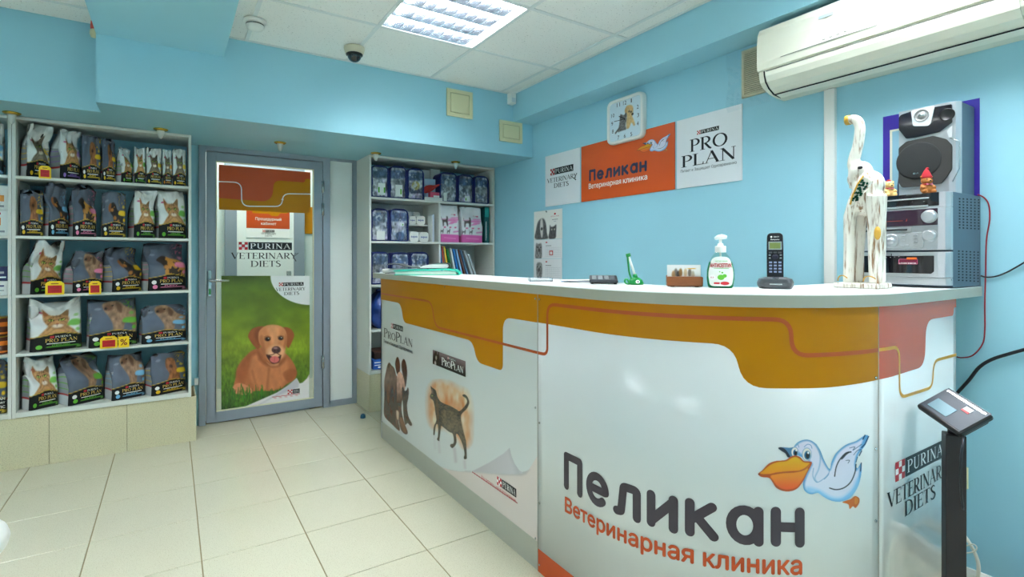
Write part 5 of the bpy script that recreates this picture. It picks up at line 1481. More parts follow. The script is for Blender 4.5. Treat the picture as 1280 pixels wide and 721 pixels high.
# pink and white cat food bags and the teal binder in the right compartment
def pink_bag(label, px0, px1, py0, seed):
    y = 3.93; a = at_ym(px0, 322, y)[0]; b = at_ym(px1, 322, y)[0]; h = min(at_ym((px0+px1)/2, py0, y)[2]-ZB, .322); w = b-a
    t = thing('food_bag', label, 'pet food', ((a+b)/2, y, ZB+.0005), 0, 'pink and white bags on the middle shelf')
    P = bag_geo(w, .09, h, seed, .25)
    p = Pic(0, 1, 0, 1, 34, 50, (232,233,234))
    p.poly([(-.1,-.1),(1.1,-.1),(1.1,.2),(-.1,.22)], (226,104,176), .02, sm=False)
    for x0, x1, yy, r in ((.42,.98,.6,.035),(.5,.9,.54,.03),(.55,.99,.66,.02),(.1,.5,.62,.012),(.4,.7,.5,.02)): p.poly([(x0,yy-r),(x1-.1,yy-r*.4),(x1,yy+r),(x0+.1,yy+r*.6)], (232,120,186), .03, .9)
    for cx, cy, k in ((.25,.58,1.0),(.08,.3,.45),(.4,.3,.45)):
        p.poly([(cx-.14*k,cy+.11*k),(cx-.09*k,cy+.03*k),(cx+.1*k,cy+.04*k),(cx+.12*k,cy+.12*k),(cx+.19*k,cy+.1*k),(cx+.17*k,cy-.0*k),(cx+.14*k,cy-.14*k),(cx+.09*k,cy-.14*k),(cx+.06*k,cy-.05*k),(cx-.05*k,cy-.05*k),(cx-.08*k,cy-.14*k),(cx-.13*k,cy-.14*k),(cx-.12*k,cy+.02*k)], (76,66,64), .03)
    for cx, cy in ((.22,.4),(.5,.4),(.78,.4),(.8,.75)): p.ell(cx, cy, .06, .02, (222,110,150), .6)
    p.line([(.68,.28),(.95,.3)], .04, (224,120,184), .02, .8); p.line([(.2,.12),(.8,.1)], .02, (250,170,216), .02, .8)
    vs, cols = [], []; nf, ns, nb, nv = 34, 6, 5, 50
    for j in range(nv):
        v = j/(nv-1)
        for i in range(nf): vs.append(P(0, i/(nf-1), v)); cols.append(p.c[j,i])
        sc = (.88,.42,.68) if v < .2 else (.86,.87,.88)
        for i in range(1, ns): vs.append(P(1, i/(ns-1), v)); cols.append(sc)
        for i in range(1, nb): vs.append(P(2, i/(nb-1), v)); cols.append(sc)
        for i in range(1, ns-1): vs.append(P(3, i/(ns-1), v)); cols.append(sc)
    ring = len(vs)//nv
    fs = [(j*ring+i, j*ring+(i+1)%ring, (j+1)*ring+(i+1)%ring, (j+1)*ring+i) for j in range(nv-1) for i in range(ring)]
    fs += [tuple(reversed(range(ring))), tuple((nv-1)*ring+i for i in range(ring))]
    ink_mesh('bag_body', vs, fs, cols, M_BAG, t, world=False)
    f = Flat(); f.fitbase(sans('CAT'), .6, .85, .74, .03); f.build('bag_lettering', lambda u, v: (P(0,u,v)[0], P(0,u,v)[1]-.0016, P(0,u,v)[2]), M_INKR, t, world=False)
pink_bag('pink and white cat food bag, left of two beside the divider', 552.5, 577.5, 256.3, 71)
pink_bag('pink and white cat food bag next to the teal binder', 580.5, 607.5, 259, 72)
bt = thing('binder', 'dark teal binder standing right of the pink bags', 'binder', (at_ym(612.5,300,3.94)[0], 3.94, ZB))
q0, q1 = at_ym(609.8,300,3.94)[0], at_ym(615.8,300,3.94)[0]; qz = min(at_ym(612,259,3.94)[2], 1.67)
bx('cover', mat('binder_teal', (10,84,84), .45), (q0, q1, 3.94, 4.18, ZB+.0005, qz), bt, bevel=.003)
bx('spine_label', mat('binder_label', (40,150,146), .45), (q0+.003, q1-.003, 3.9388, 3.9402, qz-.09, qz-.004), bt)
f = Flat(); f.rect(q0+.012, q0+.016, qz-.3, qz-.13); f.rect(q0+.018, q0+.02, qz-.28, qz-.13); f.build('spine_print', lambda u, v: (u, 3.9388, v), M_INKW, bt)

# leaning folders in the right compartment of the third shelf
fold = [(549,'orange',(232,150,40),307.5,.9,3),(551.6,'blue',(40,110,190),307.5,.9,4),(554.5,'white and red',(236,226,220),307.8,.9,5),(557.5,'white and yellow',(240,226,190),308,.92,5),(561,'green',(24,124,60),312,.8,7),(565.8,'white',(232,236,234),310.5,.72,6),(569,'bright blue',(46,116,190),311.5,.66,7),(573,'pale blue',(140,176,214),312,.62,6),(576.5,'brown-edged',(150,96,80),312,.58,3),(579.2,'steel blue',(96,130,170),313,.55,5),(584,'clear grey',(190,198,202),314,.50,8),(589.5,'frosted white',(214,220,222),319,.44,7)]
xprev = 1.9425
for k, (px, nm, c, pt, lean, th) in enumerate(fold):
    y = 3.95; top = at_ym(px, pt, y)
    th = th*.0026; x = max(top[0], xprev); xprev = x+th+.0015
    h = top[2]-ZC; tilt = math.radians(4+k*1.55) if k > 2 else math.radians(5.0+k*.4)
    t = thing('folder', f'{nm} folder in the leaning row behind the teal notebook, number {k+1} from the divider', 'folder', (x+math.sin(tilt)*h, y, ZC+.0008), 0, 'leaning folders on the third shelf')
    t.rotation_euler = (0, -tilt, 0)
    L = h/math.cos(tilt)
    bx('cover', mat('folder_'+nm.replace(' ', '_').replace('-', '_'), c, .4), (0, th, 0, .2, 0, L), t, world=False, bevel=.001)
    if nm in ('white and red', 'white and yellow'):
        bx('spine_band', mat('band_'+nm.split()[-1], {'red': (206,60,40), 'yellow': (236,190,50)}[nm.split()[-1]], .4), (.0005, th-.0005, -.001, .0005, L*.55, L-.002), t, world=False)
    else: bx('pages', M_CARD, (th*.25, th*.75, .004, .201, .004, L-.004), t, world=False)
    t['label'] = f'{nm} folder leaning in the row beside the green folder on the third shelf' if nm != 'green' else 'green folder leaning in the row on the third shelf'
# lower compartment seen past the counter end
bg = thing('blue_sack', 'dark blue crumpled sack in the lower compartment past the counter end', 'bag', (1.52, 4.06, .6365))
mb = MB(); nn, mm = 20, 14; vs = []
for j in range(mm+1):
    v = j/mm
    for i in range(nn):
        a = 2*PI*i/nn; r = 1+.10*math.sin(5*a+9*v)+.08*math.sin(11*v+2*a)
        k = (math.sin(PI*(.12+.84*v)))**.5
        vs.append((1.52+.165*r*k*math.copysign(abs(math.cos(a))**.7, math.cos(a)), 4.06+.105*r*k*math.copysign(abs(math.sin(a))**.7, math.sin(a)), .637+.31*v))
fs = [(j*nn+i, j*nn+(i+1)%nn, (j+1)*nn+(i+1)%nn, (j+1)*nn+i) for j in range(mm) for i in range(nn)]
fs += [tuple(reversed(range(nn))), tuple(mm*nn+i for i in range(nn))]
mb.add(vs, fs, True).build('sack_body', mat('sack_blue', (28,64,140), .35, noise=.3, nscale=14), bg)
MB().tube([(1.42,4.02,.945),(1.48,4.05,.95),(1.56,4.06,.948)], .012, 8).build('knot', mat('sack_blue_dark', (20,40,96), .4), bg)
b1 = thing('carton', 'blue carton with white print on the bottom shelf past the counter end', 'box', (1.52, 4.05, .3245))
bx('carton_body', mat('carton_blue', (40,96,190), .4), (1.36, 1.66, 3.93, 4.16, .3248, .40), b1, bevel=.002)
f = Flat(); f.rect(1.37, 1.6, .375, .382); f.rect(1.37, 1.5, .355, .36); f.rect(1.40, 1.44, .335, .347); f.build('print', lambda u, v: (u, 3.9292, v), M_INKW, b1)
b2 = thing('dark_box', 'dark brown box on top of the blue carton', 'box', (1.5, 4.06, .4005))
bx('box_body', mat('box_brown', (54,36,32), .5), (1.38, 1.63, 3.96, 4.14, .4008, .45), b2, bevel=.004); bx('box_lid', mat('box_brown_lid', (74,46,38), .5), (1.376, 1.634, 3.957, 4.143, .45, .462), b2, bevel=.002)
# ------------------------------------------------------------------ things on the right wall
def on_wall(off): return lambda u, v: (XW-off, -u, v)      # u grows to the viewer's right
def wz(px, py, X=None):
    p = at_x(px, py, X or XW); return (-p[1], p[2])
def cs_(x, y): return wz(670+x/4.741, 120+y/4.741, XW-.006)
TZ0, TZ1 = 1.606, 1.998
M_SIGNW = mat('sign_white', (238,241,243), .35)
M_SIGNO = mat('sign_orange', (214,86,30), .4, noise=.02, nscale=4)
def board(name, label, pxa, pxb, m):
    a, b = wz(pxa, 200)[0], wz(pxb, 200)[0]
    t = thing(name, label, 'sign', (XW, -(a+b)/2, TZ0), 0, 'signs on the blue wall')
    bx('board', m, (XW-.006, XW-.0005, -b, -a, TZ0, TZ1), t, bevel=.001)
    return t, a, b
# left white board
t, a, b = board('wall_sign', 'white sign with veterinary diet lettering, left of the orange sign', 682.3, 725.5, M_SIGNW)
f = Flat(); W_ = b-a; H_ = TZ1-TZ0
check_ratio[0] = 1.0
brand_bar(f, a+.165*W_, a+.83*W_, TZ0+.60*H_, TZ0+.725*H_, 0, 1, 2)
f.m(1).fitbase(serif('VETERINARY'), a+.06*W_, a+.93*W_, TZ0+.46*H_, .085*H_)
f.stroke([(a+.86*W_,TZ0+.47*H_),(a+.93*W_,TZ0+.54*H_)], .004); f.stroke([(a+.84*W_,TZ0+.47*H_),(a+.9*W_,TZ0+.42*H_)], .008)
f.fitbase(serif('DIETS'), a+.27*W_, a+.70*W_, TZ0+.345*H_, .085*H_)
f.build('lettering', on_wall(.0068), [M_INKR, M_INK, M_INKW], t)
# orange board with the clinic name
t, a, b = board('wall_sign', 'orange sign with pelican and clinic name, below the clock', 727.3, 844.2, M_SIGNO)
M_NAVYL = mat('lettering_navy', (52,54,84), .35)
f = Flat(); p0, p1 = cs_(315,505), cs_(658,447); hx = cs_(315,432)[1]-p0[1]
rounded_word(f, p0[0], p1[0], (p0[1]+p1[1])/2, hx*.78, hx, .0185)
f.build('name_lettering', on_wall(.0068), M_NAVYL, t)
f = Flat(); p0, p1 = cs_(313,550), cs_(660,494); xx = p0[0]+(p1[0]-p0[0])*.635; hh = (cs_(313,522)[1]-p0[1])
f.fitbase(sans('Ветеринарная', .025), p0[0], p0[0]+(p1[0]-p0[0])*.585, (p0[1]+p1[1])/2, hh); f.fitbase(sans('клиника', .025), p0[0]+(p1[0]-p0[0])*.615, p1[0], (p0[1]+p1[1])/2, hh)
f.build('word_lettering', on_wall(.0068), M_INKW, t)
pc = pelican(Pic(90, 945, 70, 645, 120, 80, (214,86,30), 0.0))
q0, q1 = cs_(597,330), cs_(797,330); z0, z1 = (cs_(640,350)[1]), cs_(795,224)[1]
pc.build('pelican_emblem', lambda x, y: (XW-.007, -(q0[0]+(q1[0]-q0[0])*(x-105)/(932-105)), z1+(z0-z1)*(y-85)/(590-85)), M_PRINT, t, cut=.45)
# right white board
t, a, b = board('wall_sign', 'white sign with large roman two-line lettering, right of the orange sign', 846.6, 928.4, M_SIGNW)
f = Flat(); p0, p1 = cs_(955,230), cs_(1085,200); z1 = cs_(955,205)[1]
brand_bar(f, p0[0], p1[0], (p0[1]+p1[1])/2, (z1+cs_(1085,177)[1])/2, 0, 1, 2)
p0, p1 = cs_(912,330), cs_(1135,292); f.m(1).fitbase(serif('PRO'), p0[0], p1[0], (p0[1]+p1[1])/2, (cs_(1060,228)[1]-cs_(1060,305)[1]))
p0, p1 = cs_(862,425), cs_(1185,370); f.fitbase(serif('PLAN'), p0[0], p1[0], (p0[1]+p1[1])/2, (cs_(1100,312)[1]-cs_(1100,385)[1]))
p0, p1 = cs_(858,456), cs_(1190,400); f.fitbase(sans('Питает и Защищает Одновременно'), p0[0], p1[0], (p0[1]+p1[1])/2, cs_(860,440)[1]-p0[1])
f.build('lettering', on_wall(.0068), [M_INKR, M_INK, M_INKW], t)

# wall clock
ca = wz(758.5,128,XW-.035); cb = wz(803.5,115,XW-.035); cz0 = 1.949; cz1 = 2.237
t = thing('wall_clock', 'square white wall clock with a puppy and kitten picture', 'clock', (XW, -(ca[0]+cb[0])/2, cz0))
a, b = ca[0], cb[0]
def frame_prism(u0, u1, v0, v1, r, x0, x1):
    m_ = MB(); m_.prism([(-u, v) for u, v in round_poly([(u0,v0),(u1,v0),(u1,v1),(u0,v1)], r)], 'x', x0, x1); return m_
frame_prism(a, b, cz0, cz1, .045, XW-.024, XW-.001).build('case', M_WHITE, t, bevel=.003)
ol = round_poly([(a+.01,cz0+.01),(b-.01,cz0+.01),(b-.01,cz1-.01),(a+.01,cz1-.01)], .04)
MB().tube([(XW-.028, -u, v) for u, v in ol], .011, 8, closed=True).build('rim', M_WHITE, t)
p = Pic(a+.02, b-.02, cz0+.02, cz1-.02, 70, 70, (214,230,238)); W_ = b-a; H_ = cz1-cz0
U = lambda x, y: (a+W_*x, cz0+H_*y)
def pp_(pts): return [U(x, y) for x, y in pts]
p.poly(pp_([(.52,.72),(.56,.78),(.66,.77),(.72,.72),(.73,.62),(.70,.54),(.72,.48),(.78,.32),(.74,.30),(.68,.38),(.62,.28),(.55,.28),(.54,.42),(.56,.55),(.54,.62)]), lambda X, Y: np.array([216,178,120.])*(.85+.3*fbm(X*90, Y*90, 1))[...,None], .006)
p.poly(pp_([(.50,.70),(.54,.74),(.55,.64),(.52,.58)]), (196,150,90), .006)
p.ell(*U(.67,.62), .006, .007, (40,30,24), .4); p.ell(*U(.71,.56), .009, .008, (40,30,24), .4); p.ell(*U(.62,.64),.006,.006,(60,44,30),.4)
p.poly(pp_([(.30,.26),(.34,.40),(.36,.52),(.40,.62),(.46,.6),(.54,.58),(.55,.48),(.52,.36),(.54,.27),(.42,.26)]), lambda X, Y: np.array([112,108,108.])*(.5+.9*fbm(X*160, Y*160, 3))[...,None], .006)
p.line(pp_([(.24,.25),(.30,.30),(.36,.34)]), .012, (84,80,80), .006); p.poly(pp_([(.36,.52),(.38,.64),(.43,.57)]), (84,80,80), .005); p.poly(pp_([(.48,.58),(.54,.64),(.55,.54)]), (84,80,80), .005)
p.build('dial_picture', on_wall(.0285), M_PRINT, t)
for n, (x, y) in {'12':(.5,.86),'1':(.68,.86),'2':(.85,.68),'3':(.86,.5),'4':(.85,.32),'5':(.68,.13),'6':(.5,.13),'7':(.32,.13),'8':(.16,.30),'9':(.14,.48),'10':(.16,.66),'11':(.32,.86)}.items():
    g = sans(n); u, v = U(x, y); w = .014 if len(n) > 1 else .008
    if n == '1': w = .004
    f = Flat(); f.fitbase(g, u-w, u+w, v-.012, .025); f.build('numeral', on_wall(.0290), M_INK, t)
f = Flat(); c0 = U(.5,.5); f.stroke([(c0[0]+.004,c0[1]+.002), U(.34,.60)], .006); f.lay = .3; f.stroke([(c0[0]+.004,c0[1]), U(.2,.515)], .004); f.lay = .6; f.disc(c0[0], c0[1], .006)
f.build('hands', on_wall(.031), M_INK, t)

# three-sheet calendar
c = [wz(668,265), wz(703.3,260)]; ca, cb = c[0][0], c[1][0]
t = thing('wall_calendar', 'white three-sheet wall calendar with black and white dog and cat heads', 'calendar', (XW, -(ca+cb)/2, 1.04))
zs = [1.579, 1.352, 1.203, 1.043]
M_PAPER = mat('paper_white', (240,238,230), .5)
for k in range(3):
    sht = bx('sheet', M_PAPER, (XW-.004-.0012*k, XW-.0026-.0012*k, -cb, -ca, zs[k+1]+(.002 if k < 2 else 0), zs[k]), t)
    u0, u1, v0, v1 = ca, cb, zs[k+1], zs[k]; w, h = u1-u0, v1-v0
    q = lambda x, y: (u0+w*x, v0+h*y)
    p = Pic(u0, u1, v0+.002, v1-.001, 60, 50 if k == 0 else 36, (240,238,230) if k == 0 else (240,241,242))
    gr = lambda base: (lambda X, Y: np.array([base]*3, float)*(.5+1.0*fbm(X*120, Y*70, 4+k))[...,None])
    if k == 0:
        p.poly([q(.06,.04),q(.08,.35),(q(.14,.6)),q(.24,.72),q(.36,.72),q(.44,.55),q(.48,.2),q(.5,.03)], gr(84), .012)
        p.poly([q(.25,.7),q(.32,.7),q(.34,.4),q(.32,.1),q(.27,.1),q(.23,.4)], (214,212,206), .012); p.ell(*q(.29,.38), .012, .012, (40,40,40), .5)
        p.poly([q(.55,.03),q(.57,.3),q(.58,.48),q(.63,.42),q(.72,.43),q(.8,.48),q(.8,.28),q(.77,.03)], gr(76), .01); p.ell(*q(.65,.33),.008,.006,(190,190,170),.4); p.ell(*q(.74,.33),.008,.006,(190,190,170),.4)
    else:
        p.poly([q(.06,.02),q(.07,.5),q(.09,.82),q(.16,.78),q(.22,.8),q(.28,.78),q(.3,.5),q(.28,.02)] if k == 1 else [q(.14,.02),q(.1,.4),q(.12,.74),q(.2,.82),q(.3,.74),q(.32,.4),q(.28,.02)], gr(130), .012)
        p.ell(*q(.2,.45),.012,.014,(60,60,60),.5); p.ell(*q(.14,.6),.008,.006,(50,50,50),.5); p.ell(*q(.26,.6),.008,.006,(50,50,50),.5)
    p.build('sheet_print', on_wall(.0046+.0012*k), M_PRINT, sht)
    f = Flat()
    if k == 0:
        f.m(0).fitbase(serif('ROYAL CANIN'), *[q(.62,0)[0], q(.9,0)[0]], q(0,.755)[1], h*.035); f.disc(*q(.76,.85), .012, .007); f.m(1).rect(q(.66,0)[0], q(.86,0)[0], q(0,.655)[1], q(0,.67)[1]); f.m(2).rect(q(.72,0)[0], q(.8,0)[0], q(0,.59)[1], q(0,.61)[1])
        f.m(1).disc(*q(.45,.97), .006)
    else:
        f.m(0).rect(q(.44,0)[0], q(.5,0)[0], q(0,.82)[1], q(0,.88)[1])
        f.m(1).rect(q(.44,0)[0], q(.64,0)[0], q(0,.66)[1], q(0,.685)[1])
        for r in range(6): f.m(2).rect(q(.44,0)[0], q(.95,0)[0], q(0,.12+.09*r)[1], q(0,.12+.09*r)[1]+.0012)
        for r in range(8): f.m(2).rect(q(.44+.072*r,0)[0], q(.44+.072*r,0)[0]+.0012, q(0,.1)[1], q(0,.6)[1])
        if k == 1:
            f.m(0, 1).rect(q(.57,0)[0], q(.70,0)[0], q(0,.18)[1], q(0,.42)[1]); f.m(3, 2).rect(q(.595,0)[0], q(.675,0)[0], q(0,.22)[1], q(0,.37)[1]); f.lay = 0
    f.build('sheet_lettering', on_wall(.0054+.0012*k), [M_INKR, mat('ink_grey', (120,120,120), .5), mat('ink_pale', (190,192,196), .5), M_INKW], sht)
MB().lathe([(.004,0),(.007,.004)], (XW-.010,-(ca+cb)/2+.01,1.568), 10, M=Matrix.Rotation(PI/2, 4, 'Y')).build('nail', M_STEEL, t)

# air conditioner
M_AC = mat('ac_ivory', (232,232,214), .22, noise=.01); M_ACG = mat('ac_groove', (130,132,124), .5)
t = thing('air_conditioner', 'ivory split air conditioner high on the right wall', 'air conditioner', (XW, .92, 1.95))
ye0, ye1 = .47, 1.345
prof = [(XW-.001,1.955),(2.43,1.956),(2.36,1.966),(2.31,1.985),(2.288,2.004),(2.280,2.03),(2.278,2.09),(2.28,2.17),(2.286,2.215),(2.30,2.238),(2.33,2.25),(XW-.001,2.256)]
mb = MB(); mb.prism([(x, z) for x, z in prof], 'y', ye0, ye1); mb.build('body', M_AC, t, bevel=.006, seg=3)
fpr = [(2.284,2.052),(2.271,2.056),(2.268,2.09),(2.269,2.165),(2.274,2.215),(2.288,2.243),(2.31,2.254),(2.31,2.24),(2.292,2.22),(2.284,2.17)]
mb = MB(); mb.prism(fpr, 'y', ye0+.002, ye1+.003); mb.build('front_cover', M_AC, t, bevel=.002)
flp = [(2.40,1.948),(2.355,1.956),(2.312,1.976),(2.286,2.0),(2.277,2.026),(2.275,2.044),(2.283,2.044),(2.285,2.026),(2.294,2.004),(2.318,1.984),(2.358,1.965),(2.40,1.957)]
mb = MB(); mb.prism(flp, 'y', ye0+.03, ye1-.035); mb.build('outlet_flap', M_AC, t)
for x, z in ((2.2795,2.0485),(2.349,1.9545)):
    mb = MB(); mb.box(x-.002, x+.002, ye0+.03, ye1-.035, z-.0025, z+.0015); mb.build('groove', M_ACG if z > 2 else M_DARK, t)
mb = MB(); mb.tube([(2.405,ye1-.03,1.952),(2.35,ye1-.03,1.957),(2.31,ye1-.03,1.977),(2.284,ye1-.03,2.002),(2.274,ye1-.03,2.03),(2.272,ye1-.03,2.048)], .003, 6); mb.build('flap_end', M_DARK, t)
for k in range(4):
    y = 1.06-.026*k; mb = MB(); mb.box(2.2662, 2.2672, y, y+.010, 2.098+.001*k, 2.101+.001*k); mb.build('indicator', M_ACG, t)
mb = MB(); mb.prism([(y, 2.088+.0020*math.sin(PI*(y-.88)/.36)) for y in np.linspace(.88, 1.24, 14)]+[(y, 2.0862) for y in np.linspace(1.24, .88, 14)], 'x', 2.2662, 2.2676); mb.build('trim_line', M_ACG, t)
f = Flat(); f.rect(-1.085, -1.03, 2.19, 2.2); f.build('badge', lambda u, v: (2.2688-.0012, -u, v), mat('badge_blue', (176,196,226), .3), t)

# taped-over vent beside it
t = thing('vent_grille', 'beige vent grille half hidden by the air conditioner, taped over', 'vent', (XW, 1.47, 2.02))
M_GRL = mat('grille_beige', (222,212,178), .5, noise=.1)
g = MB(); ga, gb, gz0, gz1 = 1.365, 1.552, 2.022, 2.262
for d_ in ((ga,gb,gz0,gz0+.012),(ga,gb,gz1-.012,gz1),(ga,ga+.012,gz0,gz1),(gb-.012,gb,gz0,gz1)): g.box(XW-.012, XW-.0005, d_[0], d_[1], d_[2], d_[3])
g.build('frame', M_GRL, t)
for k in range(22):
    z = gz0+.016+k*.0098
    m_ = MB(); m_.box(XW-.008, XW-.002, ga+.012, gb-.012, z, z+.005); m_.build('slat', M_GRL, t)
bx('back', mat('grille_dark', (150,140,112), .8), (XW-.002, XW-.0006, ga, gb, gz0, gz1), t)
vs = []; R = random.Random(5)
for j in range(14):
    for i in range(12):
        u = i/11; v = j/13
        vs.append((XW-.014-.010*vnoise(np.array(u*7.), np.array(v*9.), 3)-.004*vnoise(np.array(u*19.), np.array(v*23.), 4), 1.40+.225*u+.008*math.sin(9*v), 1.965+.30*v))
fs = [(j*12+i, j*12+i+1, (j+1)*12+i+1, (j+1)*12+i) for j in range(13) for i in range(11)]
MB().add([tuple(map(float, q)) for q in vs], fs, False).build('tape_film', M_FILM, t)

# white cable duct below the air conditioner
dk = thing('cable_duct', 'white upright cable duct under the air conditioner', 'duct', (XW, 1.148, 0))
d0, d1 = wz(1030,200,XW-.02)[0], wz(1043.5,200,XW-.02)[0]
bx('duct_base', M_WHITE, (XW-.016, XW-.0005, -d1+.001, -d0-.001, 0, 1.953), dk)
bx('duct_cover', M_WHITE, (XW-.024, XW-.016, -d1, -d0, 0, 1.953), dk, bevel=.003)

# sheet with violet border behind the loudspeaker
t = thing('wall_poster', 'violet-bordered sheet on the wall behind the loudspeaker', 'poster', (XW, .8, 1.25))
bx('sheet', mat('poster_violet', (66,50,160), .3), (XW-.002, XW-.0004, .648, .944, 1.25, 1.787), t)
f = Flat(); f.m(0).rect(-.92, -.67, 1.27, 1.728); f.m(1, 1).rect(-.912, -.678, 1.278, 1.72); f.m(2, 2).poly([(-.895,1.278),(-.895,1.5),(-.88,1.62),(-.85,1.66),(-.80,1.6),(-.78,1.278)])
f.build('sheet_print', on_wall(.0026), [mat('poster_cream', (232,228,206), .4), mat('poster_sky', (150,196,214), .4), mat('poster_dark', (50,62,84), .4)], t)

# outlet and loose cables low on the wall
t = thing('wall_socket', 'ivory wall socket behind the scale post', 'socket', (XW, .70, .40))
bx('plate', M_CREAM, (XW-.012, XW-.0005, .678, .752, .362, .442), t, bevel=.003)
bx('insert', M_WHITE, (XW-.016, XW-.012, .69, .74, .376, .428), t, bevel=.002)
def wall_cable(name, label, pts, r, m, off=.008, sm=True, end=None):
    P = [at_x(x, y, XW-off) for x, y in pts]
    if end: P += end
    P = smooth_open(P, 5) if sm else P
    o = MB().tube(P, r, 8).build(name, m)
    return set_props(o, label, 'cable')
M_CABR = mat('cable_red', (160,36,50), .4); M_CABK = mat('cable_black', (24,26,34), .4); M_CABW = mat('cable_white', (232,228,214), .4)
wall_cable('speaker_wire', 'thin dark red wire hanging from the stereo and curving to the counter', [(1222,243),(1230,247),(1236,256),(1237,275),(1233,300),(1232,340),(1231,380),(1231,412),(1228,430),(1216,444),(1203,447),(1196,446)], .0022, M_CABR, off=.005)
wall_cable('power_cable', 'thick black cable running along the wall to the right picture edge', [(1300,432),(1280,437),(1262,442),(1240,449),(1224,459),(1212,474),(1203,484),(1196,492),(1188,506),(1180,530)], .0055, M_CABK, off=.012)
wall_cable('thin_cable', 'thin black cable leaving the stereo towards the right edge', [(1226,344.5),(1234,346.5),(1246,345),(1258,340.5),(1270,334),(1284,326),(1300,318)], .0026, M_CABK, off=.006)
wall_cable('white_cable', 'looped white cable near the floor beside the socket', [(1188,652),(1201,664),(1211,677),(1219,692),(1223,706),(1222,722),(1216,745)], .006, M_CABW, off=.02)
wall_cable('white_tie', 'thin white cord ring around the looped cable', [(1198,687),(1206,683),(1216,680),(1221,684),(1218,689),(1208,691),(1198,690)], .0022, M_CABW, off=.03)

# ------------------------------------------------------------------ small fittings on bulkhead and ceiling
def hatch(label, x0, x1, z0, z1):
    t = thing('access_hatch', label, 'hatch', ((x0+x1)/2, YF, z0), 0, 'cream hatches on the bulkhead')
    g = MB(); bw = .028
    for d_ in ((x0,x1,z0,z0+bw),(x0,x1,z1-bw,z1),(x0,x0+bw,z0+bw,z1-bw),(x1-bw,x1,z0+bw,z1-bw)): g.box(d_[0], d_[1], YF-.012, YF-.0005, d_[2], d_[3])
    g.build('frame', M_CREAM, t, bevel=.001); bx('gap', M_DARK, (x0+bw, x1-bw, YF-.004, YF-.0006, z0+bw, z1-bw), t)
    bx('flap', M_CREAM, (x0+bw+.003, x1-bw-.003, YF-.011, YF-.003, z0+bw+.003, z1-bw-.003), t, bevel=.001)
hatch('larger cream access hatch left on the bulkhead', 1.709, 1.924, 2.247, 2.447)
hatch('smaller cream access hatch low at the right of the bulkhead', 2.168, 2.38, 2.117, 2.28)
M_SPOTG = mat('frosted_glass', (226,230,226), .35, trans=.35)
for k, (x, lb) in enumerate(((-.757,'over the left shelving divider'),(-.056,'over the bag shelves beside the door'),(.651,'over the door'),(1.347,'over the left end of the corner cabinet'),(2.044,'over the right half of the corner cabinet'))):
    t = thing('spot_lamp', 'small brass-ringed spot lamp '+lb, 'lamp', (x, 3.83, ZS), 0, 'brass-ringed spot lamps under the bulkhead')
    MB().lathe([(.040,-.0005),(.041,-.004),(.034,-.010),(.028,-.012),(.020,-.012)], n=20).build('ring', M_BRASS, t, world=False)
    MB().lathe([(.020,-.010),(.021,-.018),(.017,-.035),(.010,-.055),(.004,-.062),(.0005,-.064)], n=16).build('glass_bulb', M_SPOTG, t, world=False)
t = thing('security_camera', 'dome security camera with black glass on the ceiling', 'camera', (.954, 3.10, CEIL))
MB().lathe([(.062,-.004),(.062,-.012),(.054,-.04),(.047,-.046)], n=28).build('base', mat('cam_beige', (214,206,180), .45), t, world=False)
MB().lathe([(.050,-.043),(.050,-.05),(.043,-.05)], n=28).build('rim', M_BLACK, t, world=False)
MB().ball((0,0,-.05), (.042,.042,.042), 24, 14).build('dome', mat('dome_glass', (14,14,18), .05, coat=1.0), t, world=False)
t = thing('smoke_detector', 'white round smoke detector on the ceiling by the beam', 'detector', (.387, 3.026, CEIL-.004))
MB().lathe([(.058,0),(.058,-.012),(.050,-.018),(.047,-.020)], n=28).build('base', M_WHITE, t, world=False)
MB().lathe([(.045,-.020),(.047,-.030),(.040,-.044),(.022,-.050),(.001,-.051)], n=28).build('chamber', M_WHITE, t, world=False)
MB().lathe([(.0462,-.024),(.0472,-.029)], n=28, caps=False).build('slot_ring', M_DARK, t, world=False)
t = thing('motion_sensor', 'small white motion sensor in the ceiling corner', 'sensor', (2.265, 3.31, CEIL-.0045))
bx('case', M_WHITE, (-.026,.026,-.02,.034,-.085,0), t, bevel=.006, world=False)
bx('lens', mat('lens_white', (214,222,226), .3), (-.018,.018,-.024,-.019,-.075,-.04), t, bevel=.004, world=False)
t = thing('alarm_lamp', 'small red and cream lamp at the corner by the blue beam', 'lamp', (-.356, 3.50, 2.475))
MB().lathe([(.016,.018),(.018,0),(.018,-.02),(.014,-.024)], n=16).build('red_cap', mat('alarm_red', (220,90,80), .35), t, world=False)
MB().lathe([(.014,-.024),(.020,-.03),(.021,-.05),(.015,-.066),(.001,-.07)], n=16).build('shade', M_CREAM, t, world=False)
bx('bracket', M_WHITE, (.016,.0215,-.01,.01,-.01,.02), t, world=False)
# ------------------------------------------------------------------ things on the countertop
RZ = -YAW                                       # turned to face the viewer
ZC_ = ZT1+.0005
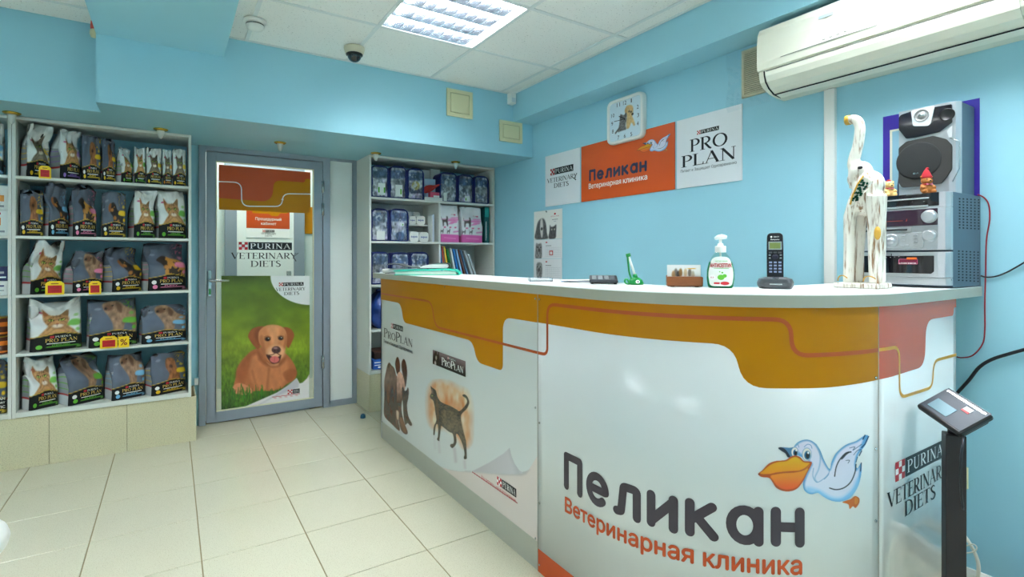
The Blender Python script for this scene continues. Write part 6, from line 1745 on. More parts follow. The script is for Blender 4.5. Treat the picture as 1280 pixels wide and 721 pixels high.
# pad, notebook, teal book at the far end
t = thing('flat_case', 'flat white plastic case at the far end of the countertop', 'case', (1.30, 3.20, ZC_), RZ)
bx('lid', M_WHITE, (-.115,.115,-.07,.07,.012,.030), t, bevel=.008, world=False); bx('base', mat('case_grey', (196,196,190), .4), (-.11,.11,-.066,.066,.003,.012), t, bevel=.003, world=False)
for x in (-.085,.085): MB().box(x-.012,x+.012,-.06,.06,0,.003).build('foot', M_BLACK, t, world=False)
t = thing('exercise_book', 'thick teal covered book lying on the countertop, front of the notebook', 'book', (1.328, 2.838, ZC_), RZ)
bx('pages', mat('pages_pale', (190,214,200), .6), (-.185,.175,-.10,.10,.004,.022), t, bevel=.002, world=False)
M_TEAL = mat('teal_cover', (24,180,150), .55, noise=.05, nscale=60)
mb = MB(); mb.prism([(-.192,.022),(.10,.030),(.165,.026),(.188,.012),(.19,.002),(.196,.004),(.192,.018),(.170,.032),(.10,.036),(-.192,.027)], 'y', -.103, .103); mb.build('upper_cover', M_TEAL, t, world=False)
bx('lower_cover', M_TEAL, (-.19,.19,-.103,.103,0,.004), t, world=False)
for k in range(22): MB().box(-.07+.011*k, -.064+.011*k, -.1045, -.1025, .024, .028).build('stitch', mat('stitch_pale', (140,226,206), .5), t, world=False)
t = thing('open_notebook', 'open notebook with dark cover lying on the white case', 'notebook', (1.375, 3.085, ZC_+.0365), RZ)
mb = MB(); up = [(-.19,.020),(-.18,.026),(-.12,.022),(-.05,.004),(0,0),(.02,.0)]; mb.prism(up+[(x,z+.005) for x, z in reversed(up)], 'y', -.09, .09); mb.build('left_cover', mat('notebook_cover', (92,96,96), .3), t, world=False)
mb = MB(); rt = [(.005,.001),(.05,.0),(.185,.0),(.20,.008),(.198,.022),(.18,.028),(.10,.027),(.04,.016)]; mb.prism(rt, 'y', -.085, .085); mb.build('pages', M_CARD, t, world=False, bevel=.001)
mb = MB(); co = [(.0,-.003),(.19,-.004),(.207,.006),(.206,.024),(.19,.033),(.10,.031),(.10,.029),(.185,.030),(.201,.022),(.203,.008),(.188,-.0005),(.0,.0)]; mb.prism(co, 'y', -.0885, .0885); mb.build('right_cover', mat('notebook_dark', (40,42,44), .4), t, world=False)
# papers and clear tray
t = thing('clear_tray', 'low clear acrylic tray on the countertop left of the calculator', 'tray', (1.38, 1.80, ZC_), RZ)
M_ACR = mat('acrylic', (238,244,248), .05, trans=.9, ior=1.15, spec=.6)
g = MB(); g.box(-.05,.05,-.05,.05,0,.003); g.build('tray_base', M_ACR, t, world=False)
g = MB(); g.box(-.05,.05,-.05,-.047,.003,.016); g.box(-.05,.05,.047,.05,.003,.016); g.box(-.05,-.047,-.047,.047,.003,.016); g.box(.047,.05,-.047,.047,.003,.016); g.build('tray_rim', M_ACR, t, world=False)
bx('slips', M_CARD, (-.042,.042,-.042,.042,.0035,.008), t, world=False)
t = thing('paper_stack', 'loose white papers with a blue edge left of the calculator', 'paper', (1.475, 1.675, ZC_), RZ)
for k in range(4):
    M = Matrix.Translation((.004*k,-.003*k,.0012+.0022*k)) @ Matrix.Rotation(.12*k-.2, 4, 'Z')
    MB().xbox(M, .135, .10, .0016).build('sheet', M_CARD if k != 1 else mat('paper_blue', (176,196,236), .5), t, world=False)
# calculator
t = thing('calculator', 'dark grey desk calculator lying on the countertop', 'calculator', (1.485, 1.52, ZC_), RZ-.2)
mb = MB(); mb.prism([(-.075,.004),(.075,.004),(.075,.024),(.045,.030),(-.075,.016)], 'x', -.055, .055); mb.build('body', mat('calc_grey', (62,66,72), .4), t, world=False, bevel=.004)
for x, y in ((-.045,-.06),(.045,-.06),(-.045,.06),(.045,.06)): MB().lathe([(.006,0),(.006,.005)], (x,y,0), 10).build('foot', M_BLACK, t, world=False)
M = Matrix.Translation((0,.052,.0283)) @ Matrix.Rotation(-.1, 4, 'X')
MB().xbox(M, .09, .028, .002).build('display', mat('calc_lcd', (150,166,158), .2), t, world=False)
for i in range(4):
    for j in range(5):
        M = Matrix.Translation((-.036+.024*i, -.055+.018*j, .0185+.0021*j)) @ Matrix.Rotation(.115, 4, 'X')
        MB().xbox(M, .017, .011, .003).build('key', mat('calc_key', (150,154,158), .4) if i < 3 else mat('calc_key_dark', (90,94,100), .4), t, world=False)
# pen on a stand
M_PENG = mat('pen_green', (10,140,62), .3)
t = thing('desk_pen', 'green desk pen leaning on its round stand with a curly cord', 'pen', (1.507, 1.37, ZC_), RZ)
MB().lathe([(.028,0),(.029,.006),(.024,.018),(.014,.026),(.008,.028)], n=22).build('stand', M_PENG, t, world=False)
MB().tube([(0,0,.024),(-.004,0,.040)], [.009,.008], 12).build('socket', M_PENG, t, world=False)
MB().tube([(-.004,0,.040),(-.027,0,.108)], [.0042,.005], 12).build('barrel', M_INKW, t, world=False)
MB().tube([(-.0265,0,.106),(-.030,0,.118)], [.009,.0085], 12).build('cap', M_PENG, t, world=False)
P = [(-.031,0,.112),(-.031,-.004,.095),(-.028,-.003,.07),(-.024,0,.045),(-.018,-.004,.022),(-.020,-.008,.006),(-.032,-.010,.003),(-.042,-.008,.008),(-.042,-.006,.018),(-.034,-.004,.021),(-.028,-.006,.012),(-.024,-.012,.004)]
MB().tube(smooth_open(P, 5), .0035, 8).build('cord', M_PENG, t, world=False)
f = Flat(); f.m(0).disc(0,.012,.008,.006); f.m(1, 1).disc(.001,.012,.003,.003)
f.build('badge', lambda u, v: (u, -.0275+(v-.012)*.25, v), [M_INKW, M_INK], t, world=False)
# business card holder
t = thing('card_holder', 'brown wooden card holder with white picture cards', 'card holder', (1.548, 1.185, ZC_), RZ-.26)
M_WOOD = mat('brown_wood', (134,78,38), .4, noise=.25, nscale=30, stretch=(1,1,8))
bx('front_block', M_WOOD, (-.06,.06,-.028,-.012,.002,.036), t, bevel=.004, world=False); bx('base', M_WOOD, (-.058,.058,-.012,.028,.002,.010), t, bevel=.002, world=False); bx('back_block', M_WOOD, (-.058,.058,.018,.028,.010,.040), t, bevel=.003, world=False)
for x in (-.04,.04): MB().box(x-.006,x+.006,-.02,.02,0,.002).build('foot', M_BLACK, t, world=False)
for k in range(5):
    o = MB().xbox(Matrix.Translation((.002*k-.004,-.006+.0045*k,.044)) @ Matrix.Rotation(-.06, 4, 'X'), .106, .0012, .066).build('card', M_CARD, t, world=False)
pc = Pic(-.045,.041,.036,.074, 44, 22, (240,240,238))
for x, c in ((-.028,(120,110,100)),(-.02,(60,48,40)),(-.012,(150,110,50)),(.004,(214,190,150)),(.018,(120,110,96)),(.028,(190,180,160)),(-.036,(190,150,100))): pc.ell(x, .046+.004*math.sin(x*400), .006, .014, c, .5)
pc.ell(.024,.064,.014,.002,(230,180,60),.5)
pc.build('card_print', lambda u, v: (u, -.0088-.06*(v-.044), v), M_PRINT, t, world=False)
# hand sanitiser
t = thing('pump_bottle', 'clear pump bottle of hand antiseptic with green label', 'bottle', (1.60, 1.078, ZC_), RZ-.36)
def sup(a, b, z, n=28, e=.75): return [(a*math.copysign(abs(math.cos(2*PI*i/n))**e, math.cos(2*PI*i/n)), b*math.copysign(abs(math.sin(2*PI*i/n))**e, math.sin(2*PI*i/n)), z) for i in range(n)]
BP = [(0,.036,.020),(.004,.040,.023),(.03,.0435,.025),(.06,.0425,.025),(.085,.037,.023),(.105,.028,.020),(.118,.018,.016),(.124,.014,.014)]
def bottle(mb, k=1.0, zmax=1, dz=0):
    vs = []; R_ = [r for r in BP if r[0] <= zmax]
    for z, a, b in R_: vs += sup(a*k, b*k, z+dz)
    n = 28
    fs = [(j*n+i, j*n+(i+1)%n, (j+1)*n+(i+1)%n, (j+1)*n+i) for j in range(len(R_)-1) for i in range(n)]+[tuple(reversed(range(n))), tuple((len(R_)-1)*n+i for i in range(n))]
    return mb.add(vs, fs, True)
bottle(MB()).build('flask', mat('bottle_clear', (226,244,236), .04, trans=1.0, ior=1.12, spec=.6), t, world=False)
bottle(MB(), .93, .09, .002).build('gel', mat('gel_green', (40,170,110), .2, trans=.3), t, world=False)
lab = round_poly([(-.034,.006),(.034,.006),(.0405,.05),(.027,.106),(-.027,.106),(-.0405,.05)], [.012,.012,.03,.02,.02,.03])
def bf(u, v, o=0):
    z = min(max(v, 0), .124)
    for (z0,a0,b0),(z1,a1,b1) in zip(BP[:-1], BP[1:]):
        if z <= z1: w = (z-z0)/(z1-z0); a, b = a0+(a1-a0)*w, b0+(b1-b0)*w; break
    q = min(.999, abs(u)/a); y = -b*(1-q**(2/.75))**(.75/2)
    return (u, y-.0012, v)
Flat().poly(lab).build('label', bf, mat('label_white', (236,240,232), .4), t, world=False, step=.006)
f = Flat(); f.m(1).fitbase(sans('АНТИСЕПТИК', .05), -.034, .034, .070, .012); f.m(0).fitbase(sans('чистая линия'), -.018, .020, .088, .006); f.rect(-.022,.024,.0655,.067)
f.m(0).disc(0,.036,.011,.009); f.disc(.011,.041,.007,.006); f.disc(.004,.052,.003); f.disc(-.004,.055,.002); f.m(1).disc(.012,.016,.014,.006); f.rect(-.022,-.004,.013,.019); f.m(2).disc(-.027,.036,.010,.009); f.m(1, 2).fitbase(sans('0,5'), -.032, -.022, .033, .005)
f.build('label_lettering', lambda u, v: (bf(u,v)[0], bf(u,v)[1]-.0008, v), [mat('ink_green', (22,140,90), .4), M_INKR, M_INKW], t, world=False, step=.006)
MB().lathe([(.0165,.120),(.0175,.122),(.0175,.140),(.0165,.142),(.010,.143),(.009,.150),(.005,.152),(.005,.168)], n=24).build('pump_collar', M_WHITE, t, world=False)
mb = MB(); mb.tube([(-.018,0,.168),(-.008,0,.172),(.004,0,.174),(.020,0,.172)], [.004,.008,.009,.005], 12); mb.build('pump_head', M_WHITE, t, world=False)
MB().tube([(0,0,.12),(0,0,.02)], .003, 8).build('dip_tube', M_INKW, t, world=False)
# cordless phone on its base
t = thing('cordless_phone', 'black cordless handset standing in its grey charging base', 'phone', (1.715, .955, ZC_), RZ-.46)
M_PHB = mat('phone_graphite', (74,78,82), .3, metal=.3); M_PH = mat('phone_black', (30,32,38), .25)
mb = MB(); lay0 = round_poly([(-.044,-.035),(.044,-.035),(.056,.0),(.048,.04),(-.048,.04),(-.056,0)], .014); vs = []; n = len(lay0)
for k, z in ((.86,0),(.98,.010),(1.0,.020),(.9,.032),(.62,.038)): vs += [(x*k, y*k, z) for x, y in lay0]
fs = [(j*n+i, j*n+(i+1)%n, (j+1)*n+(i+1)%n, (j+1)*n+i) for j in range(4) for i in range(n)]+[tuple(reversed(range(n))), tuple(4*n+i for i in range(n))]
base = mb.add(vs, fs, False).build('charging_base', M_PHB, t, world=False)
f = Flat(); f.rect(-.018,.018,.0135,.017); f.build('base_mark', lambda u, v: (u, -.0362, v), M_STEEL, base, world=False)
MB().ball((0,-.022,.034), (.012,.009,.004)).build('locator_key', M_PH, base, world=False)
tl = Matrix.Translation((0,.004,.030)) @ Matrix.Rotation(-.14, 4, 'X')
def hs(u, y, v): return tl @ Vector((u, y, v))
mb = MB(); out_ = round_poly([(-.024,0),(.024,0),(.0245,.10),(.023,.156),(-.023,.156),(-.0245,.10)], [.004,.004,.02,.014,.014,.02]); vs = [hs(u,-.011,v) for u, v in out_]+[hs(u,.011,v) for u, v in out_]; n = len(out_)
fs = [(i,(i+1)%n,n+(i+1)%n,n+i) for i in range(n)]+[tuple(reversed(range(n))), tuple(n+i for i in range(n))]
hset = mb.add(vs, fs).build('handset', M_PH, t, world=False, bevel=.003)
def hf(u, v): return tuple(hs(u, -.0117, v))
f = Flat(); f.m(0).rect(-.0195,.0195,.098,.126); f.m(1, 1).rect(-.016,.016,.102,.122); f.build('screen', hf, [M_STEEL, mat('lcd_olive', (112,128,74), .2)], hset, world=False)
f = Flat(); f.fitbase(sans('Panasonic', .03), -.013, .013, .131, .004); f.fitbase(sans('DECT'), -.004, .012, .140, .004); f.disc(-.011,.142,.003,.003); f.build('handset_mark', hf, M_INKW, hset, world=False)
for i in range(3):
    for j in range(4):
        MB().xbox(tl @ Matrix.Translation((-.0135+.0135*i, -.0122, .024+.0105*j)), .0085, .002, .0055).build('key', mat('key_blue_grey', (128,140,170), .4), hset, world=False)
    MB().xbox(tl @ Matrix.Translation((-.0135+.0135*i, -.0122, .089)), .010, .002, .005).build('key', M_PHB, hset, world=False)
MB().ball(hs(0,-.0115,.074), (.009,.003,.008)).build('dial_pad', mat('pad_navy', (24,28,52), .3), hset, world=False)
for x in (-.016,.016):
    for z in (.070,.080): MB().xbox(tl @ Matrix.Translation((x, -.0122, z)), .006, .002, .004).build('key', M_STEEL, hset, world=False)

# ------------------------------------------------------------------ carved elephant, one remeshed body
def remeshed(name, mb, voxel, m, parent, world=False, smooth_it=2, loc=None):
    o = mb.build(name, m, parent, world=world)
    md = o.modifiers.new('r', 'REMESH'); md.mode = 'VOXEL'; md.voxel_size = voxel; md.use_smooth_shade = True
    sm = o.modifiers.new('s', 'SMOOTH'); sm.iterations = smooth_it; sm.factor = .5
    dg = bpy.context.evaluated_depsgraph_get(); me = bpy.data.meshes.new_from_object(o.evaluated_get(dg))
    o.modifiers.clear(); old = o.data; o.data = me; bpy.data.meshes.remove(old)
    if not me.materials: me.materials.append(m)
    me.polygons.foreach_set('use_smooth', [True]*len(me.polygons))
    return o
def whitewash():
    m = mat('whitewashed_wood', (236,232,220), .6, bump=.5, bscale=60, noise=.05)
    nt = m.node_tree; b = nt.nodes['Principled BSDF']; old = b.inputs['Base Color'].links[0].from_socket
    tc = [n for n in nt.nodes if n.type == 'TEX_COORD'][0]
    mp = nt.nodes.new('ShaderNodeMapping'); mp.inputs['Scale'].default_value = (1,1,.12); nt.links.new(tc.outputs['Object'], mp.inputs['Vector'])
    n = nt.nodes.new('ShaderNodeTexNoise'); n.inputs['Scale'].default_value = 95; n.inputs['Detail'].default_value = 5; nt.links.new(mp.outputs['Vector'], n.inputs['Vector'])
    r = nt.nodes.new('ShaderNodeMapRange'); r.inputs[1].default_value = .52; r.inputs[2].default_value = .66; nt.links.new(n.outputs['Fac'], r.inputs[0])
    mix = nt.nodes.new('ShaderNodeMix'); mix.data_type = 'RGBA'; nt.links.new(r.outputs[0], mix.inputs[0]); nt.links.new(old, mix.inputs[6]); mix.inputs[7].default_value = rgb((140,104,66))
    nt.links.new(mix.outputs[2], b.inputs['Base Color']); return m
M_WASH = whitewash(); M_OCH = mat('ochre_paint', (206,158,60), .5, noise=.2, nscale=40)
EK = .002712
t = thing('elephant_figurine', 'tall whitewashed wooden elephant with raised trunk, left of the stereo', 'figurine', (2.0, .815, ZC_), -PI/2)
def E_(px, py, d=0.0): return ((px-1081-172*d)/427, d, max((359.5-py)*EK, 0))
bx('plinth', M_WASH, (-.068,.062,-.055,.055,0,.018), t, bevel=.004, world=False)
mb = MB()
mb.tube([E_(*p) for p in smooth_open([(1061,147),(1067,146),(1073,149),(1076.5,157),(1076,168),(1074,180),(1070.5,192),(1068,202),(1070,212),(1074,220)], 4)], [0.0145,0.0145,0.0150,0.0151,0.0157]+[0.0158]*9+[0.0163]*9+[0.0176]*9+[0.0211]*5, 14)
mb.ball(E_(1078,214), (.034,.034,.036)); mb.ball(E_(1070,222), (.022,.024,.03)); mb.tube([E_(1069,222),E_(1066,234)], [0.0176,0.0079], 10)
mb.ball(E_(1088,232), (.046,.042,.05)); mb.ball(E_(1086,250), (.054,.046,.05)); mb.tube([E_(1081,222),E_(1086,238),E_(1088,256)], [0.0299,0.0458,0.0440], 16)
mb.tube([E_(1072,250,-.024),E_(1064,270,-.026),E_(1063,310,-.027),E_(1062,353,-.028)], [0.0229,0.0194,0.0167,0.0163], 12)
mb.tube([E_(1080,252,.024),E_(1077,275,.026),E_(1075,315,.027),E_(1075,353,.028)], [0.0229,0.0185,0.0158,0.0154], 12)
mb.tube([E_(1096,246,-.024),E_(1097,275,-.026),E_(1096,315,-.027),E_(1096.5,353,-.028)], [0.0317,0.0264,0.0211,0.0198], 12)
mb.tube([E_(1094,250,.022),E_(1100,280,.026),E_(1101,320,.027),E_(1101.5,353,.028)], [0.0264,0.0220,0.0176,0.0167], 12)
body = remeshed('body', mb, .0045, M_WASH, t)
def slab(pts, d0, d1, m, nm, par):
    b = MB(); b.prism([(E_(x,y,(d0+d1)/2)[0], E_(x,y)[2]) for x, y in pts], 'y', d0, d1); return b.build(nm, m, par, world=False, bevel=.003)
ear = slab([(1081,222),(1088,225),(1093,230),(1084,241),(1074,251),(1066,259),(1064.5,256),(1068,244),(1074,232)], -.058, -.046, M_WASH, 'ear', t)
R = random.Random(8)
for k in range(46):
    u, v = R.random(), R.random()
    x = 1079+(1087-1079)*v-(13*u); y = 227+4*v+(25*u)*(1-.15*v)
    x0, _, z0 = E_(x, y, -.059)
    MB().xbox(Matrix.Translation((x0,-.0592,z0)) @ Matrix.Rotation(R.uniform(-.6,.6), 4, 'Y'), R.uniform(.005,.008), .0022, R.uniform(.004,.007)).build('mosaic_tile', mat('mosaic_green', (30,84,62), .25), ear, world=False)
MB().tube([E_(1081,222,-.059),E_(1074,232,-.059),E_(1068,244,-.059),E_(1064.5,256,-.059)], .003, 6).build('ear_edge', M_OCH, ear, world=False)
mb = MB(); mb.tube([E_(1058.5,146),E_(1064,146)], [.0165,.017], 14); mb.build('trunk_tip', M_OCH, t, world=False)
MB().ball(E_(1077,210.5,-.034), (.008,.004,.0055)).build('eye', M_DARK, t, world=False)
MB().ball(E_(1098,292.5,-.052), (.010,.006,.022)).build('ochre_patch', M_OCH, t, world=False)
for x, y, d, r in ((1062,350,-.028,.0196),(1096.5,350,-.028,.0236)):
    a = [(E_(x,350)[0]+r*math.sin(q), d-r*math.cos(q), E_(x,350)[2]-.006+.022*math.cos(q*1.2)) for q in np.linspace(-1.2, 1.2, 10)]
    MB().tube(a, .002, 6).build('toe_line', M_OCH, t, world=False)

# ------------------------------------------------------------------ stereo, loudspeaker, bears
SX, SY0, SY1, SZ1 = 2.185, .643, .925, 1.43
t = thing('stereo', 'silver mini stereo with dark sides at the right end of the countertop', 'stereo', (2.33, .78, ZC_))
M_SIL = mat('stereo_silver', (186,190,194), .3, metal=.6); M_SIDE = mat('stereo_slate', (78,96,112), .45, noise=.03); M_GLOSS = mat('gloss_black', (20,18,26), .08, coat=.6); M_PURP = mat('display_purple', (50,30,48), .08, coat=.6)
bx('case', M_SIDE, (SX+.03, 2.478, SY0, SY1, ZC_+.002, SZ1), t, bevel=.002)
def sg(x, y): p = at_x(1090+x/5.344, 230+y/5.344, SX); return (p[1], p[2])
def splate(nm, pts, x0, x1, m, par=None, bev=.0015):
    b = MB(); b.prism(pts, 'x', x0, x1); return b.build(nm, m, par or t, bevel=bev)
def srect(x0, y0, x1, y1):
    a, b = sg((x0+x1)/2, y0)[1], sg((x0+x1)/2, y1)[1]; return [(sg(x0,y0)[0], b), (sg(x1,y0)[0], b), (sg(x1,y0)[0], a), (sg(x0,y0)[0], a)]
zr = lambda y: sg(470, y)[1]
# silver front shell in three bands with a rounded near edge
for nm, y0, y1, xf in (('upper_fascia', 36, 150, SX+.004), ('middle_fascia', 152, 440, SX), ('lower_fascia', 452, 625, SX), ('foot_fascia', 628, 678, SX+.006)):
    za, zb = max(zr(y1), ZC_+.001), min(zr(y0), SZ1)
    b = MB(); b.prism([(xf,SY1),(xf,SY0+.03),(xf+.004,SY0+.012),(xf+.016,SY0+.001),(SX+.032,SY0),(SX+.032,SY1)], 'z', za, zb); b.build(nm, M_SIL, t, bevel=.0015)
XF = SX
Yl = SY1-.004
def strip(nm, x1, y0, y1, m, proud=.003, xl=None, cut=0, base=XF):
    yr = sg(x1, y0)[0]; yl = Yl if xl is None else sg(xl, y0)[0]
    xm = x1 if xl is None else (x1+xl)/2
    za, zb = sg(x1, y1)[1], sg(x1, y0)[1]
    pts = [(yl,za),(yr+cut,za),(yr,za+cut),(yr,zb),(yl,zb)] if cut else [(yl,za),(yr,za),(yr,zb),(yl,zb)]
    return splate(nm, pts, base-proud, base+.003, m)
strip('top_strip', 445, 52, 142, M_GLOSS, .002, base=XF+.004)
strip('tray_line', 380, 86, 96, M_SIL, .005, base=XF+.004); strip('tray_line', 375, 138, 150, M_SIL, .005, base=XF+.004)
strip('display', 440, 160, 272, M_PURP, .003)
strip('deck_strip', 270, 290, 318, mat('strip_silver', (170,174,176), .3, metal=.4), .005); strip('deck_slot', 240, 298, 310, M_DARK, .0062)
strip('control_panel', 345, 322, 432, mat('panel_grey', (176,180,182), .35, metal=.3), .003, cut=.006)
strip('cassette_door', 415, 478, 600, M_GLOSS, .003, cut=.008)
splate('door_gap', [(sg(131,470)[0]-.0006, zr(600)), (sg(131,470)[0]+.0006, zr(600)), (sg(131,470)[0]+.0006, zr(462)), (sg(131,470)[0]-.0006, zr(462))], XF-.0036, XF, M_DARK, bev=0)
def knob(x, y, r, nm, h=.018):
    c = sg(x, y); rr = (sg(x-r, y)[0]-sg(x, y)[0])
    Mx = Matrix.Rotation(-PI/2, 4, 'Y')
    k = MB().lathe([(rr*1.18,-.002),(rr*1.2,.002),(rr*1.08,.004),(rr*1.08,.003),(rr,.005),(rr*.97,h),(rr*.8,h+.001),(rr*.02,h)], (XF-.001, c[0], c[1]), 28, M=Mx).build(nm, M_SIL, t)
    return k, c, rr
knob(385, 216, 46, 'volume_knob'); knob(385, 344, 44, 'jog_knob', .014)
c = sg(130, 380); Mx = Matrix.Rotation(-PI/2, 4, 'Y'); rr = sg(75,380)[0]-c[0]
MB().lathe([(rr,0),(rr,.005),(rr*.85,.006),(rr*.6,.004),(rr*.4,.006),(rr*.38,.008),(.001,.008)], (XF-.002, c[0], c[1]), 26, M=Mx).build('cursor_pad', M_SIL, t)
for x, y in ((212,345),(240,332),(212,376),(205,410),(240,408),(292,338),(292,360),(292,384),(292,406)):
    p = sg(x, y); MB().box(XF-.006, XF-.001, p[0]-.005, p[0]+.005, p[1]-.0022, p[1]+.0022).build('button', M_SIL, t, bevel=.001)
# logo stickers, display glow marks
f = Flat()
def sgu(x, y): p = sg(x, y); return (-p[0], p[1])
l0, l1 = sgu(178,535), sgu(308,500)
f.m(0).poly(round_poly([l0,(l1[0],l0[1]),l1,(l0[0]+.002,l1[1])], .003)); f.m(1, 1).poly(round_poly([(l0[0]+.0015,l0[1]+.001),(l1[0]-.0015,l0[1]+.001),(l1[0]-.001,l1[1]-.0012),(l0[0]+.003,l1[1]-.0012)], .002))
f.m(2, 2).fitbase(sans('LOGIC', .05), l0[0]+.003, (l0[0]+l1[0])/2-.001, l0[1]+.002, .0035); f.fitbase(sans('DECK', .05), (l0[0]+l1[0])/2+.001, l1[0]-.003, l0[1]+.002, .0035)
q0, q1 = sgu(232,506), sgu(302,490); f.m(3, 1).poly([q0,(q1[0],q0[1]),q1,(q0[0]+.002,q1[1])])
for cx, c_ in ((78,4),(20,5)):
    p = sgu(cx, 522); f.m(c_, 1).disc(p[0], p[1], .006, .006)
p = sgu(120, 490); f.m(2, 1)
for k in range(4): p = sgu(95+28*k, 492-2*k); f.rect(p[0], p[0]+.003, p[1], p[1]+.001)
f.build('deck_stickers', lambda u, v: (XF-.0036, -u, v), [mat('sticker_pink', (226,120,160), .3), mat('sticker_maroon', (110,30,60), .3), M_INKW, mat('sticker_orange', (232,110,40), .3), mat('sticker_yellow', (214,190,70), .3), mat('sticker_green', (90,176,70), .3)], t)
f = Flat(); p = sgu(100,252); f.rect(p[0], sgu(210,246)[0], p[1], p[1]+.0012); p = sgu(232,240); f.stroke([(p[0]-.002,p[1]-.004),(p[0],p[1]-.004),(p[0]+.002,p[1]+.004)], .001)
f.build('display_marks', lambda u, v: (XF-.0036, -u, v), mat('display_red_ink', (190,70,40), .3), t)
f = Flat(); p = sgu(228,76); f.rect(p[0], sgu(330,70)[0], p[1], p[1]+.0012); p = sgu(340,118); f.rect(p[0], p[0]+.005, p[1], p[1]+.002); p = sgu(265,120); f.rect(p[0], p[0]+.003, p[1], p[1]+.001)
f.build('strip_marks', lambda u, v: (XF+.0014, -u, v), M_STEEL, t)
# side vents
v = MB()
def sv(x, y): p = at_y(1090+x/5.344, 230+y/5.344, SY0); return p[0], p[2]
for (xa, xb, ya, yb, nr) in ((585,712,98,292,11),(580,708,448,642,11)):
    for i in range(6):
        for j in range(nr):
            x, z = sv(xa+(xb-xa)*i/5, ya+(yb-ya)*j/(nr-1)+i*1.5)
            if x+.009 < 2.475: v.box(x-.006, x+.006, SY0-.0006, SY0+.0004, z-.0022, z+.0022)
o = v.build('vent_slots', M_DARK, t); o['kind'] = 'stuff'
for x, y in ((540,78),(742,118),(530,640),(738,632)):
    x_, z_ = sv(x, y); x_ = min(x_, 2.468); MB().lathe([(.003,0),(.0022,.0012)], (x_, SY0-.0002, z_), 8, M=Matrix.Rotation(PI/2, 4, 'X')).build('screw', M_STEEL, t)
# loudspeaker on top
KX, KY0, KY1, KZ0, KZ1 = 2.335, .66, .835, SZ1+.0005, 1.758
t = thing('loudspeaker', 'silver and black loudspeaker standing on the stereo', 'speaker', (2.40, .75, KZ0))
bx('cabinet', M_SIDE, (KX+.02, 2.48, KY0, KY1, KZ0, KZ1-.002), t, bevel=.003)
def kg(x, y): p = at_x(1090+x/5.544, 110+y/5.544, KX); return (p[1], p[2])
b = MB(); b.prism([(KX,KY1),(KX,KY0+.028),(KX+.006,KY0+.012),(KX+.02,KY0+.001),(KX+.022,KY0),(KX+.022,KY1)], 'z', KZ0, KZ1); front_b = b.build('front_baffle', M_SIL, t, bevel=.002)
def clampk(p): return (min(max(p[0], KY0+.02), KY1-.001), min(max(p[1], KZ0+.001), KZ1-.001))
def kplate(nm, pts, x0, x1, m, par=None, rr=0, bev=.0015):
    P = [clampk(kg(x, y)) for x, y in pts]
    if rr: P = round_poly(P, rr)
    b = MB(); b.prism(P, 'x', x0, x1); return b.build(nm, m, par or t, bevel=bev)
kplate('tweeter_panel', [(188,205),(205,186),(275,162),(598,104),(600,180),(575,235),(470,305),(300,345),(240,352),(185,290)], KX-.004, KX+.002, M_GLOSS, rr=.004)
kplate('tweeter_plate', [(276,160),(440,122),(412,246),(392,264),(290,266)], KX-.008, KX-.003, mat('plate_white', (226,228,230), .3, metal=.2), rr=.006)
def kring(x, y, r, prof, nm, m):
    c = kg(x, y); rr = abs(kg(x-r, y)[0]-c[0]); return MB().lathe([(a*rr, h) for a, h in prof], (KX-.008, c[0], c[1]), 30, M=Matrix.Rotation(-PI/2, 4, 'Y')).build(nm, m, t)
kring(350, 192, 50, [(1.05,0),(1.05,.002),(.92,.003),(.9,.001),(.6,.0005),(.55,.002),(.2,.004),(.01,.004)], 'tweeter', mat('cone_grey', (150,152,150), .4, metal=.3))
kring(350, 192, 20, [(1,0),(1,.004),(.8,.006),(.01,.007)], 'tweeter_dome', M_STEEL)
c = kg(525,186); rr = abs(kg(470,186)[0]-c[0]); MB().lathe([(rr,0),(rr,.002),(rr*.9,.003),(rr*.8,.001),(rr*.01,.0005)], (KX-.0045, c[0], c[1]), 26, M=Matrix.Rotation(-PI/2, 4, 'Y')).build('second_tweeter', M_BLACK, t)
kplate('woofer_grille', [(148,462),(172,420),(242,372),(430,332),(520,355),(577,392),(574,470),(568,560),(520,620),(482,662),(330,682),(210,690),(150,660),(140,600)], KX-.006, KX+.002, mat('grille_cloth_edge', (52,52,50), .8), rr=.006)
c = kg(325,505); ry = abs(kg(172,505)[0]-c[0]); 
MB().lathe([(ry,0),(ry*.97,.0015),(ry*.9,.0022),(ry*.5,.0034),(ry*.01,.004)], (KX-.0062, c[0], c[1]), 40, M=Matrix.Rotation(-PI/2, 4, 'Y')).build('woofer_cone', mat('grille_cloth', (44,46,46), .9, noise=.2, nscale=400), t)
kplate('side_pocket', [(520,300),(602,252),(600,335),(535,345)], KX-.003, KX+.001, mat('pocket_silver', (220,222,224), .3, metal=.3), rr=.003)
f = Flat(); p = kg(300,594); f.m(0).disc(-p[0], p[1], .0035); f.m(1).fitbase(sans('LG', .05), -p[0]+.005, -p[0]+.013, p[1]-.0025, .005)
f.build('speaker_mark', lambda u, v: (KX-.0112, -u, v), [M_STEEL, M_STEEL], t)
mb = MB(); mb.tube([clampk_ for clampk_ in [(KX-.002,)+kg(540,345),(KX-.002,)+kg(608,370),(KX-.002,)+kg(606,560),(KX-.002,)+kg(560,650)]], .0016, 6); mb.build('contour_line', M_STEEL, t)

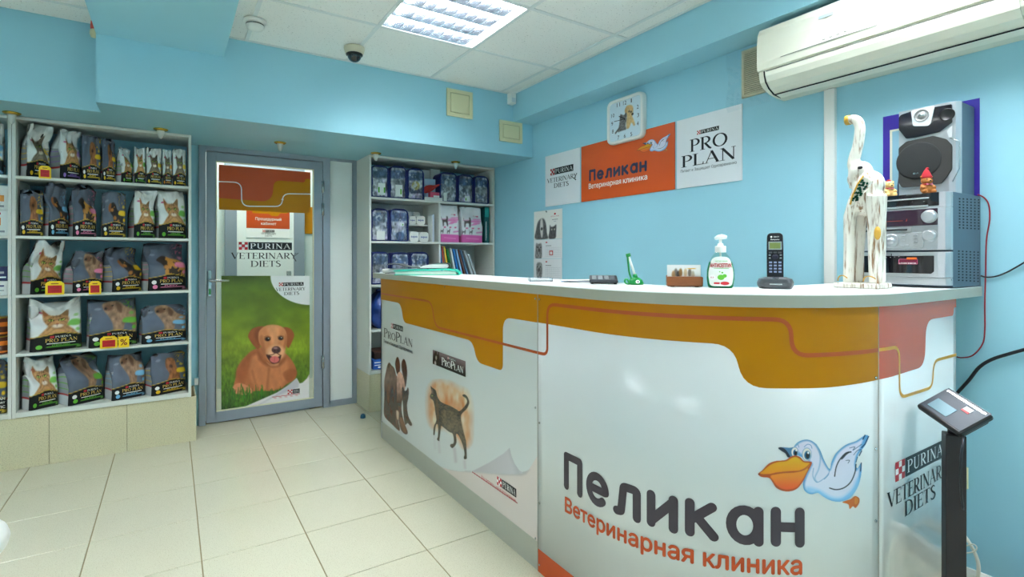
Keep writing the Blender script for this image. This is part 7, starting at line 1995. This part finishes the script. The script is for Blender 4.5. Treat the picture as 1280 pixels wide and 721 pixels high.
def bear(label, x, y, h, fur, hat=None, scarf=(170,30,40)):
    t = thing('toy_bear', label, 'toy', (x, y, SZ1+.0005), RZ-.2, 'toy bears on the stereo')
    k = h; m = mat('bear_fur_%d' % fur[0], fur, .8, noise=.15, nscale=200, bump=.6, bscale=300)
    b = MB(); b.ball((0,0,.26*k), (.27*k,.24*k,.27*k)); b.ball((0,-.03*k,.66*k), (.25*k,.24*k,.22*k)); b.ball((0,-.22*k,.60*k), (.13*k,.11*k,.10*k))
    for s in (-1,1):
        b.ball((s*.2*k,0,.85*k), (.085*k,.06*k,.085*k)); b.ball((s*.2*k,-.2*k,.10*k), (.12*k,.18*k,.10*k)); b.tube([(s*.2*k,-.04*k,.42*k),(s*.27*k,-.16*k,.30*k),(s*.2*k,-.26*k,.26*k)], [.09*k,.085*k,.08*k], 10)
    remeshed('body', b, k*.035, m, t)
    for s in (-1,1): MB().ball((s*.10*k,-.235*k,.72*k), .028*k).build('eye', M_BLACK, t, world=False)
    MB().ball((0,-.325*k,.63*k), (.045*k,.035*k,.035*k)).build('nose', M_BLACK, t, world=False)
    sc = mat('toy_red_%d' % scarf[0], scarf, .7)
    b = MB(); b.lathe([(.21*k,.44*k),(.25*k,.47*k),(.21*k,.50*k)], n=18); b.build('scarf', sc, t, world=False)
    b = MB()
    for s in (-1,1): b.prism([(0,.46*k),(s*.13*k,.52*k),(s*.13*k,.40*k)], 'y', -.27*k, -.24*k)
    b.build('bow', mat('bow_pink', (206,110,130), .6), t, world=False)
    if hat == 'tall':
        MB().lathe([(.23*k,.78*k),(.245*k,.82*k),(.22*k,.90*k),(.16*k,1.05*k),(.10*k,1.18*k),(.05*k,1.24*k)], n=18).build('hat', mat('hat_wool', (160,28,40), .9, bump=.8, bscale=150), t, world=False)
        MB().ball((.04*k,0,1.27*k), .075*k).build('pompom', mat('hat_wool', (160,28,40), .9), t, world=False)
    else:
        MB().lathe([(.12*k,.84*k),(.125*k,.88*k),(.08*k,.98*k),(.02*k,1.0*k)], n=14).build('hat', mat('hat_wool', (160,28,40), .9), t, world=False)
        MB().lathe([(.125*k,.83*k),(.14*k,.85*k),(.125*k,.87*k)], n=14).build('hat_band', M_INKW, t, world=False)
bear('little cream toy bear with a tiny red hat, left on the stereo', 2.213,   .822, .062, (222,184,116), None)
bear('brown toy bear with a tall red woollen hat, right on the stereo', 2.222, .716, .068, (160,98,40), 'tall')

# ------------------------------------------------------------------ scale with its post and display
t = thing('weighing_scale', 'black weighing scale post with tilted display in front of the counter side', 'scale', (1.93, .55, 0))
M_POST = mat('post_black', (36,30,34), .45); M_POSTS = mat('scale_grey', (112,120,126), .5, noise=.05)
Rv, Fv = Vector((CT,-ST,0)), Vector((ST,CT,0))
pc_ = Vector((1.935,.56,0))
Mp = Matrix.Translation(pc_+Vector((0,0,.35))) @ Matrix.Rotation(-YAW-.45, 4, 'Z')
MB().xbox(Mp, .046, .040, .70).build('post', M_POST, t, bevel=.003)
MB().tube([pc_+Vector((0,0,.69)), pc_+Vector((.0,.0,.745))], .014, 10).build('neck', M_POST, t)
w = (Rv*.0154-Fv*.12-Vector((0,0,.0455))).normalized(); dd = Rv*.084+Vector((0,0,.058)); dd = (dd-w*dd.dot(w)).normalized(); nn_ = w.cross(dd).normalized()
Md = Matrix((tuple(w)+(0,), tuple(dd)+(0,), tuple(nn_)+(0,), (0,0,0,1))).transposed(); Md = Matrix.Translation(pc_+Vector((.0,-.0,.762))) @ Md
MB().xbox(Md, .134, .104, .020).build('display_case', M_BLACK, t, bevel=.006)
MB().xbox(Md @ Matrix.Translation((0,0,-.018)), .118, .088, .018).build('display_back', M_BLACK, t, bevel=.006)
MB().xbox(Md @ Matrix.Translation((0,.004,.0102)), .124, .094, .002).build('face_plate', mat('face_slate', (44,56,68), .45), t)
MB().xbox(Md @ Matrix.Translation((-.020,-.014,.0118)), .058, .036, .002).build('lcd', mat('scale_lcd', (96,134,146), .4), t)
MB().xbox(Md @ Matrix.Translation((0,.041,.0116)), .112, .006, .002).build('silver_strip', M_STEEL, t)
MB().xbox(Md @ Matrix.Translation((.022,.024,.0116)), .020, .014, .002).build('mark_white', M_INKW, t)
MB().xbox(Md @ Matrix.Translation((.022,.015,.0122)), .020, .006, .002).build('mark_red', M_INKR, t)
MB().box(1.90, 2.36, .42, .60, 0, .045).build('base_arm', M_POST, t, bevel=.006)
bx('platform', M_POSTS, (2.20, 2.465, -.12, .50, .045, .175), t, bevel=.006)
b = MB(); b.tube(smooth_open([pc_+Vector((-.035,-.03,.715)), pc_+Vector((-.07,-.04,.70)), pc_+Vector((-.085,-.04,.66)), pc_+Vector((-.07,-.035,.58)), pc_+Vector((-.035,-.03,.50))], 5), .003, 8); b.build('display_lead', M_CABK, t)
b = MB(); b.tube(smooth_open([pc_+Vector((.03,-.01,.70)), pc_+Vector((.055,.0,.62)), pc_+Vector((.062,.0,.54)), pc_+Vector((.048,.0,.44)), pc_+Vector((.055,.0,.32)), pc_+Vector((.045,.0,.2)), pc_+Vector((.05,.0,.05))], 5), .0042, 8); b.build('power_lead', M_CABK, t)

# ------------------------------------------------------------------ stool at the left edge and floor cap
t = thing('round_stool', 'white round stool at the left picture edge', 'stool', (-.574, 1.943, 0))
MB().lathe([(.02,.37),(.14,.37),(.165,.38),(.18,.40),(.184,.418),(.178,.436),(.16,.448),(.10,.454),(.001,.455)], n=40).build('seat', M_WHITE, t, world=False)
MB().lathe([(.022,.03),(.022,.37)], n=16).build('column', M_STEEL, t, world=False)
for k in range(5):
    a = 2*PI*k/5+.3; lg = MB(); lg.tube([(0,0,.05),(.09*math.cos(a),.09*math.sin(a),.045),(.17*math.cos(a),.17*math.sin(a),.03)], [.014,.013,.01], 10); lg.build('leg', M_STEEL, t, world=False)
    MB().ball((.17*math.cos(a),.17*math.sin(a),.016), .0155).build('castor', M_BLACK, t, world=False)
t = thing('floor_cap', 'small blue plastic cap lying on the floor by the corner plinth', 'cap', (1.235, 3.80, .0005))
MB().lathe([(.020,0),(.021,.004),(.019,.022),(.015,.026)], n=8).build('cap_body', mat('cap_blue', (50,98,124), .4), t, world=False)
MB().lathe([(.012,.026),(.010,.030)], n=8).build('cap_top', mat('cap_blue_dark', (40,80,104), .4), t, world=False)
